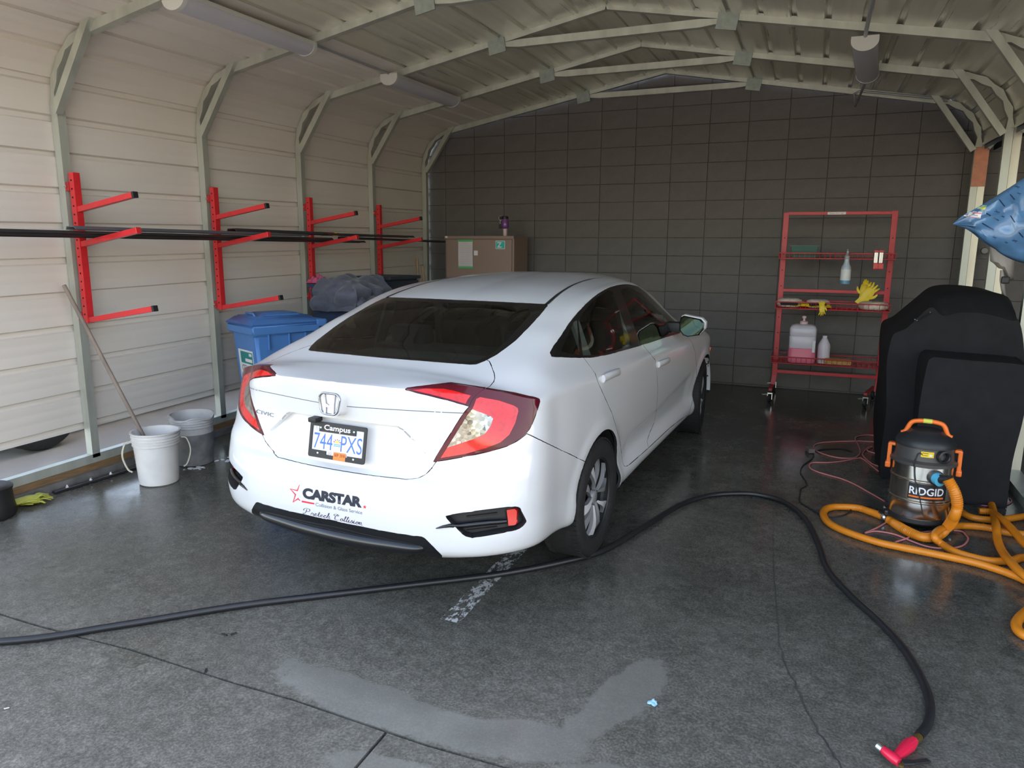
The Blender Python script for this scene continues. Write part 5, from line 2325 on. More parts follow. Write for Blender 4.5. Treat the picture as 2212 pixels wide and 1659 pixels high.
def glove_bm(M, curl=0.2, seed=0, flat=.35, spread=1.0, s=1.0):
    """limp rubber glove: palm and cuff as one surface with five fingers (skin modifier free: swept tubes merged by remesh-like overlap)"""
    b = NB()
    rr = random.Random(seed)
    def lim(pts, rad):
        P = crom(pts, 5)
        n = 10
        fr = frames_along([Vector(p) for p in P])
        R = np.interp(np.linspace(0, 1, len(P)), np.linspace(0, 1, len(rad)), rad)
        rings = []
        for (p, t, a, c), r in zip(fr, R):
            ring = []
            for k in range(n):
                th = 2 * PI * k / n
                o = (a * math.cos(th) * flat + c * math.sin(th)) * r
                ring.append(b.verts.new(M @ ((p + o) * s)))
            rings.append(ring)
        for i in range(len(rings) - 1):
            for k in range(n):
                b.faces.new((rings[i][k], rings[i][(k + 1) % n], rings[i + 1][(k + 1) % n], rings[i + 1][k]))
        b.faces.new(rings[0][::-1]); b.faces.new(rings[-1])
    lim([(0, -.10, .0), (0, -.03, .008), (0, .04, .006), (0, .085, .0)], [.058, .044, .048, .040])
    for k, (x, l) in enumerate(((-.033, .062), (-.011, .075), (.012, .070), (.033, .052))):
        lim([(x, .07, .002), (x * 1.25 * spread, .07 + l * .5, .008 + rr.uniform(-.004, .01)), (x * 1.5 * spread + rr.uniform(-.01, .01), .07 + l, .0 - curl * .03)], [.012, .0115, .006])
    lim([(.038, .0, .002), (.064, .03, .008), (.072, .065, .002)], [.015, .013, .006])
    bmesh.ops.recalc_face_normals(b, faces=b.faces[:])
    return b


M_GLOVEO = mat('olive_yellow_rubber', (.42, .42, .055), rough=.55, noise=.15, nscale=30)
M_GLOVEY = mat('bright_yellow_rubber', (.80, .58, .02), rough=.45, noise=.08, nscale=30)
for k, (gx, gy, rz, zz, sd) in enumerate(((-4.50, 2.83, -.9, .012, 3), (-4.49, 2.80, -.35, .030, 8))):
    Mg = Matrix.Translation((gx, gy, gz(gy) + zz)) @ Matrix.Rotation(rz, 4, 'Z') @ Matrix.Rotation(.10, 4, 'X')
    tag(obj('rubber_glove', glove_bm(Mg, seed=sd, s=1.05), M_GLOVEO, smooth=60),
        ['olive yellow rubber glove lying flat on the floor by the sill', 'olive yellow rubber glove crumpled on top of the other one'][k], 'glove')

# dark lump cut by the frame edge, in front of the gloves
b = NB()
prof = [(0, 0), (.12, 0), (.135, .03), (.125, .09), (.12, .16), (.128, .19), (.11, .20), (0, .19)]
gx = at_g(-18, 1118)
lathe(b, prof, n=28, c=(gx.x, gx.y, gz(gx.y)))
tag(obj('black_tub', b, mat('black_rubber_tub', (.012, .012, .013), rough=.5, noise=.2), smooth=40), 'black rubber tub beside the olive gloves', 'tub')

# dark moulding with white clips along the kerb
T = thing('clip_strip', 'dark strip with white clips lying along the kerb', 'strip', (-4.55, 3.1, gz(3.1) + .012))
b = NB()
p0, p1 = Vector((-4.508, 3.02, gz(3.02) + .012)), Vector((-4.455, 3.62, gz(3.62) + .012))
beam(b, p0, p1, .035, .016, bev=.003)
obj('strip', b, M_TRIMD, T)
for t in (.15, .42, .66):
    b = NB()
    q = p0.lerp(p1, t)
    lathe(b, [(.010, 0), (.010, .004), (.005, .006), (.006, .014), (0, .017)], n=8, c=(q.x, q.y, q.z + .008))
    obj('clip', b, M_PAIL, T)

# tyre of the car parked outside, seen under the sheeting
T = thing('parked_car_wheel', 'car wheel standing outside under the beige wall', 'wheel', (-5.75, 3.62, gz(3.62)))
axw = basis((-5.60, 3.68, gz(3.72) + .315), (0, 1, 0), (0, 0, 1), (1, 0, 0))
b = NB()
lathe(b, [(.21, -.09), (.25, -.10), (.30, -.09), (.315, -.06), (.315, .06), (.30, .09), (.25, .10), (.21, .09)], n=40, M=axw, cap=False)
obj('tyre', b, mat('tyre_rubber', (.012, .012, .012), rough=.75), T, smooth=40)
b = NB()
lathe(b, [(0, .05), (.19, .06), (.205, .085), (.212, .085)], n=40, M=axw, cap=False)
obj('wheel_rim', b, mat('silver_wheel_paint', (.50, .50, .52), rough=.25, metal=.85), T, smooth=40)
b = NB()
box2(b, (-7.6, 2.6, gz(3) + .22), (-5.74, 7.4, gz(3) + .60))
tag(obj('parked_car_sill', b, mat('dark_underbody', (.004, .004, .004), rough=.9)), 'dark underside of the car parked outside the beige wall', 'car')

# ------------------------------------------------------------------ blue wheelie bin
M_BIN = mat('blue_bin_plastic', (.075, .21, .50), rough=.42, noise=.07, nscale=5)
M_BIND = mat('blue_bin_lid', (.07, .19, .47), rough=.38, noise=.07, nscale=5)
bo = Vector((-3.96, 4.33, gz(4.5)))
ba = Vector((-.907, .42, 0))     # across the front
bd = Vector((.42, .907, 0))      # front to back
MB_ = basis(bo, ba, bd, (0, 0, 1))
T = thing('wheelie_bin', 'blue wheelie bin with a paper recycling label', 'bin', tuple(bo))


def binbox(z0, z1, lo0, hi0, lo1, hi1, bev=.0):
    """tapered box in bin axes: (x0,y0)-(x1,y1) at z0 and z1"""
    b = NB()
    v = []
    for z, lo, hi in ((z0, lo0, hi0), (z1, lo1, hi1)):
        for x, y in ((lo[0], lo[1]), (hi[0], lo[1]), (hi[0], hi[1]), (lo[0], hi[1])):
            v.append(b.verts.new(MB_ @ Vector((x, y, z))))
    b.faces.new(v[0:4][::-1]); b.faces.new(v[4:8])
    for k in range(4):
        b.faces.new((v[k], v[(k + 1) % 4], v[4 + (k + 1) % 4], v[4 + k]))
    bmesh.ops.recalc_face_normals(b, faces=b.faces[:])
    if bev:
        bmesh.ops.bevel(b, geom=b.edges[:], offset=bev, segments=3, affect='EDGES', clamp_overlap=True)
    return b


BH = .975
obj('body', binbox(.03, BH, (.06, .08), (.42, .47), (.01, .02), (.47, .54), .03), M_BIN, T, smooth=50)
obj('rim', binbox(BH - .075, BH, (-.012, -.002), (.492, .565), (-.016, -.006), (.496, .569), .012), M_BIN, T, smooth=50)
for yy in (.13, .30, .44):
    b = NB()
    box(b, MB_ @ Vector((.003, yy, BH - .13)), (.02, .012, .12), rot=MB_.to_3x3(), bev=.004)
    obj('side_rib', b, M_BIN, T)
LIDB = obj('lid', binbox(BH + .002, BH + .065, (-.022, -.03), (.502, .575), (.05, .05), (.43, .52), .015), M_BIND, T, smooth=50)
obj('lid_panel', binbox(BH + .06, BH + .085, (.09, .12), (.39, .46), (.11, .16), (.37, .44), .008), M_BIND, LIDB, smooth=50)
b = NB()
tube(b, [MB_ @ Vector(p) for p in ((.16, .10, BH + .055), (.16, .085, BH + .085), (.30, .085, BH + .085), (.30, .10, BH + .055))], .009, 8)
obj('lid_grip', b, M_BIND, LIDB, smooth=50)
b = NB()
tube(b, [MB_ @ Vector((-.01, .615, BH + .01)), MB_ @ Vector((.49, .615, BH + .01))], .018, 10)
obj('hinge_bar', b, M_BIN, T, smooth=50)
for xx in (0.0, .48):
    b = NB()
    box(b, MB_ @ Vector((xx, .585, BH + .0)), (.03, .085, .06), rot=MB_.to_3x3(), bev=.01)
    obj('hinge_lug', b, M_BIN, T)
    b = NB()
    ax_ = basis(MB_ @ Vector((xx, .50, .10)), MB_.to_3x3() @ Vector((0, 1, 0)), (0, 0, 1), MB_.to_3x3() @ Vector((1, 0, 0)))
    lathe(b, [(0, -.02), (.09, -.02), (.10, -.012), (.10, .012), (.09, .02), (0, .02)], n=24, M=ax_)
    obj('bin_wheel', b, M_BLACK, T, smooth=40)
# label on the front face
M_PAPER = mat('label_paper', (.72, .73, .70), rough=.6, noise=.04)
M_TEAL = mat('label_teal', (.02, .22, .22), rough=.6)
M_NAVY = mat('print_navy', (.05, .07, .20), rough=.6)
M_GRN = mat('print_green', (.05, .35, .10), rough=.6)
M_YEL = mat('print_yellow', (.80, .60, .05), rough=.6)
M_PRED = mat('print_red', (.70, .05, .04), rough=.6)
tl = math.atan2(.058, BH - .03)
# front face plane: y from .08 (z=.03) to .02 (z=BH)
MLb = MB_ @ Matrix.Translation((.235, .051 - .0045, .56)) @ Matrix.Rotation(PI / 2 - tl * 0 + .062, 4, 'X')
MLb = MB_ @ Matrix.Translation((.235, .0455, .56)) @ Matrix.Rotation(PI / 2 + .0615, 4, 'X') @ Matrix.Rotation(0, 4, 'Z')
b = NB(); prism(b, [(-.14, -.21), (.14, -.21), (.14, .21), (-.14, .21)], 0, .0012, MLb)
LB = obj('label_sheet', b, M_PAPER, T)


def flat(parent, m, poly, M, z0, name='print'):
    b = NB(); prism(b, poly, z0, z0 + .0006, M)
    return obj(name, b, m, parent)


flat(LB, M_TEAL, [(-.13, .10), (.10, .10), (.10, .195), (-.13, .195)], MLb, .0012, 'label_header')
for yy, hh, ww, xx in ((.175, .022, .05, -.09), (.128, .026, .13, -.05)):
    flat(LB, M_PAPER, [(xx - ww / 2, yy - hh / 2), (xx + ww / 2, yy - hh / 2), (xx + ww / 2, yy + hh / 2), (xx - ww / 2, yy + hh / 2)], MLb, .0019, 'worn_header_line')
for s_, xx, yy, hh, ww in (('XED', .03, .060, .046, .13), ('PER IN', .02, -.006, .050, .20)):
    tb = text_fit(s_, ww, hh)
    bmesh.ops.transform(tb, matrix=MLb @ Matrix.Translation((xx, yy, .0021)), verts=tb.verts[:])
    obj('lettering', tb, M_NAVY, LB)
for k in range(6):
    flat(LB, mat('faded_green_print', (.38, .44, .38), rough=.7), [(-.05 + k * .019, -.19), (-.038 + k * .019, -.19), (-.038 + k * .019, -.155), (-.05 + k * .019, -.155)], MLb, .0013, 'faded_digit')
flat(LB, M_GRN, [(-.13, -.205), (.13, -.205), (.13, -.198), (-.13, -.198)], MLb, .0013, 'green_rule')
for k, (mm, x0) in enumerate(((M_GRN, -.10), (M_YEL, -.03), (M_PRED, .04))):
    flat(LB, mm, [(x0, -.06 - .01 * k), (x0 + .075, -.075), (x0 + .085, -.115), (x0 + .05, -.135), (x0 - .005, -.105)], MLb, .0013 + .0002 * k, 'swoosh')

# ------------------------------------------------------------------ red trolley with two totes, jacket, pink cloth
M_TOTE = mat('navy_tote_plastic', (.028, .055, .115), rough=.45, noise=.08)
M_TOTE2 = mat('slate_tote_plastic', (.030, .042, .060), rough=.5, noise=.08)
TZ = .70
T = thing('trolley', 'red steel trolley under the navy totes', 'trolley', (-4.18, 6.1, gz(6.1)))
b = NB()
box2(b, (-4.42, 5.56, TZ - .035), (-3.90, 6.94, TZ), bev=.006)
obj('top_tray', b, M_REDD, T)
b = NB()
box2(b, (-4.42, 5.56, .22), (-3.90, 6.94, .25), bev=.006)
obj('lower_tray', b, M_REDD, T)
for x in (-4.40, -3.92):
    for y in (5.59, 6.91):
        b = NB()
        beam(b, (x, y, gz(y) + .10), (x, y, TZ - .02), .035, .035)
        obj('leg', b, M_REDD, T)
        b = NB()
        lathe(b, [(0, -.012), (.045, -.012), (.05, -.006), (.05, .006), (.045, .012), (0, .012)], n=20, M=basis((x, y, gz(y) + .05), (0, 1, 0), (0, 0, 1), (1, 0, 0)))
        obj('caster', b, M_BLACK, T, smooth=40)


def tote(label, x0, x1, y0, y1, z0, z1, m, lidm=None):
    T = thing('storage_tote', label, 'tote', ((x0 + x1) / 2, (y0 + y1) / 2, z0))
    b = NB()
    ins = .03
    v = []
    for z, i in ((z0, ins), (z1 - .03, 0)):
        v += [b.verts.new(p) for p in ((x0 + i, y0 + i, z), (x1 - i, y0 + i, z), (x1 - i, y1 - i, z), (x0 + i, y1 - i, z))]
    b.faces.new(v[0:4][::-1]); b.faces.new(v[4:8])
    for k in range(4):
        b.faces.new((v[k], v[(k + 1) % 4], v[4 + (k + 1) % 4], v[4 + k]))
    bmesh.ops.bevel(b, geom=b.edges[:], offset=.02, segments=2, affect='EDGES')
    obj('tub', b, m, T, smooth=45)
    b = NB()
    box2(b, (x0 - .012, y0 - .012, z1 - .035), (x1 + .012, y1 + .012, z1), bev=.008)
    obj('rim', b, lidm or m, T)
    return T


tote('navy storage tote draped with the grey jacket', -4.42, -3.94, 5.62, 6.22, TZ, 1.165, M_TOTE)
tote('slate blue storage tote beside the draped one', -4.42, -3.95, 6.30, 6.90, TZ, 1.215, M_TOTE2)
# jacket: folded sheet over the near corner of the tote, hanging down its front
M_JACK = mat('grey_blue_cloth', (.105, .115, .155), rough=.9, noise=.18, nscale=16, sheen=.3)
b = NB()
nu, nv = 46, 46
rows = []
tx1, ty0, tz1 = -3.925, 5.605, 1.182           # corner of the tote the jacket hangs over
for i in range(nu):
    row = []
    for j in range(nv):
        a_ = -4.30 + .76 * j / (nv - 1)            # plan position before draping
        b_ = 6.14 - .85 * i / (nu - 1)
        ox, oy = max(0.0, a_ - tx1), max(0.0, ty0 - b_)
        u, v = i / (nu - 1), j / (nv - 1)
        f = abs(.026 * math.sin(u * 15 + v * 4) + .022 * math.sin(u * 8 - v * 12 + 1) + .014 * math.sin(v * 21 + u * 7)) + .004
        x, y, z = min(a_, tx1), max(b_, ty0), tz1 + f
        if ox or oy:
            z = tz1 - (ox ** 2 + oy ** 2) ** .5 * .86 + f * .4
            k = min(1, (ox + oy) / .10)
            bul = .06 * math.sin(min(1, (ox + oy) / .36) * PI)
            if ox: x = tx1 + (.014 + f * 1.6 + bul) * k
            if oy: y = ty0 - (.014 + f * 1.6 + bul * .8) * k
        row.append(b.verts.new((x, y, z)))
    rows.append(row)
for i in range(nu - 1):
    for j in range(nv - 1):
        b.faces.new((rows[i][j], rows[i + 1][j], rows[i + 1][j + 1], rows[i][j + 1]))
bmesh.ops.recalc_face_normals(b, faces=b.faces[:])
thicken(b, .006)
J = thing('jacket', 'crumpled grey-blue work jacket hanging over the tote', 'jacket', (-4.0, 5.7, 1.14))
obj('cloth_body', b, M_JACK, J, smooth=70)
b = NB()
tube(b, [Vector(p) for p in crom([(-3.90, 5.52, 1.12), (-3.84, 5.54, 1.03), (-3.80, 5.64, .99), (-3.79, 5.76, 1.03), (-3.82, 5.86, 1.10)], 5)], [.045 + .015 * math.sin(k * 1.1) for k in range(21)], 10)
obj('sleeve', b, M_JACK, J, smooth=70)
crumple('pink_cloth', 'pink cloth lying in the corner of the draped tote', 'cloth', (-4.34, 5.68, 1.167), (.20, .16), mat('pink_fleece', (.55, .10, .20), rough=.9, noise=.1), seed=9, h=.09)
# wooden handles and a black cushion behind the second tote
M_ASH = mat('pale_ash_handle', (.36, .24, .14), rough=.6, noise=.15, nscale=15)
for k, (xx, z1, lab) in enumerate(((-4.36, 1.385, 'taller wooden handle leaning in the wall corner'), (-4.23, 1.30, 'shorter wooden handle leaning in the wall corner'))):
    b = NB()
    p0 = Vector((xx + .10, 7.50, gz(7.5)))
    tube(b, [p0, Vector((xx - .02, 7.60 - .1 * k, z1))], .016, 10)
    t_ = thing('broom_handle', lab, 'handle', tuple(p0))
    obj('shaft', b, M_ASH, t_, smooth=50)
b = NB()
box(b, (-4.12, 7.16, .92), (.30, .30, .30), bev=.09)
T = thing('tool_bag', 'black soft bag on a crate behind the slate tote', 'bag', (-4.12, 7.16, gz(7)))
obj('bag_body', b, mat('black_nylon', (.012, .012, .014), rough=.6, noise=.2), T, smooth=60)
b = NB()
box2(b, (-4.30, 6.98, gz(7)), (-3.95, 7.34, .77), bev=.01)
obj('crate', b, M_TOTE2, T)

# ------------------------------------------------------------------ brown cabinet
M_CAB = mat('taupe_steel_cabinet', (.265, .185, .145), rough=.45, noise=.03, nscale=3)
M_CABD = mat('taupe_cabinet_shadow', (.17, .115, .09), rough=.5)
cx0, cx1, cy0, cy1, cz1 = -4.11, -3.22, 7.80, 8.25, 1.645
T = thing('cabinet', 'taupe steel cabinet against the block wall', 'cabinet', ((cx0 + cx1) / 2, 8.02, gz(8)))
b = NB(); box2(b, (cx0, cy0 + .02, gz(8)), (cx1, cy1, cz1), bev=.004)
obj('carcass', b, M_CAB, T)
b = NB(); box2(b, (cx0 + .022, cy0 - .002, gz(8) + .08), (cx1 - .022, cy0 + .019, cz1 - .040), bev=.004)
D = obj('door', b, M_CAB, T)
b = NB(); box2(b, (cx0 - .004, cy0 - .004, cz1 - .03), (cx1 + .004, cy1, cz1 + .004), bev=.003)
obj('top_cap', b, M_CAB, T)
b = NB(); box2(b, (-4.10, cy0 - .006, cz1 - .018), (-4.07, cy0 - .004, cz1 + .002))
obj('maker_tag', b, M_PAPER, T)
Y_ = cy0 - .0035


def wallposter(name, label, cat, x0, x1, z0, z1, m, grp=None):
    b = NB(); box2(b, (x0, Y_ - .001, z0), (x1, Y_, z1))
    return tag(obj(name, b, m), label, cat, grp)


pa = at_y(990, 521, cy0); pb = at_y(1023, 576, cy0)
T = thing('notice_sheet', 'white typed notice taped up with green tape', 'notice', (pa.x, Y_, pb.z))
b = NB()
n = 8
sh = [[b.verts.new((pa.x + .004 + (pb.x - pa.x - .01) * i / n, Y_ - .004 - .0025 * (1 + math.sin(i * .8 + j * .4)), pa.z - (pa.z - pb.z) * j / n)) for i in range(n + 1)] for j in range(n + 1)]
for j in range(n):
    for i in range(n):
        b.faces.new((sh[j][i], sh[j][i + 1], sh[j + 1][i + 1], sh[j + 1][i]))
obj('paper', b, mat('notice_paper', (.60, .55, .55), rough=.7, noise=.03), T, smooth=60)
M_TAPE = mat('green_masking_tape', (.10, .42, .16), rough=.6)
for z in (pa.z + .004, pb.z - .012):
    b = NB(); box2(b, (pa.x, Y_ - .0105, z - .010), (pb.x + .002, Y_ - .0095, z + .014))
    obj('tape_strip', b, M_TAPE, T)
for k in range(11):
    b = NB()
    zz = pa.z - .03 - k * .026
    w_ = (.05 if k == 0 else .13 + .03 * ((k * 7) % 5) / 5)
    xm = (pa.x + pb.x) / 2
    box2(b, (xm - w_ / 2, Y_ - .0100, zz), (xm + w_ / 2, Y_ - .0092, zz + .006))
    obj('text_line', b, mat('faint_type', (.53, .49, .50), rough=.8), T)
q = at_y(1024, 546, cy0)
wallposter('paper_tab', 'small white paper tab beside the notice', 'paper', q.x, q.x + .05, q.z - .03, q.z + .025, M_PAPER)
za = at_y(1071, 520, cy0); zb = at_y(1091, 538, cy0)
M_TURQ = mat('turquoise_sticker', (.02, .45, .40), rough=.5)
T = thing('letter_sticker', 'turquoise sticker with a white letter Z', 'sticker', (za.x, Y_, zb.z))
b = NB(); box2(b, (za.x, Y_ - .0012, zb.z), (zb.x, Y_ - .0002, za.z)); obj('white_border', b, M_PAPER, T)
b = NB(); box2(b, (za.x + .006, Y_ - .0020, zb.z + .006), (zb.x - .006, Y_ - .0013, za.z - .006)); obj('ground', b, M_TURQ, T)
tb = text_fit('Z', .062, .062, offset=.03)
bmesh.ops.transform(tb, matrix=basis(((za.x + zb.x) / 2 - .010, Y_ - .0026, (za.z + zb.z) / 2), (1, 0, 0), (0, 0, 1), (0, -1, 0)), verts=tb.verts[:])
obj('letter', tb, M_PAPER, T)
# drinking bottle with keys
bp_ = at_y(1091, 508, 7.95)
T = thing('drink_bottle', 'purple drinking bottle with a key clip on the cabinet', 'bottle', (bp_.x, 7.95, cz1 + .004))
M_PURP = mat('purple_plastic', (.16, .05, .22), rough=.35, coat=.3)
b = NB(); lathe(b, [(0, 0), (.026, 0), (.027, .01), (.027, .09), (0, .09)], n=24, c=(bp_.x, 7.95, cz1 + .005))
obj('clear_base', b, mat('pinkish_clear_plastic', (.55, .42, .40), rough=.25), T, smooth=40)
b = NB(); lathe(b, [(0, .085), (.030, .085), (.042, .10), (.044, .12), (.044, .17), (.036, .185), (.036, .195), (0, .195)], n=24, c=(bp_.x, 7.95, cz1 + .005))
obj('purple_sleeve', b, M_PURP, T, smooth=40)
b = NB(); lathe(b, [(0, .195), (.036, .195), (.038, .205), (.036, .225), (.02, .232), (0, .232)], n=24, c=(bp_.x, 7.95, cz1 + .005))
obj('lid', b, M_BLACK, T, smooth=40)
b = NB()
tube(b, [Vector((bp_.x - .035, 7.945, cz1 + .21)) + Vector((.022 * math.cos(a) - .02, 0, .024 * math.sin(a))) for a in np.linspace(0, 2 * PI, 17)], .004, 6, caps=False)
obj('key_ring', b, M_BOLT, T, smooth=50)
b = NB(); box(b, (bp_.x - .058, 7.94, cz1 + .118), (.035, .014, .05), bev=.008)
obj('key_fob', b, M_BLACK, T)
b = NB(); box(b, (bp_.x - .052, 7.94, cz1 + .215), (.03, .02, .035), bev=.008)
obj('clip', b, M_BLACK, T)
b = NB(); tube(b, [Vector((bp_.x - .055, 7.94, cz1 + .185)), Vector((bp_.x - .06, 7.94, cz1 + .165)), Vector((bp_.x - .058, 7.94, cz1 + .145))], .004, 6)
obj('key', b, M_BOLT, T)
# =================================================================== right-hand side: rack, grill, vacuum, hoses
RK = lambda x, y: (1600 + x / 3.455, 420 + y / 3.455)
RY = 7.92


def rk(x, y, Y=RY):
    return at_y(*RK(x, y), Y)


M_RACKR = mat('deep_red_rack_paint', (.47, .016, .022), rough=.4, noise=.1, nscale=12)
T = thing('rolling_rack', 'red rolling rack with three wire shelves by the block wall', 'rack', (.18, RY, gz(RY)))
lt, lb_, rt, rb_ = rk(342, 135), rk(252, 1372), rk(1155, 130), rk(1022, 1415)
xl, xr = (lt.x + lb_.x) / 2, (rt.x + rb_.x) / 2
for nm, a, c in (('upright', Vector((xl, RY, lt.z)), Vector((xl, RY, lb_.z))), ('upright', Vector((xr, RY, rt.z + .012)), Vector((xr, RY, rb_.z)))):
    b = NB(); beam(b, c, a, .052, .03, up=(0, 1, 0), bev=.004)
    U = obj(nm, b, M_RACKR, T)
    b = NB()
    for k in range(9):
        lathe(b, [(.006, 0), (.006, .002), (0, .002)], n=6, M=Matrix.Rotation(PI / 2, 4, 'X'), c=(a.x, RY - .0155, .35 + k * .16))
    o = obj('peg_holes', b, M_HOLE, U); o['kind'] = 'stuff'
for (x0, y0), (x1, y1), hh in (((350, 143), (1150, 140), .032), ((315, 713), (1072, 735), .032), ((265, 1318), (1018, 1365), .032)):
    z0, z1 = rk(x0, y0).z, rk(x1, y1).z
    b = NB(); beam(b, (xl, RY, z0), (xr, RY, (z0 * .5 + z1 * .5)), .028, hh, bev=.003)
    obj('cross_bar', b, M_RACKR, T)
pt = rk(717, 141, RY - .016)
b = NB(); box2(b, (pt.x - .082, RY - .0185, rk(717, 141).z - .012), (pt.x + .082, RY - .0165, rk(717, 141).z + .012))
S_ = obj('maker_plate', b, M_PAPER, T)
tb = text_fit('SuperStorage', .128, .014)
bmesh.ops.transform(tb, matrix=basis((pt.x, RY - .0190, rk(717, 141).z), (1, 0, 0), (0, 0, 1), (0, -1, 0)), verts=tb.verts[:])
obj('lettering', tb, mat('black_ink', (.03, .03, .03), rough=.6), S_)


def wire_tray(x0, x1, y0, y1, z0, z1, m):
    """open wire tray: two rims, uprights along the rims and a mesh of floor wires, one welded part"""
    b = NB()
    for z, r in ((z1, .006), (z0, .005)):
        P = [Vector(p) for p in ((x0, y0, z), (x1, y0, z), (x1, y1, z), (x0, y1, z), (x0, y0, z))]
        for i in range(4):
            tube(b, [P[i], P[i + 1]], r, 6)
    n = 22
    for k in range(n + 1):
        x = x0 + (x1 - x0) * k / n
        tube(b, [Vector((x, y0, z1)), Vector((x, y0, z0)), Vector((x, y1, z0)), Vector((x, y1, z1))], .0022, 4)
    for k in range(1, 6):
        y = y0 + (y1 - y0) * k / 6
        tube(b, [Vector((x0, y, z1)), Vector((x0, y, z0)), Vector((x1, y, z0)), Vector((x1, y, z1))], .0022, 4)
    o = obj('wire_shelf', b, m, T, smooth=50)
    o['kind'] = 'stuff'
    return o


SY0, SY1 = 7.66, 7.99
sz = []
for (yt, yb_) in ((440, 480), (812, 862), (1232, 1280)):
    zt, zb_ = at_y(*RK(650, yt), SY0).z, at_y(*RK(650, yb_), SY0).z
    sz.append((zb_, zt))
    wire_tray(xl - .03, xr + .02, SY0, SY1, zb_, zt, M_REDD if yt > 1000 else M_RACKR)
for x, cx_, cy_ in ((xl, -.315, 7.60), (xr, .565, 7.74)):
    b = NB()
    zf = lb_.z if x < 0 else rb_.z
    beam(b, (x, RY, zf + .03), (x - .01, RY - .03, .125), .045, .03, up=(0, 1, 0))
    beam(b, (x - .01, RY + .30, .115), (cx_, cy_ + .03, .115), .03, .025)
    obj('foot', b, M_REDD, T)
    for (px_, py_) in ((cx_, cy_), (x - .01, RY + .30)):
        b = NB()
        g = gz(py_)
        lathe(b, [(0, -.014), (.040, -.014), (.046, -.008), (.046, .008), (.040, .014), (0, .014)], n=20, M=basis((px_, py_, g + .046), (.3, .95, 0), (0, 0, 1), (.95, -.3, 0)))
        W_ = obj('caster', b, M_BLACK, T, smooth=40)
        b = NB()
        box(b, (px_, py_ + .005, g + .100), (.05, .05, .012), bev=.003)
        box(b, (px_ - .021, py_ + .002, g + .07), (.006, .035, .06))
        box(b, (px_ + .021, py_ - .002, g + .07), (.006, .035, .06))
        box(b, (px_ - .045, py_ - .03, g + .092), (.06, .02, .006), rot=Matrix.Rotation(.5, 3, 'Z'))
        obj('caster_fork', b, M_CHROME if False else M_BOLT, W_)

# --- what stands on and hangs from the rack
M_GREEN = mat('dark_green_plastic', (.025, .10, .075), rough=.5, noise=.1)
z0 = sz[0][0] + .008
pa_, pb_ = at_y(*RK(375, 460), 7.74), at_y(*RK(570, 460), 7.74)
b = NB()
x0, x1, h = pa_.x, pb_.x, at_y(*RK(480, 385), 7.74).z - z0
v = []
for z, i, yy in ((z0, .015, .0), (z0 + h, 0, 0)):
    v += [b.verts.new(p) for p in ((x0 + i, 7.74 + i, z), (x1 - i, 7.74 + i, z), (x1 - i, 7.93 - i, z), (x0 + i, 7.93 - i, z))]
vi = [b.verts.new(p) for p in ((x0 + .008, 7.748, z0 + h), (x1 - .008, 7.748, z0 + h), (x1 - .008, 7.922, z0 + h), (x0 + .008, 7.922, z0 + h))]
vf = [b.verts.new(p) for p in ((x0 + .02, 7.76, z0 + .01), (x1 - .02, 7.76, z0 + .01), (x1 - .02, 7.91, z0 + .01), (x0 + .02, 7.91, z0 + .01))]
b.faces.new(v[0:4][::-1])
for k in range(4):
    k2 = (k + 1) % 4
    b.faces.new((v[k], v[k2], v[4 + k2], v[4 + k]))
    b.faces.new((v[4 + k], v[4 + k2], vi[k2], vi[k]))
    b.faces.new((vi[k], vi[k2], vf[k2], vf[k]))
b.faces.new(vf)
TT = thing('planter_tray', 'dark green plastic tray on the top wire shelf', 'tray', (pa_.x, 7.8, z0))
obj('tray_body', b, M_GREEN, TT)
b = NB()
box2(b, (x0 - .014, 7.728, z0 + h - .004), (x1 + .014, 7.745, z0 + h + .006))
box2(b, (x0 - .014, 7.925, z0 + h - .004), (x1 + .014, 7.942, z0 + h + .006))
box2(b, (x0 - .014, 7.745, z0 + h - .004), (x0 + .002, 7.925, z0 + h + .006))
box2(b, (x1 - .002, 7.745, z0 + h - .004), (x1 + .014, 7.925, z0 + h + .006))
obj('rim', b, M_GREEN, TT)

# spray bottle hooked on the top shelf rim
SPY = SY0 - .055
top, shl, lab0, lab1, bot = (at_y(*RK(785, y), SPY) for y in (415, 545, 560, 640, 668))
cxs = at_y(*RK(783, 600), SPY).x
hb_ = bot.z
rw = .5 * (at_y(*RK(824, 600), SPY).x - at_y(*RK(747, 600), SPY).x)
TT = thing('spray_bottle', 'clear spray bottle with white label hooked on the top shelf', 'bottle', (cxs, SPY, hb_))
H_ = shl.z - hb_
b = NB()
lathe(b, [(0, 0), (rw * .85, 0), (rw * .98, .008), (rw, .02), (rw, H_ * .92), (rw * .9, H_ * 1.05), (rw * .62, H_ * 1.2), (rw * .5, H_ * 1.35), (rw * .46, H_ * 1.52), (0, H_ * 1.52)], n=24, c=(cxs, SPY, hb_))
obj('flask', b, mat('hazy_clear_plastic', (.46, .52, .56), rough=.3), TT, smooth=40)
b = NB()
lathe(b, [(rw * 1.01, lab0.z - hb_), (rw * 1.01, lab1.z - hb_)], n=24, c=(cxs, SPY, hb_), cap=False)
obj('label_wrap', b, M_PAPER, TT, smooth=60)
b = NB()
lathe(b, [(0, .004), (rw * 1.005, .004), (rw * 1.01, lab1.z - hb_ - .002), (0, lab1.z - hb_ - .002)], n=24, c=(cxs, SPY, hb_))
obj('blue_liquid', b, mat('blue_cleaner', (.12, .30, .46), rough=.2), TT, smooth=40)
b = NB()
z_ = hb_ + H_ * 1.5
lathe(b, [(rw * .52, 0), (rw * .52, .03), (rw * .3, .04), (rw * .25, .055)], n=16, c=(cxs, SPY, z_))
obj('collar', b, mat('grey_plastic', (.32, .33, .32), rough=.5), TT, smooth=40)
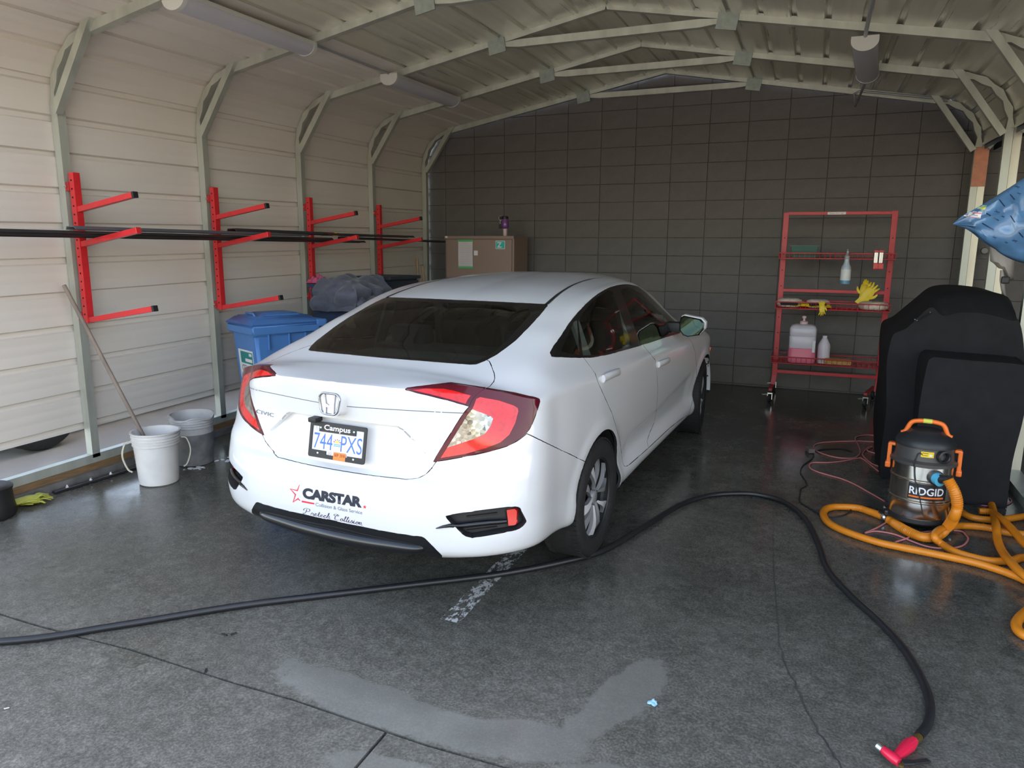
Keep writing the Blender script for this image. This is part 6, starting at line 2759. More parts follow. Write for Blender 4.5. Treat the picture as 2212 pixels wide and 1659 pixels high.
b = NB()
box(b, (cxs, SPY + .01, z_ + .065), (.022, .07, .03), bev=.008)
box(b, (cxs, SPY - .02, z_ + .04), (.010, .012, .045), rot=Matrix.Rotation(.4, 3, 'X'), bev=.003)
tube(b, [Vector((cxs, SPY + .04, z_ + .065)), Vector((cxs, SPY + .058, z_ + .09))], .008, 8)
obj('trigger_head', b, mat('grey_plastic', (.32, .33, .32), rough=.5), TT)

# two spring clamps with red tips
for k, xx in enumerate((1012, 1050)):
    q0, q1 = at_y(*RK(xx, 440), SY0 - .012), at_y(*RK(xx - 5, 560), SY0 - .012)
    TT = thing('spring_clamp', ['silver and red spring clamp next to the spray bottle side', 'silver and red spring clamp next to the rack upright'][k], 'clamp', (q0.x, SY0 - .012, q1.z))
    b = NB(); box2(b, (q0.x - .020, SY0 - .028, q0.z + .01), (q0.x + .020, SY0 + .010, q0.z + .03), bev=.005)
    obj('jaw', b, M_RED, TT)
    zm = q1.z + (q0.z - q1.z) * .38
    b = NB(); box2(b, (q0.x - .016, SY0 - .030, zm), (q0.x + .016, SY0 - .012, q0.z + .012), bev=.005)
    obj('spring_body', b, mat('bright_steel', (.45, .45, .43), rough=.25, metal=1.0), TT)
    b = NB(); box2(b, (q1.x - .024, SY0 - .034, q1.z), (q1.x + .020, SY0 - .010, zm + .004), bev=.008)
    obj('grip', b, M_RED, TT)

# yellow gloves over the middle bar
gp = rk(920, 745)
Mg = Matrix.Translation((gp.x, RY - .025, gp.z + .01)) @ Matrix.Rotation(.05, 4, 'Y') @ Matrix.Rotation(PI / 2, 4, 'X')
b = glove_bm(Mg @ Matrix.Rotation(PI, 4, 'X') @ Matrix.Rotation(PI, 4, 'Z') @ Matrix.Translation((0, -.0, 0)), seed=5, s=.95, flat=.40, spread=.45)
tag(obj('rubber_glove', b, M_GLOVEY, smooth=60), 'bright yellow rubber glove hanging over the rack bar', 'glove')
Mg2 = Matrix.Translation((gp.x + .02, RY - .047, gp.z - .015)) @ Matrix.Rotation(.55, 4, 'Y') @ Matrix.Rotation(PI / 2, 4, 'X')
tag(obj('rubber_glove', glove_bm(Mg2, seed=6, s=1.0, flat=.25), M_GLOVEY, smooth=60), 'bright yellow rubber glove hanging in front of the other on the bar', 'glove')
zs1 = sz[1][0] + .008
# polishing pads, dark faced, and a yellow cloth on the middle shelf
M_WOOL = mat('cream_wool', (.72, .63, .52), rough=.95, noise=.12, nscale=40, bump=.8, bscale=120)
M_PADB = mat('black_pad_face', (.012, .008, .008), rough=.8)


def pad(label, px, r, h, dark):
    p = at_y(*RK(*px), SY0 + .09)
    c = (p.x, SY0 + .13, zs1)
    TT = thing('polishing_pad', label, 'pad', c)
    b = NB()
    lathe(b, [(0, 0), (r * .8, 0), (r * .97, h * .25), (r, h * .55), (r * .93, h * .85), (r * .7, h), (0, h * 1.02)], n=28, c=c)
    rp = random.Random(int(px[0]))
    for v in b.verts:
        v.co += Vector((rp.uniform(-1, 1), rp.uniform(-1, 1), rp.uniform(0, 1))) * .003
    obj('wool', b, M_WOOL, TT, smooth=70)
    if dark:
        b = NB()
        box(b, (c[0], c[1] - r * .70, c[2] + h * .5), (r * 1.42, r * .84, h * .44), bev=h * .2)
        obj('backing', b, M_PADB, TT, smooth=40)


pad('cream wool pad with a black backing in the shelf corner', (362, 830), .120, .085, True)
pad('cream wool pad with a black backing beside the yellow cloth', (575, 833), .112, .080, True)
pad('thick cream wool pad under the hanging yellow gloves', (995, 830), .135, .075, False)
p = at_y(*RK(520, 830), SY0 + .06)
crumple('yellow_cloth', 'yellow rubber glove cuff spilling over the middle shelf', 'cloth', (p.x, SY0 + .10, zs1 + .012), (.42, .20), M_GLOVEY, seed=12, h=.06, fingers=0)
p = at_y(*RK(605, 868), SY0 - .03)
b = glove_bm(Matrix.Translation((p.x, SY0 - .02, p.z + .03)) @ Matrix.Rotation(-.1, 4, 'Y') @ Matrix.Rotation(-PI / 2, 4, 'X'), seed=15, s=.55, flat=.3)
tag(obj('rubber_glove', b, M_GLOVEY, smooth=60), 'yellow glove fingers drooping through the middle shelf wires', 'glove')

# bottom shelf: jug, bottle, sponge
zs2 = sz[2][0] + .008
JY = SY0 + .13
ja, jb = at_y(*RK(352, 1150), JY), at_y(*RK(562, 1150), JY)
jt = at_y(*RK(450, 965), JY).z
cxj, wj, hj = (ja.x + jb.x) / 2, (jb.x - ja.x), jt - zs2
TT = thing('jug', 'translucent jug of pink liquid with a pump on the bottom shelf', 'jug', (cxj, JY, zs2))


def rbox(bm, c, prof, w, d, n=28, pw=.28):
    """rounded-rectangle lathe: profile [(scale, z)]"""
    rings = []
    for s_, z in prof:
        ring = []
        for k in range(n):
            a = 2 * PI * k / n
            ca, sa = math.cos(a), math.sin(a)
            ring.append(bm.verts.new((c[0] + math.copysign(abs(ca) ** pw, ca) * w / 2 * s_, c[1] + math.copysign(abs(sa) ** pw, sa) * d / 2 * s_, c[2] + z)))
        rings.append(ring)
    for i in range(len(rings) - 1):
        for k in range(n):
            bm.faces.new((rings[i][k], rings[i][(k + 1) % n], rings[i + 1][(k + 1) % n], rings[i + 1][k]))
    bm.faces.new(rings[0][::-1]); bm.faces.new(rings[-1])


M_JUG = mat('milky_translucent_plastic', (.62, .58, .62), rough=.35)
b = NB(); rbox(b, (cxj, JY, zs2), [(.93, hj * .38), (.95, hj * .40), (.965, hj * .68), (.93, hj * .70), (.965, hj * .73), (.98, hj * .88), (.86, hj * .96), (.55, hj * 1.0)], wj, .24)
obj('shell', b, M_JUG, TT, smooth=45)
b = NB(); rbox(b, (cxj, JY, zs2), [(.90, 0), (.985, .012), (1.0, .05), (.985, .07), (.985, hj * .385), (.9, hj * .39)], wj, .245)
obj('pink_liquid', b, mat('pink_liquid', (.72, .16, .24), rough=.3), TT, smooth=45)
b = NB(); lathe(b, [(.038, 0), (.038, .028), (.03, .034), (.012, .036), (.011, .06), (.020, .064), (.020, .085), (0, .09)], n=20, c=(cxj, JY, jt - .006))
obj('pump_cap', b, mat('pink_white_plastic', (.70, .48, .48), rough=.4), TT, smooth=40)
b = NB(); box2(b, (cxj + wj * .36, JY - .124, zs2 + hj * .30), (cxj + wj * .46, JY - .121, zs2 + hj * .60))
obj('jug_label', b, M_PAPER, TT)
q0, q1 = at_y(*RK(612, 1255), JY), at_y(*RK(612, 1055), JY)
rb2 = .5 * (at_y(*RK(660, 1180), JY).x - at_y(*RK(566, 1180), JY).x)
hb2 = q1.z - zs2
TT = thing('chemical_bottle', 'white handle-less chemical bottle beside the pink jug', 'bottle', (q0.x, JY, zs2))
b = NB(); lathe(b, [(0, 0), (rb2 * .92, 0), (rb2, .012), (rb2, hb2 * .62), (rb2 * .92, hb2 * .70), (rb2 * .45, hb2 * .90), (rb2 * .33, hb2 * .93), (rb2 * .33, hb2 * .96)], n=28, c=(q0.x, JY, zs2))
obj('flask', b, mat('white_hdpe', (.68, .62, .66), rough=.4), TT, smooth=40)
b = NB(); lathe(b, [(rb2 * .38, 0), (rb2 * .38, .02), (0, .022)], n=20, c=(q0.x, JY, q1.z - .018))
obj('cap', b, mat('white_hdpe', (.68, .62, .66), rough=.4), TT, smooth=40)
q = at_y(*RK(720, 1265), SY0 + .09)
wq = at_y(*RK(828, 1265), SY0 + .09).x - at_y(*RK(620, 1265), SY0 + .09).x
b = NB(); box(b, (q.x, SY0 + .10, zs2 + .030), (wq, .13, .058), bev=.02)
rp = random.Random(8)
bmesh.ops.subdivide_edges(b, edges=b.edges[:], cuts=2, use_grid_fill=True)
for v in b.verts:
    v.co += Vector((rp.uniform(-1, 1), rp.uniform(-1, 1), rp.uniform(-1, 1))) * .003
tag(obj('sponge', b, mat('ochre_sponge', (.50, .28, .09), rough=.95, noise=.2, nscale=30, bump=.8, bscale=90), smooth=50), 'ochre sponge on the bottom wire shelf', 'sponge')

# ------------------------------------------------------------------ covered grill
M_COVER = mat('black_cover_cloth', (.011, .011, .0125), rough=.78, noise=.2, nscale=10, spec=.25, bump=.15, bscale=150)
TT = thing('covered_grill', 'barbecue grill under a black cloth cover', 'grill', (.95, 5.5, gz(5.5)))
# near side-shelf block
rg_ = random.Random(2)


def cloth_box(prof_fn, ys, n, amp):
    """loft of closed section loops along y"""
    b = NB()
    rows = []
    for y in ys:
        loop = prof_fn(y)
        P = crom(loop, n, closed=False)
        rows.append([b.verts.new((p[0] + amp * math.sin(p[1] * 9 + y * 14 + p[0] * 5), y + amp * 1.3 * math.sin(p[0] * 16 + p[1] * 3), p[1] + gz(y))) for p in P])
    for i in range(len(rows) - 1):
        for j in range(len(rows[0]) - 1):
            b.faces.new((rows[i][j], rows[i][j + 1], rows[i + 1][j + 1], rows[i + 1][j]))
    b.faces.new(rows[0][::-1]); b.faces.new(rows[-1])
    bmesh.ops.recalc_face_normals(b, faces=b.faces[:])
    return b


def shelf_sec(y):
    return [(.665, .005), (.685, .30), (.69, .60), (.695, .86), (.715, .915), (.78, .922), (1.10, .912), (1.20, .905), (1.235, .88), (1.235, .6), (1.225, .3), (1.215, .005)]


obj('cover_shelf_end', cloth_box(shelf_sec, [5.10, 5.12, 5.2, 5.3, 5.42], 4, .007), M_COVER, TT, smooth=38)


def dome_sec(y):
    k = 1 - .10 * max(0, (5.60 - y) / .16)
    zt = 1.30 * k
    return [(.545, .005), (.530, .35), (.515, .75), (.52, .955), (.535, 1.02), (.60, 1.06), (.72, 1.20), (.80, zt - .02), (.90, zt + .005), (1.05, zt), (1.19, zt - .035), (1.24, 1.12), (1.275, .92), (1.28, .5), (1.27, .005)]


obj('cover_hood', cloth_box(dome_sec, [5.44, 5.46, 5.54, 5.66, 5.9, 6.2, 6.24], 4, .009), M_COVER, TT, smooth=38)
b = NB()   # woven tag on the sloping flank
pt = Vector((.655, 5.60, 1.135 + gz(5.6)))
Mt = basis(pt, Vector((.62, 0, .72)).normalized(), (0, 1, 0), Vector((-.76, 0, .65)).normalized())
Mt = basis(at_y(1994, 684, 5.46), Vector((.70, -.05, .55)).normalized(), Vector((-.3, .9, .1)).normalized(), Vector((-.55, -.55, .63)).normalized())
prism(b, [(-.050, -.022), (.050, -.022), (.050, .022), (-.050, .022)], -.004, .008, Mt)
G_ = obj('maker_tag', b, mat('black_tag', (.012, .012, .012), rough=.6), TT)
b = NB()
for x0 in (-.048, .043):
    prism(b, [(x0, -.021), (x0 + .005, -.021), (x0 + .005, .021), (x0, .021)], .008, .0088, Mt)
prism(b, [(-.018, .004), (.014, .004), (.014, .010), (-.018, .010)], .008, .0088, Mt)
prism(b, [(-.022, -.010), (.020, -.010), (.020, -.004), (-.022, -.004)], .008, .0088, Mt)
obj('tag_stitching', b, mat('pale_thread', (.45, .45, .45), rough=.8), G_)

# ------------------------------------------------------------------ wet/dry vacuum
VC = Vector((.668, 4.60, gz(4.60)))
M_STEEL = mat('brushed_stainless', (.74, .70, .64), rough=.19, metal=1.0, noise=.06, nscale=30, stretch=(1, 1, 12))
M_ORNG = mat('safety_orange_plastic', (.85, .17, .02), rough=.4)
M_VBLK = mat('vacuum_black_plastic', (.018, .019, .021), rough=.45, noise=.1)
M_VGRY = mat('vacuum_dark_grey', (.055, .052, .05), rough=.45)
VT = thing('shop_vacuum', 'stainless shop vacuum with black head and orange handle', 'vacuum', tuple(VC))
vz = lambda z: z
R_ = .158
b = NB()
pr = [(0, .085), (R_ * .98, .085), (R_, .095), (R_, .178), (R_ + .005, .184), (R_ + .005, .190), (R_, .196), (R_, .300), (R_ + .005, .306), (R_ + .005, .312), (R_, .318), (R_, .395), (0, .395)]
lathe(b, pr, n=48, c=VC)
obj('drum', b, M_STEEL, VT, smooth=35)
b = NB()
lathe(b, [(R_ + .004, .392), (R_ + .014, .396), (R_ + .014, .412), (R_ + .004, .418), (R_ * .97, .425), (R_ * .93, .48), (R_ * .90, .505), (0, .505)], n=48, c=VC)
obj('motor_head', b, M_VGRY, VT, smooth=35)
b = NB()
lathe(b, [(R_ * .98, .495), (R_ * .98, .512), (R_ * .86, .545), (R_ * .60, .565), (R_ * .5, .58), (0, .585)], n=40, c=VC)
obj('head_cap', b, M_VBLK, VT, smooth=35)
b = NB()
lathe(b, [(0, .050), (R_ * .92, .050), (R_ * 1.02, .062), (R_ * 1.02, .085), (R_ * .9, .09), (0, .09)], n=32, c=VC)
obj('base_tray', b, M_VBLK, VT, smooth=35)
cvd = Vector((CAM_POS[0] - VC.x, CAM_POS[1] - VC.y, 0)).normalized()       # towards the photograph's viewpoint
crt = Vector((-cvd.y, cvd.x, 0))                                           # to its right
if crt.x < 0: crt = -crt
for s, t in ((-1, .25), (1, .25), (-1, -.9), (1, -.9)):
    b = NB()
    q = VC + crt * s * .17 + cvd * t * .15
    beam(b, VC + crt * s * .10 + cvd * t * .10 + Vector((0, 0, .065)), q + Vector((0, 0, .062)), .05, .035, bev=.01)
    F_ = obj('caster_arm', b, M_VBLK, VT)
    b = NB()
    lathe(b, [(0, -.014), (.020, -.014), (.027, -.006), (.027, .006), (.020, .014), (0, .014)], n=18, M=basis(q + Vector((0, 0, .028)), (0, 1, 0), (0, 0, 1), (1, 0, 0)))
    obj('caster', b, mat('chrome_ball', (.6, .62, .64), rough=.15, metal=1), F_, smooth=40)
# carry handle
b = NB()
hz = .575
P = [VC + crt * x + Vector((0, 0, z)) for x, z in crom([(-.125, .545), (-.105, .56), (-.085, .605), (-.06, .622), (0, .628), (.06, .622), (.085, .605), (.105, .56), (.125, .548)], 5)]
tube(b, P, .013, 10)
H_o = obj('carry_handle', b, M_ORNG, VT, smooth=50)
b = NB()
tube(b, [VC + crt * x + Vector((0, 0, .6275)) for x in (-.022, .022)], .0138, 12)
obj('handle_sticker', b, mat('lime_sticker', (.62, .62, .08), rough=.5), H_o, smooth=50)
# side latches
for s in (-1, 1):
    b = NB()
    c_ = VC + crt * s * (R_ + .018) + Vector((0, 0, .40))
    rot = basis((0, 0, 0), crt, cvd, (0, 0, 1)).to_3x3()
    box(b, c_ + Vector((0, 0, .02)), (.022, .045, .12), rot=rot, bev=.006)
    box(b, c_ + Vector((0, 0, -.05)) + crt * s * .002, (.030, .055, .035), rot=rot, bev=.008)
    box(b, c_ + Vector((0, 0, .075)) - crt * s * .012, (.035, .045, .018), rot=rot, bev=.006)
    obj('latch', b, M_ORNG, VT)


def vfront(ang, r=R_):
    """point and frame on the drum at an angle to the right of the viewpoint"""
    d = (cvd * math.cos(ang) + crt * math.sin(ang))
    return d, Vector((-d.y, d.x, 0)) * (1 if Vector((-d.y, d.x, 0)).dot(crt) > 0 else -1)


# blower port, yellow plate
d, t_ = vfront(.62)
b = NB()
lathe(b, [(.024, 0), (.034, 0), (.036, .03), (.028, .034), (.024, .03), (.022, -.02), (0, -.02)], n=24, M=basis((0, 0, 0), t_, (0, 0, 1), d), c=VC + d * (R_ * .92) + Vector((0, 0, .462)))
obj('blower_port', b, M_VBLK, VT, smooth=40)


def wrap_plate(a0, a1, z0, z1, r, n=10):
    b = NB()
    prev = None
    for k in range(n + 1):
        a = a0 + (a1 - a0) * k / n
        d, _ = vfront(a)
        lo, hi = b.verts.new(VC + d * r + Vector((0, 0, z0))), b.verts.new(VC + d * r + Vector((0, 0, z1)))
        if prev: b.faces.new((prev[0], lo, hi, prev[1]))
        prev = (lo, hi)
    return b


PL = obj('warning_plate', wrap_plate(-.10, .32, .452, .484, R_ * .965), mat('yellow_plate', (.80, .55, .02), rough=.45), VT)
b = wrap_plate(-.06, .14, .474, .477, R_ * .967, 4)
obj('plate_text', b, mat('black_ink', (.03, .03, .03)), PL)
b = wrap_plate(-.06, .12, .461, .464, R_ * .967, 4)
obj('plate_text', b, mat('black_ink', (.03, .03, .03)), PL)
b = wrap_plate(.17, .27, .458, .470, R_ * .967, 3)
obj('plate_mark', b, M_PAPER, PL)
BP = obj('brand_plate', wrap_plate(-.38, .92, .205, .298, R_ + .0015, 20), mat('black_brand_plate', (.012, .012, .014), rough=.35), VT)
obj('orange_rule', wrap_plate(-.34, .80, .216, .225, R_ + .0022, 18), M_ORNG, BP)
tb = text_fit('RIDGID', .178, .044, offset=.02)
for v in tb.verts:
    a = .23 + v.co.x / R_
    d, _ = vfront(a)
    v.co = VC + d * (R_ + .0026) + Vector((0, 0, .256 + v.co.y))
obj('lettering', tb, mat('white_ink', (.80, .80, .84), rough=.5), BP)
# inlet with blue ring and the black cuff of the hose
d, t_ = vfront(.42)
ip = VC + d * R_ + Vector((0, 0, .345))
b = NB()
lathe(b, [(.042, -.01), (.042, .018), (.034, .024), (0, .024)], n=24, M=basis((0, 0, 0), t_, (0, 0, 1), d), c=ip)
obj('inlet_collar', b, M_VBLK, VT, smooth=40)
hd = (d * .75 + crt * .55 + Vector((0, 0, -.28))).normalized()
b = NB()
tube(b, [ip + d * .015, ip + d * .035 + hd * .02], .033, 20)
obj('inlet_ring', b, mat('sky_blue_plastic', (.10, .48, .72), rough=.4), VT, smooth=40)
# power cord looped over the drum
b = NB()
P = []
for a, z, r in ((-.05, .468, R_ * .97), (-.18, .47, R_ * .99), (-.24, .44, R_ * 1.0), (-.25, .42, R_ + .018), (-.24, .38, R_ + .008), (-.20, .33, R_ + .009), (-.12, .29, R_ + .009), (0.0, .23, R_ + .008), (.10, .17, R_ + .009), (.18, .12, R_ + .012)):
    d_, _ = vfront(a)
    P.append(tuple(VC + d_ * r + Vector((0, 0, z))))
tube(b, [Vector(p) for p in crom(P, 5)], .0032, 6)
obj('power_cord', b, M_VBLK, VT, smooth=50)

# ------------------------------------------------------------------ orange hose: one run, looping out of and back into view
VV = lambda x, y: (1680 + x / 3.771, 860 + y / 3.771)
M_HOSE = mat('orange_hose', (.68, .22, .012), rough=.42, noise=.06, nscale=20)


def fl(x, y, h=.021):
    p = at_g(*VV(x, y), h)
    return (p.x, p.y, p.z)


cuff_end = at_y(2052, 1036, 4.37)
hd = (cuff_end - (ip + d * .03)).normalized()
hp = [tuple(ip + d * .03 + hd * .02), tuple((ip + d * .03).lerp(cuff_end, .55)), tuple(cuff_end)]
P = [tuple(cuff_end - hd * .012)]
P += [tuple(at_y(*q_, 4.36)) for q_ in ((2062, 1062), (2068, 1090), (2061, 1116))]
P += [fl(1372, 1062, .05), fl(1300, 1120, .034), fl(1225, 1137, .03), fl(1150, 1125, .028), fl(1050, 1080, .025), fl(950, 1020), fl(880, 975)]
P += [fl(750, 925), fl(640, 893), fl(480, 885), fl(395, 903), fl(372, 950), fl(420, 1020), fl(560, 1090), fl(800, 1170), fl(1000, 1215), fl(1300, 1275), fl(1600, 1340), fl(1800, 1400), fl(1950, 1455), fl(2080, 1510)]
P += [fl(2250, 1540), fl(2330, 1450), fl(2200, 1340)]
P += [fl(2006, 1300), fl(1900, 1325), fl(1750, 1328), fl(1600, 1300), fl(1440, 1250), fl(1330, 1185), fl(1275, 1130, .055), fl(1310, 1080, .06), fl(1390, 1052, .05), fl(1500, 1040), fl(1700, 1055), fl(1850, 1090), fl(2006, 1110), fl(2150, 1120)]
P += [fl(2300, 1080), fl(2250, 980), fl(2100, 955)]
P += [fl(2006, 965), fl(1850, 985), fl(1700, 990), fl(1560, 965), fl(1470, 905), fl(1440, 830), fl(1455, 755), fl(1500, 700), fl(1570, 672), fl(1650, 700), fl(1715, 790), fl(1755, 920), fl(1778, 1040, .062), fl(1790, 1150, .045), fl(1830, 1250, .04), fl(1900, 1340, .063), fl(2006, 1445, .06), fl(2120, 1500, .055)]
P += [fl(2300, 1700), fl(2230, 1880), fl(2080, 1950), fl(1965, 1900), fl(1950, 1820), fl(2050, 1720), fl(2250, 1560, .062), fl(2200, 1400, .06), fl(2100, 1270, .062), fl(2006, 1180, .062), fl(1900, 1060, .064), fl(1820, 985, .062), fl(1740, 930, .03), fl(1625, 920)]
P = crom(P, 14)
# resample at equal steps and alternate the radius: corrugated wall
D = np.concatenate([[0], np.cumsum([np.linalg.norm(P[i + 1] - P[i]) for i in range(len(P) - 1)])])
step = .0055
S_n = int(D[-1] / step)
Q = [Vector([np.interp(k * step, D, [p[i] for p in P]) for i in range(3)]) for k in range(S_n)]
b = NB()
def hose_r(k):
    t = k * step                        # the first metre is the wide suction hose
    big_ = np.interp(t, [0, .75, 1.15], [1.42, 1.30, 1.0])
    return (.0215 if k % 2 else .0188) * big_


tube(b, Q, [hose_r(k) for k in range(S_n)], 10)
HO = thing('vacuum_hose', 'corrugated orange hose coiled round the vacuum', 'hose', tuple(Q[0]))
obj('hose_wall', b, M_HOSE, HO, smooth=60)
b = NB()
tube(b, [Vector(p) for p in crom(hp, 4)], [.026, .026, .025, .025, .024, .0235, .023, .0225, .022][:len(crom(hp, 4))], 16)
obj('hose_cuff', b, M_VBLK, HO, smooth=50)
b = NB()
q = [Vector(fl(835, 950)), Vector(fl(905, 985))]
tube(b, [q[0] + Vector((0, 0, .004)), q[1] + Vector((0, 0, .004))], .026, 14)
obj('joining_cuff', b, M_VBLK, HO, smooth=50)

# pink extension lead, one run of loops on the floor
lead = [(900, 300), (830, 310), (730, 300), (650, 312), (630, 335), (655, 380), (672, 440), (640, 480), (590, 490), (500, 487), (400, 465), (320, 432), (292, 395), (330, 368), (430, 357), (620, 350), (720, 352), (830, 362), (900, 380), (900, 450), (830, 455), (760, 440), (728, 422), (770, 398), (740, 400), (700, 440), (695, 470), (760, 530), (830, 560), (900, 590), (960, 640), (880, 640), (700, 500), (640, 492), (520, 515), (400, 525), (290, 525), (258, 545), (270, 575), (330, 603), (440, 635), (540, 665), (640, 710), (720, 755), (800, 800), (890, 855), (960, 920), (900, 1000), (800, 1060), (715, 1098), (800, 1085), (950, 1110), (1100, 1170), (1200, 1205), (1300, 1222), (1420, 1222), (1510, 1200), (1550, 1150), (1530, 1115), (1480, 1082), (1300, 1080), (1100, 1108), (1060, 1140), (960, 1172)]
b = NB()
tube(b, [Vector(p) for p in crom([fl(x, y, .0055) for x, y in lead], 6)], .0052, 7)
tag(obj('extension_lead', b, mat('faded_pink_lead', (.58, .20, .18), rough=.5, noise=.15, nscale=6), smooth=60), 'faded pink extension lead in loops on the floor', 'lead')
lead2 = [(1440, 835), (1500, 838), (1600, 860), (1700, 878), (1780, 878), (1850, 870), (1895, 850), (1905, 835), (1890, 815)]
b = NB()
tube(b, [Vector(p) for p in crom([fl(x, y, .0052) for x, y in lead2], 6)], .0048, 7)
tag(obj('extension_lead', b, mat('faded_pink_lead', (.58, .20, .18)), smooth=60), 'short run of pink lead at the foot of the grill cover', 'lead')
blk = [(800, 905), (760, 887), (690, 883), (620, 892), (575, 930), (540, 952), (460, 965), (360, 955), (300, 920), (250, 890), (200, 860), (178, 835), (182, 780), (185, 745), (215, 725), (240, 708), (232, 685), (205, 640), (185, 605), (195, 565), (215, 540), (255, 512), (288, 482), (292, 448), (300, 432), (370, 418), (500, 412), (560, 420), (605, 437)]
b = NB()
tube(b, [Vector(p) for p in crom([fl(x, y, .016 if k in (2, 3) else .0045) for k, (x, y) in enumerate(blk)], 5)], .0042, 7)
tag(obj('power_lead', b, M_VBLK, smooth=60), 'thin black power lead zigzagging beside the vacuum', 'lead')
# plug adaptor in the loops
q = Vector(fl(265, 420, .02))
b = NB(); box(b, q, (.05, .09, .035), rot=Matrix.Rotation(.3, 3, 'Z'), bev=.008)
tag(obj('plug_block', b, mat('grey_brown_rubber', (.16, .12, .11), rough=.7, noise=.2)), 'grey rubber plug block among the pink lead loops', 'plug')

# ------------------------------------------------------------------ black water hose with red spray gun
M_RUB = mat('black_rubber_hose', (.014, .014, .016), rough=.38, noise=.15, nscale=30)
hpts = [(-6.6, .1), (-4.6, 1.0), (-3.75, 1.38)]
hpx = [(0, 1386), (250, 1352), (500, 1311), (700, 1286), (900, 1262), (1080, 1240), (1220, 1213), (1310, 1186), (1400, 1132), (1470, 1090), (1530, 1071), (1590, 1066), (1640, 1069), (1695, 1085), (1740, 1122), (1768, 1175), (1790, 1232), (1840, 1288), (1900, 1343), (1945, 1392), (1980, 1445), (2003, 1495), (2010, 1530), (2003, 1565), (1985, 1590)]
P = [(x, y, gz(y) + .016) for x, y in hpts] + [tuple(at_g(x, y, .016)) for x, y in hpx]
b = NB()
tube(b, [Vector(p) for p in crom(P, 8)], .0155, 12)
HW = thing('water_hose', 'black rubber water hose across the wet floor', 'hose', P[10])
obj('hose_wall', b, M_RUB, HW, smooth=60)
b = NB()
pe = at_g(1985, 1592, .016); pf = at_g(1974, 1602, .018)
tube(b, [pe, pf], .014, 12)
obj('brass_coupling', b, mat('dull_brass', (.38, .25, .08), rough=.35, metal=.9), HW, smooth=50)
# spray gun: handle, barrel, lever
M_GUN = mat('raspberry_red_plastic', (.70, .012, .055), rough=.35, coat=.2)
g0, g1, g2 = at_g(1974, 1600, .02), at_g(1935, 1636, .03), at_g(1905, 1618, .03)
SG = thing('spray_gun', 'raspberry red spray gun on the end of the black hose', 'nozzle', (g1.x, g1.y, gz(g1.y)))
b = NB()
tube(b, [g0, g0.lerp(g1, .25), g0.lerp(g1, .6), g1], [.015, .021, .019, .014], 12)
obj('grip', b, M_GUN, SG, smooth=50)
b = NB()
bar0, bar1 = at_g(1943, 1648, .03), at_g(1908, 1620, .032)
tube(b, [bar0, bar0.lerp(bar1, .3), bar0.lerp(bar1, .8), bar1], [.013, .017, .015, .013], 12)
BR_ = obj('barrel', b, M_GUN, SG, smooth=50)
b = NB()
tube(b, [bar1, bar1 + (bar1 - bar0).normalized() * .018], [.015, .016], 14)
obj('chrome_tip', b, mat('bright_zinc', (.66, .70, .72), rough=.2, metal=1), SG, smooth=40)
b = NB()
lv = [at_g(1948, 1648, .034), at_g(1972, 1647, .03), at_g(2006, 1643, .012)]
beam(b, lv[0], lv[1], .022, .010, bev=.003)
beam(b, lv[1], lv[2], .018, .008, bev=.003)
obj('lever', b, M_VBLK, SG)
b = NB(); lathe(b, [(.008, 0), (.008, .006), (0, .007)], n=10, c=at_g(1946, 1655, .04))
obj('lever_screw', b, mat('dull_brass', (.38, .25, .08), rough=.35, metal=.9), SG)
# scraps on the slab
q = at_g(1410, 1520)
crumple('blue_scrap', 'crumpled scrap of light blue paper on the slab', 'scrap', (q.x, q.y, gz(q.y)), (.036, .03), mat('light_blue_paper', (.30, .52, .68), rough=.8), seed=21, n=10, h=.02, thick=.001)
for k, (x, y, l) in enumerate(((485, 1372, .03), (505, 1370, .025), (445, 1450, .028))):
    q = at_g(x, y)
    b = NB(); box(b, (q.x, q.y, gz(q.y) + .003), (l, .008, .005), rot=Matrix.Rotation(k * 1.1, 3, 'Z'), bev=.0015)
    tag(obj('dark_chip', b, M_RUB), ['dark rubber chip near the slab joint, stubby', 'dark rubber chip near the slab joint, straight', 'dark curled chip lying on the slab joint'][k], 'scrap')
q = at_g(15, 1532)
b = NB(); box(b, (q.x, q.y, gz(q.y) + .004), (.018, .008, .007), rot=Matrix.Rotation(.9, 3, 'Z'), bev=.002)
tag(obj('silver_bit', b, mat('bright_zinc', (.66, .70, .72), rough=.2, metal=1)), 'small silver bit lying on the slab beyond the joint', 'scrap')

# ------------------------------------------------------------------ blue wrapped bundle on the right-hand posts
M_WRAP = mat('blue_poly_wrap', (.065, .155, .29), rough=.28, coat=.4, noise=.25, nscale=7)
M_WRAPP = mat('navy_print', (.015, .03, .08), rough=.4)
by0 = 4.55
tip = at_y(2058, 484, by0)
BW = thing('wrapped_bundle', 'bundle in printed blue plastic wrap tied to the posts', 'bundle', (1.2, by0, 1.4))
up_e = [at_y(*p, by0) for p in ((2058, 484), (2085, 466), (2130, 437), (2175, 408), (2212, 384))]
lo_e = [at_y(*p, by0) for p in ((2058, 484), (2095, 497), (2130, 525), (2165, 550), (2205, 568))]
up_e += [up_e[-1] + Vector((.16, 0, .12)), up_e[-1] + Vector((.36, .1, .20))]
lo_e += [lo_e[-1] + Vector((.16, 0, -.02)), lo_e[-1] + Vector((.36, .1, -.02))]
b = NB()
n = 12
rows = []
rw_ = random.Random(6)
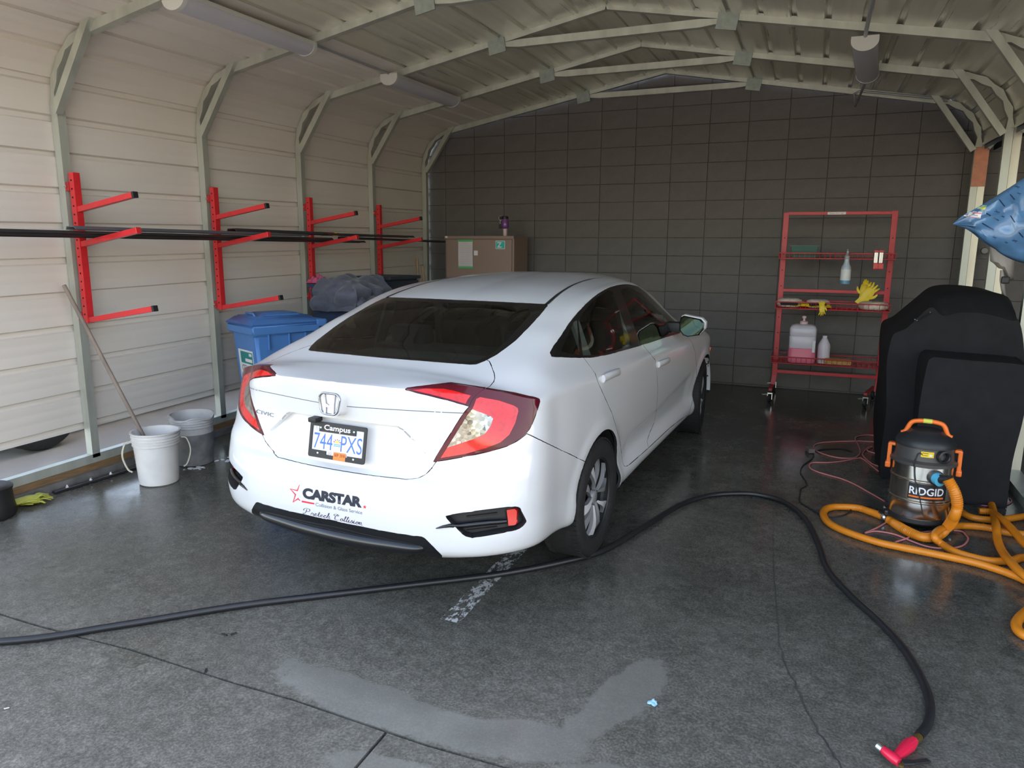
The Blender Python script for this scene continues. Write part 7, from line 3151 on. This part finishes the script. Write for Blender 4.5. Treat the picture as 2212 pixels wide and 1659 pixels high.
for i in range(len(up_e)):
    c_ = (up_e[i] + lo_e[i]) / 2
    h_ = (up_e[i] - lo_e[i]) / 2
    th = .10 * min(1, (i + .0) / 3)
    ring = []
    for k in range(2 * n):
        a = 2 * PI * k / (2 * n)
        p = c_ + h_ * math.cos(a) + Vector((0, -1, 0)) * math.sin(a) * th * (1 + .25 * math.sin(i * 2.3 + k * 1.7))
        p += Vector((rw_.uniform(-1, 1), rw_.uniform(-1, 1), rw_.uniform(-1, 1))) * (.008 if 0 < i else 0)
        ring.append(p)
    rows.append(ring)
# densify along the bundle
R2 = []
for k in range(2 * n):
    R2.append(crom([tuple(r[k]) for r in rows], 5))
V2 = [[b.verts.new(Vector(R2[k][i])) for k in range(2 * n)] for i in range(len(R2[0]))]
for i in range(len(V2) - 1):
    for k in range(2 * n):
        b.faces.new((V2[i][k], V2[i][(k + 1) % (2 * n)], V2[i + 1][(k + 1) % (2 * n)], V2[i + 1][k]))
b.faces.new(V2[-1])
bmesh.ops.recalc_face_normals(b, faces=b.faces[:])
bvt = BVHTree.FromBMesh(b)
W_o = obj('wrap', b, M_WRAP, BW, smooth=55)


def on_bundle(px, py, off=.0015):
    d_ = Vector(ray(px, py)).normalized()
    loc, n_, i_, ds = bvt.ray_cast(Vector(CAM_POS), d_)
    return None if loc is None else loc - d_ * off


def bundle_patch(pts, m, name, nn=5, off=.0015):
    """four-cornered patch of print laid on the wrap"""
    b = NB()
    g = []
    for i in range(nn + 1):
        row = []
        for j in range(nn + 1):
            u, v = i / nn, j / nn
            x = (1 - u) * (1 - v) * pts[0][0] + u * (1 - v) * pts[1][0] + u * v * pts[2][0] + (1 - u) * v * pts[3][0]
            y = (1 - u) * (1 - v) * pts[0][1] + u * (1 - v) * pts[1][1] + u * v * pts[2][1] + (1 - u) * v * pts[3][1]
            p = on_bundle(x, y, off)
            row.append(b.verts.new(p) if p is not None else None)
        g.append(row)
    for i in range(nn):
        for j in range(nn):
            q = (g[i][j], g[i + 1][j], g[i + 1][j + 1], g[i][j + 1])
            if all(q): b.faces.new(q)
    if len(b.faces):
        obj(name, b, m, W_o, smooth=60)


BC = lambda L: [(2040 + x / 5.529, 370 + y / 5.529) for x, y in L]
bundle_patch(BC([(230, 535), (275, 468), (450, 488), (430, 565)]), M_PAPER, 'address_label')
bundle_patch(BC([(330, 505), (350, 482), (445, 496), (440, 512)]), mat('pink_print', (.60, .20, .28), rough=.6), 'label_print', 3, .0025)
bundle_patch(BC([(250, 540), (255, 528), (420, 553), (425, 560)]), mat('pink_print', (.60, .20, .28), rough=.6), 'label_print', 3, .0025)
bundle_patch(BC([(300, 525), (310, 512), (400, 525), (398, 537)]), mat('grey_print', (.25, .28, .34), rough=.6), 'label_print', 3, .0025)
bundle_patch(BC([(360, 440), (420, 405), (508, 405), (485, 460)]), mat('green_sticker', (.32, .52, .36), rough=.6), 'green_sticker')
bundle_patch(BC([(425, 455), (440, 432), (495, 430), (485, 458)]), mat('yellow_print', (.65, .62, .05), rough=.6), 'sticker_stripe', 3, .0025)
for (x, y, l, w) in ((330, 630, 50, 16), (630, 485, 70, 14), (700, 540, 40, 14), (600, 790, 50, 18), (840, 830, 60, 20), (870, 185, 60, 18), (890, 265, 50, 14), (410, 700, 60, 12), (740, 850, 40, 14)):
    for a in (.15, 1.15):
        ca, sa = math.cos(a) * l / 2, math.sin(a) * l / 2
        bundle_patch(BC([(x - ca, y - sa - w / 4), (x + ca, y + sa - w / 4), (x + ca, y + sa + w / 4), (x - ca, y - sa + w / 4)]), M_WRAPP, 'printed_mark', 2)
for (x0, y0, x1, y1) in ((615, 285, 720, 420), (720, 200, 840, 340), (500, 500, 650, 590), (790, 530, 840, 610), (450, 620, 590, 700), (890, 730, 940, 790)):
    dx, dy = x1 - x0, y1 - y0
    L_ = math.hypot(dx, dy)
    nx, ny = -dy / L_ * 7, dx / L_ * 7
    bundle_patch(BC([(x0 + nx, y0 + ny), (x1 + nx, y1 + ny), (x1 - nx, y1 - ny), (x0 - nx, y0 - ny)]), M_WRAPP, 'printed_line', 3)
# strap that ties the bundle to the post
b = NB()
tube(b, [Vector((1.27, 4.60, 1.50)), Vector((1.27, 4.70, 1.52)), Vector((1.345, 4.70, 1.52)), Vector((1.345, 4.60, 1.50))], .008, 6)
obj('tie_strap', b, M_VBLK, BW)

# clear plastic bag hanging between the posts
M_FILM = mat('hazy_plastic_film', (.34, .31, .29), rough=.35, alpha=.75)
pb0 = [at_y(*BC([p])[0], 5.95) for p in ((540, 880), (700, 900), (840, 1000), (830, 1290), (780, 1300), (700, 1180), (650, 1150), (590, 1110), (540, 1060))]
b = NB()
cpt_ = sum(pb0, Vector()) / len(pb0)
layers = []
for th, sc_ in ((-.05, .55), (-.03, .9), (0, 1.0), (.03, .9), (.05, .55)):
    layers.append([b.verts.new(cpt_ + (p - cpt_) * sc_ + Vector((0, th + .012 * math.sin(k * 2.2), .006 * math.sin(k * 3)))) for k, p in enumerate(pb0)])
for i in range(4):
    for k in range(len(pb0)):
        k2 = (k + 1) % len(pb0)
        b.faces.new((layers[i][k], layers[i][k2], layers[i + 1][k2], layers[i + 1][k]))
b.faces.new(layers[0][::-1]); b.faces.new(layers[-1])
PBG = thing('plastic_bag', 'hazy clear plastic bag hanging off the post behind the grill', 'bag', tuple(cpt_))
obj('film', b, M_FILM, PBG, smooth=60)
b = NB()
q = [at_y(*BC([p])[0], 5.95) for p in ((690, 1180), (690, 1300), (705, 1420), (730, 1500))]
tube(b, q, [.012, .016, .014, .006], 8)
obj('twisted_tail', b, M_FILM, PBG, smooth=60)
b = NB()
q = at_y(*BC([(730, 1300)])[0], 5.93)
box(b, q, (.05, .03, .05), bev=.01)
obj('dark_tag', b, M_VBLK, PBG)
# bolt-on light between the posts
q = at_y(*BC([(475, 950)])[0], 8.30)
b = NB(); lathe(b, [(0, 0), (.03, 0), (.034, .01), (.028, .03), (0, .034)], n=16, M=Matrix.Rotation(PI / 2, 4, 'X'), c=q)
tag(obj('outlet_boss', b, mat('dull_grey_metal', (.16, .16, .155), rough=.5, metal=.4), smooth=40), 'round metal outlet boss on the block wall between posts', 'outlet')
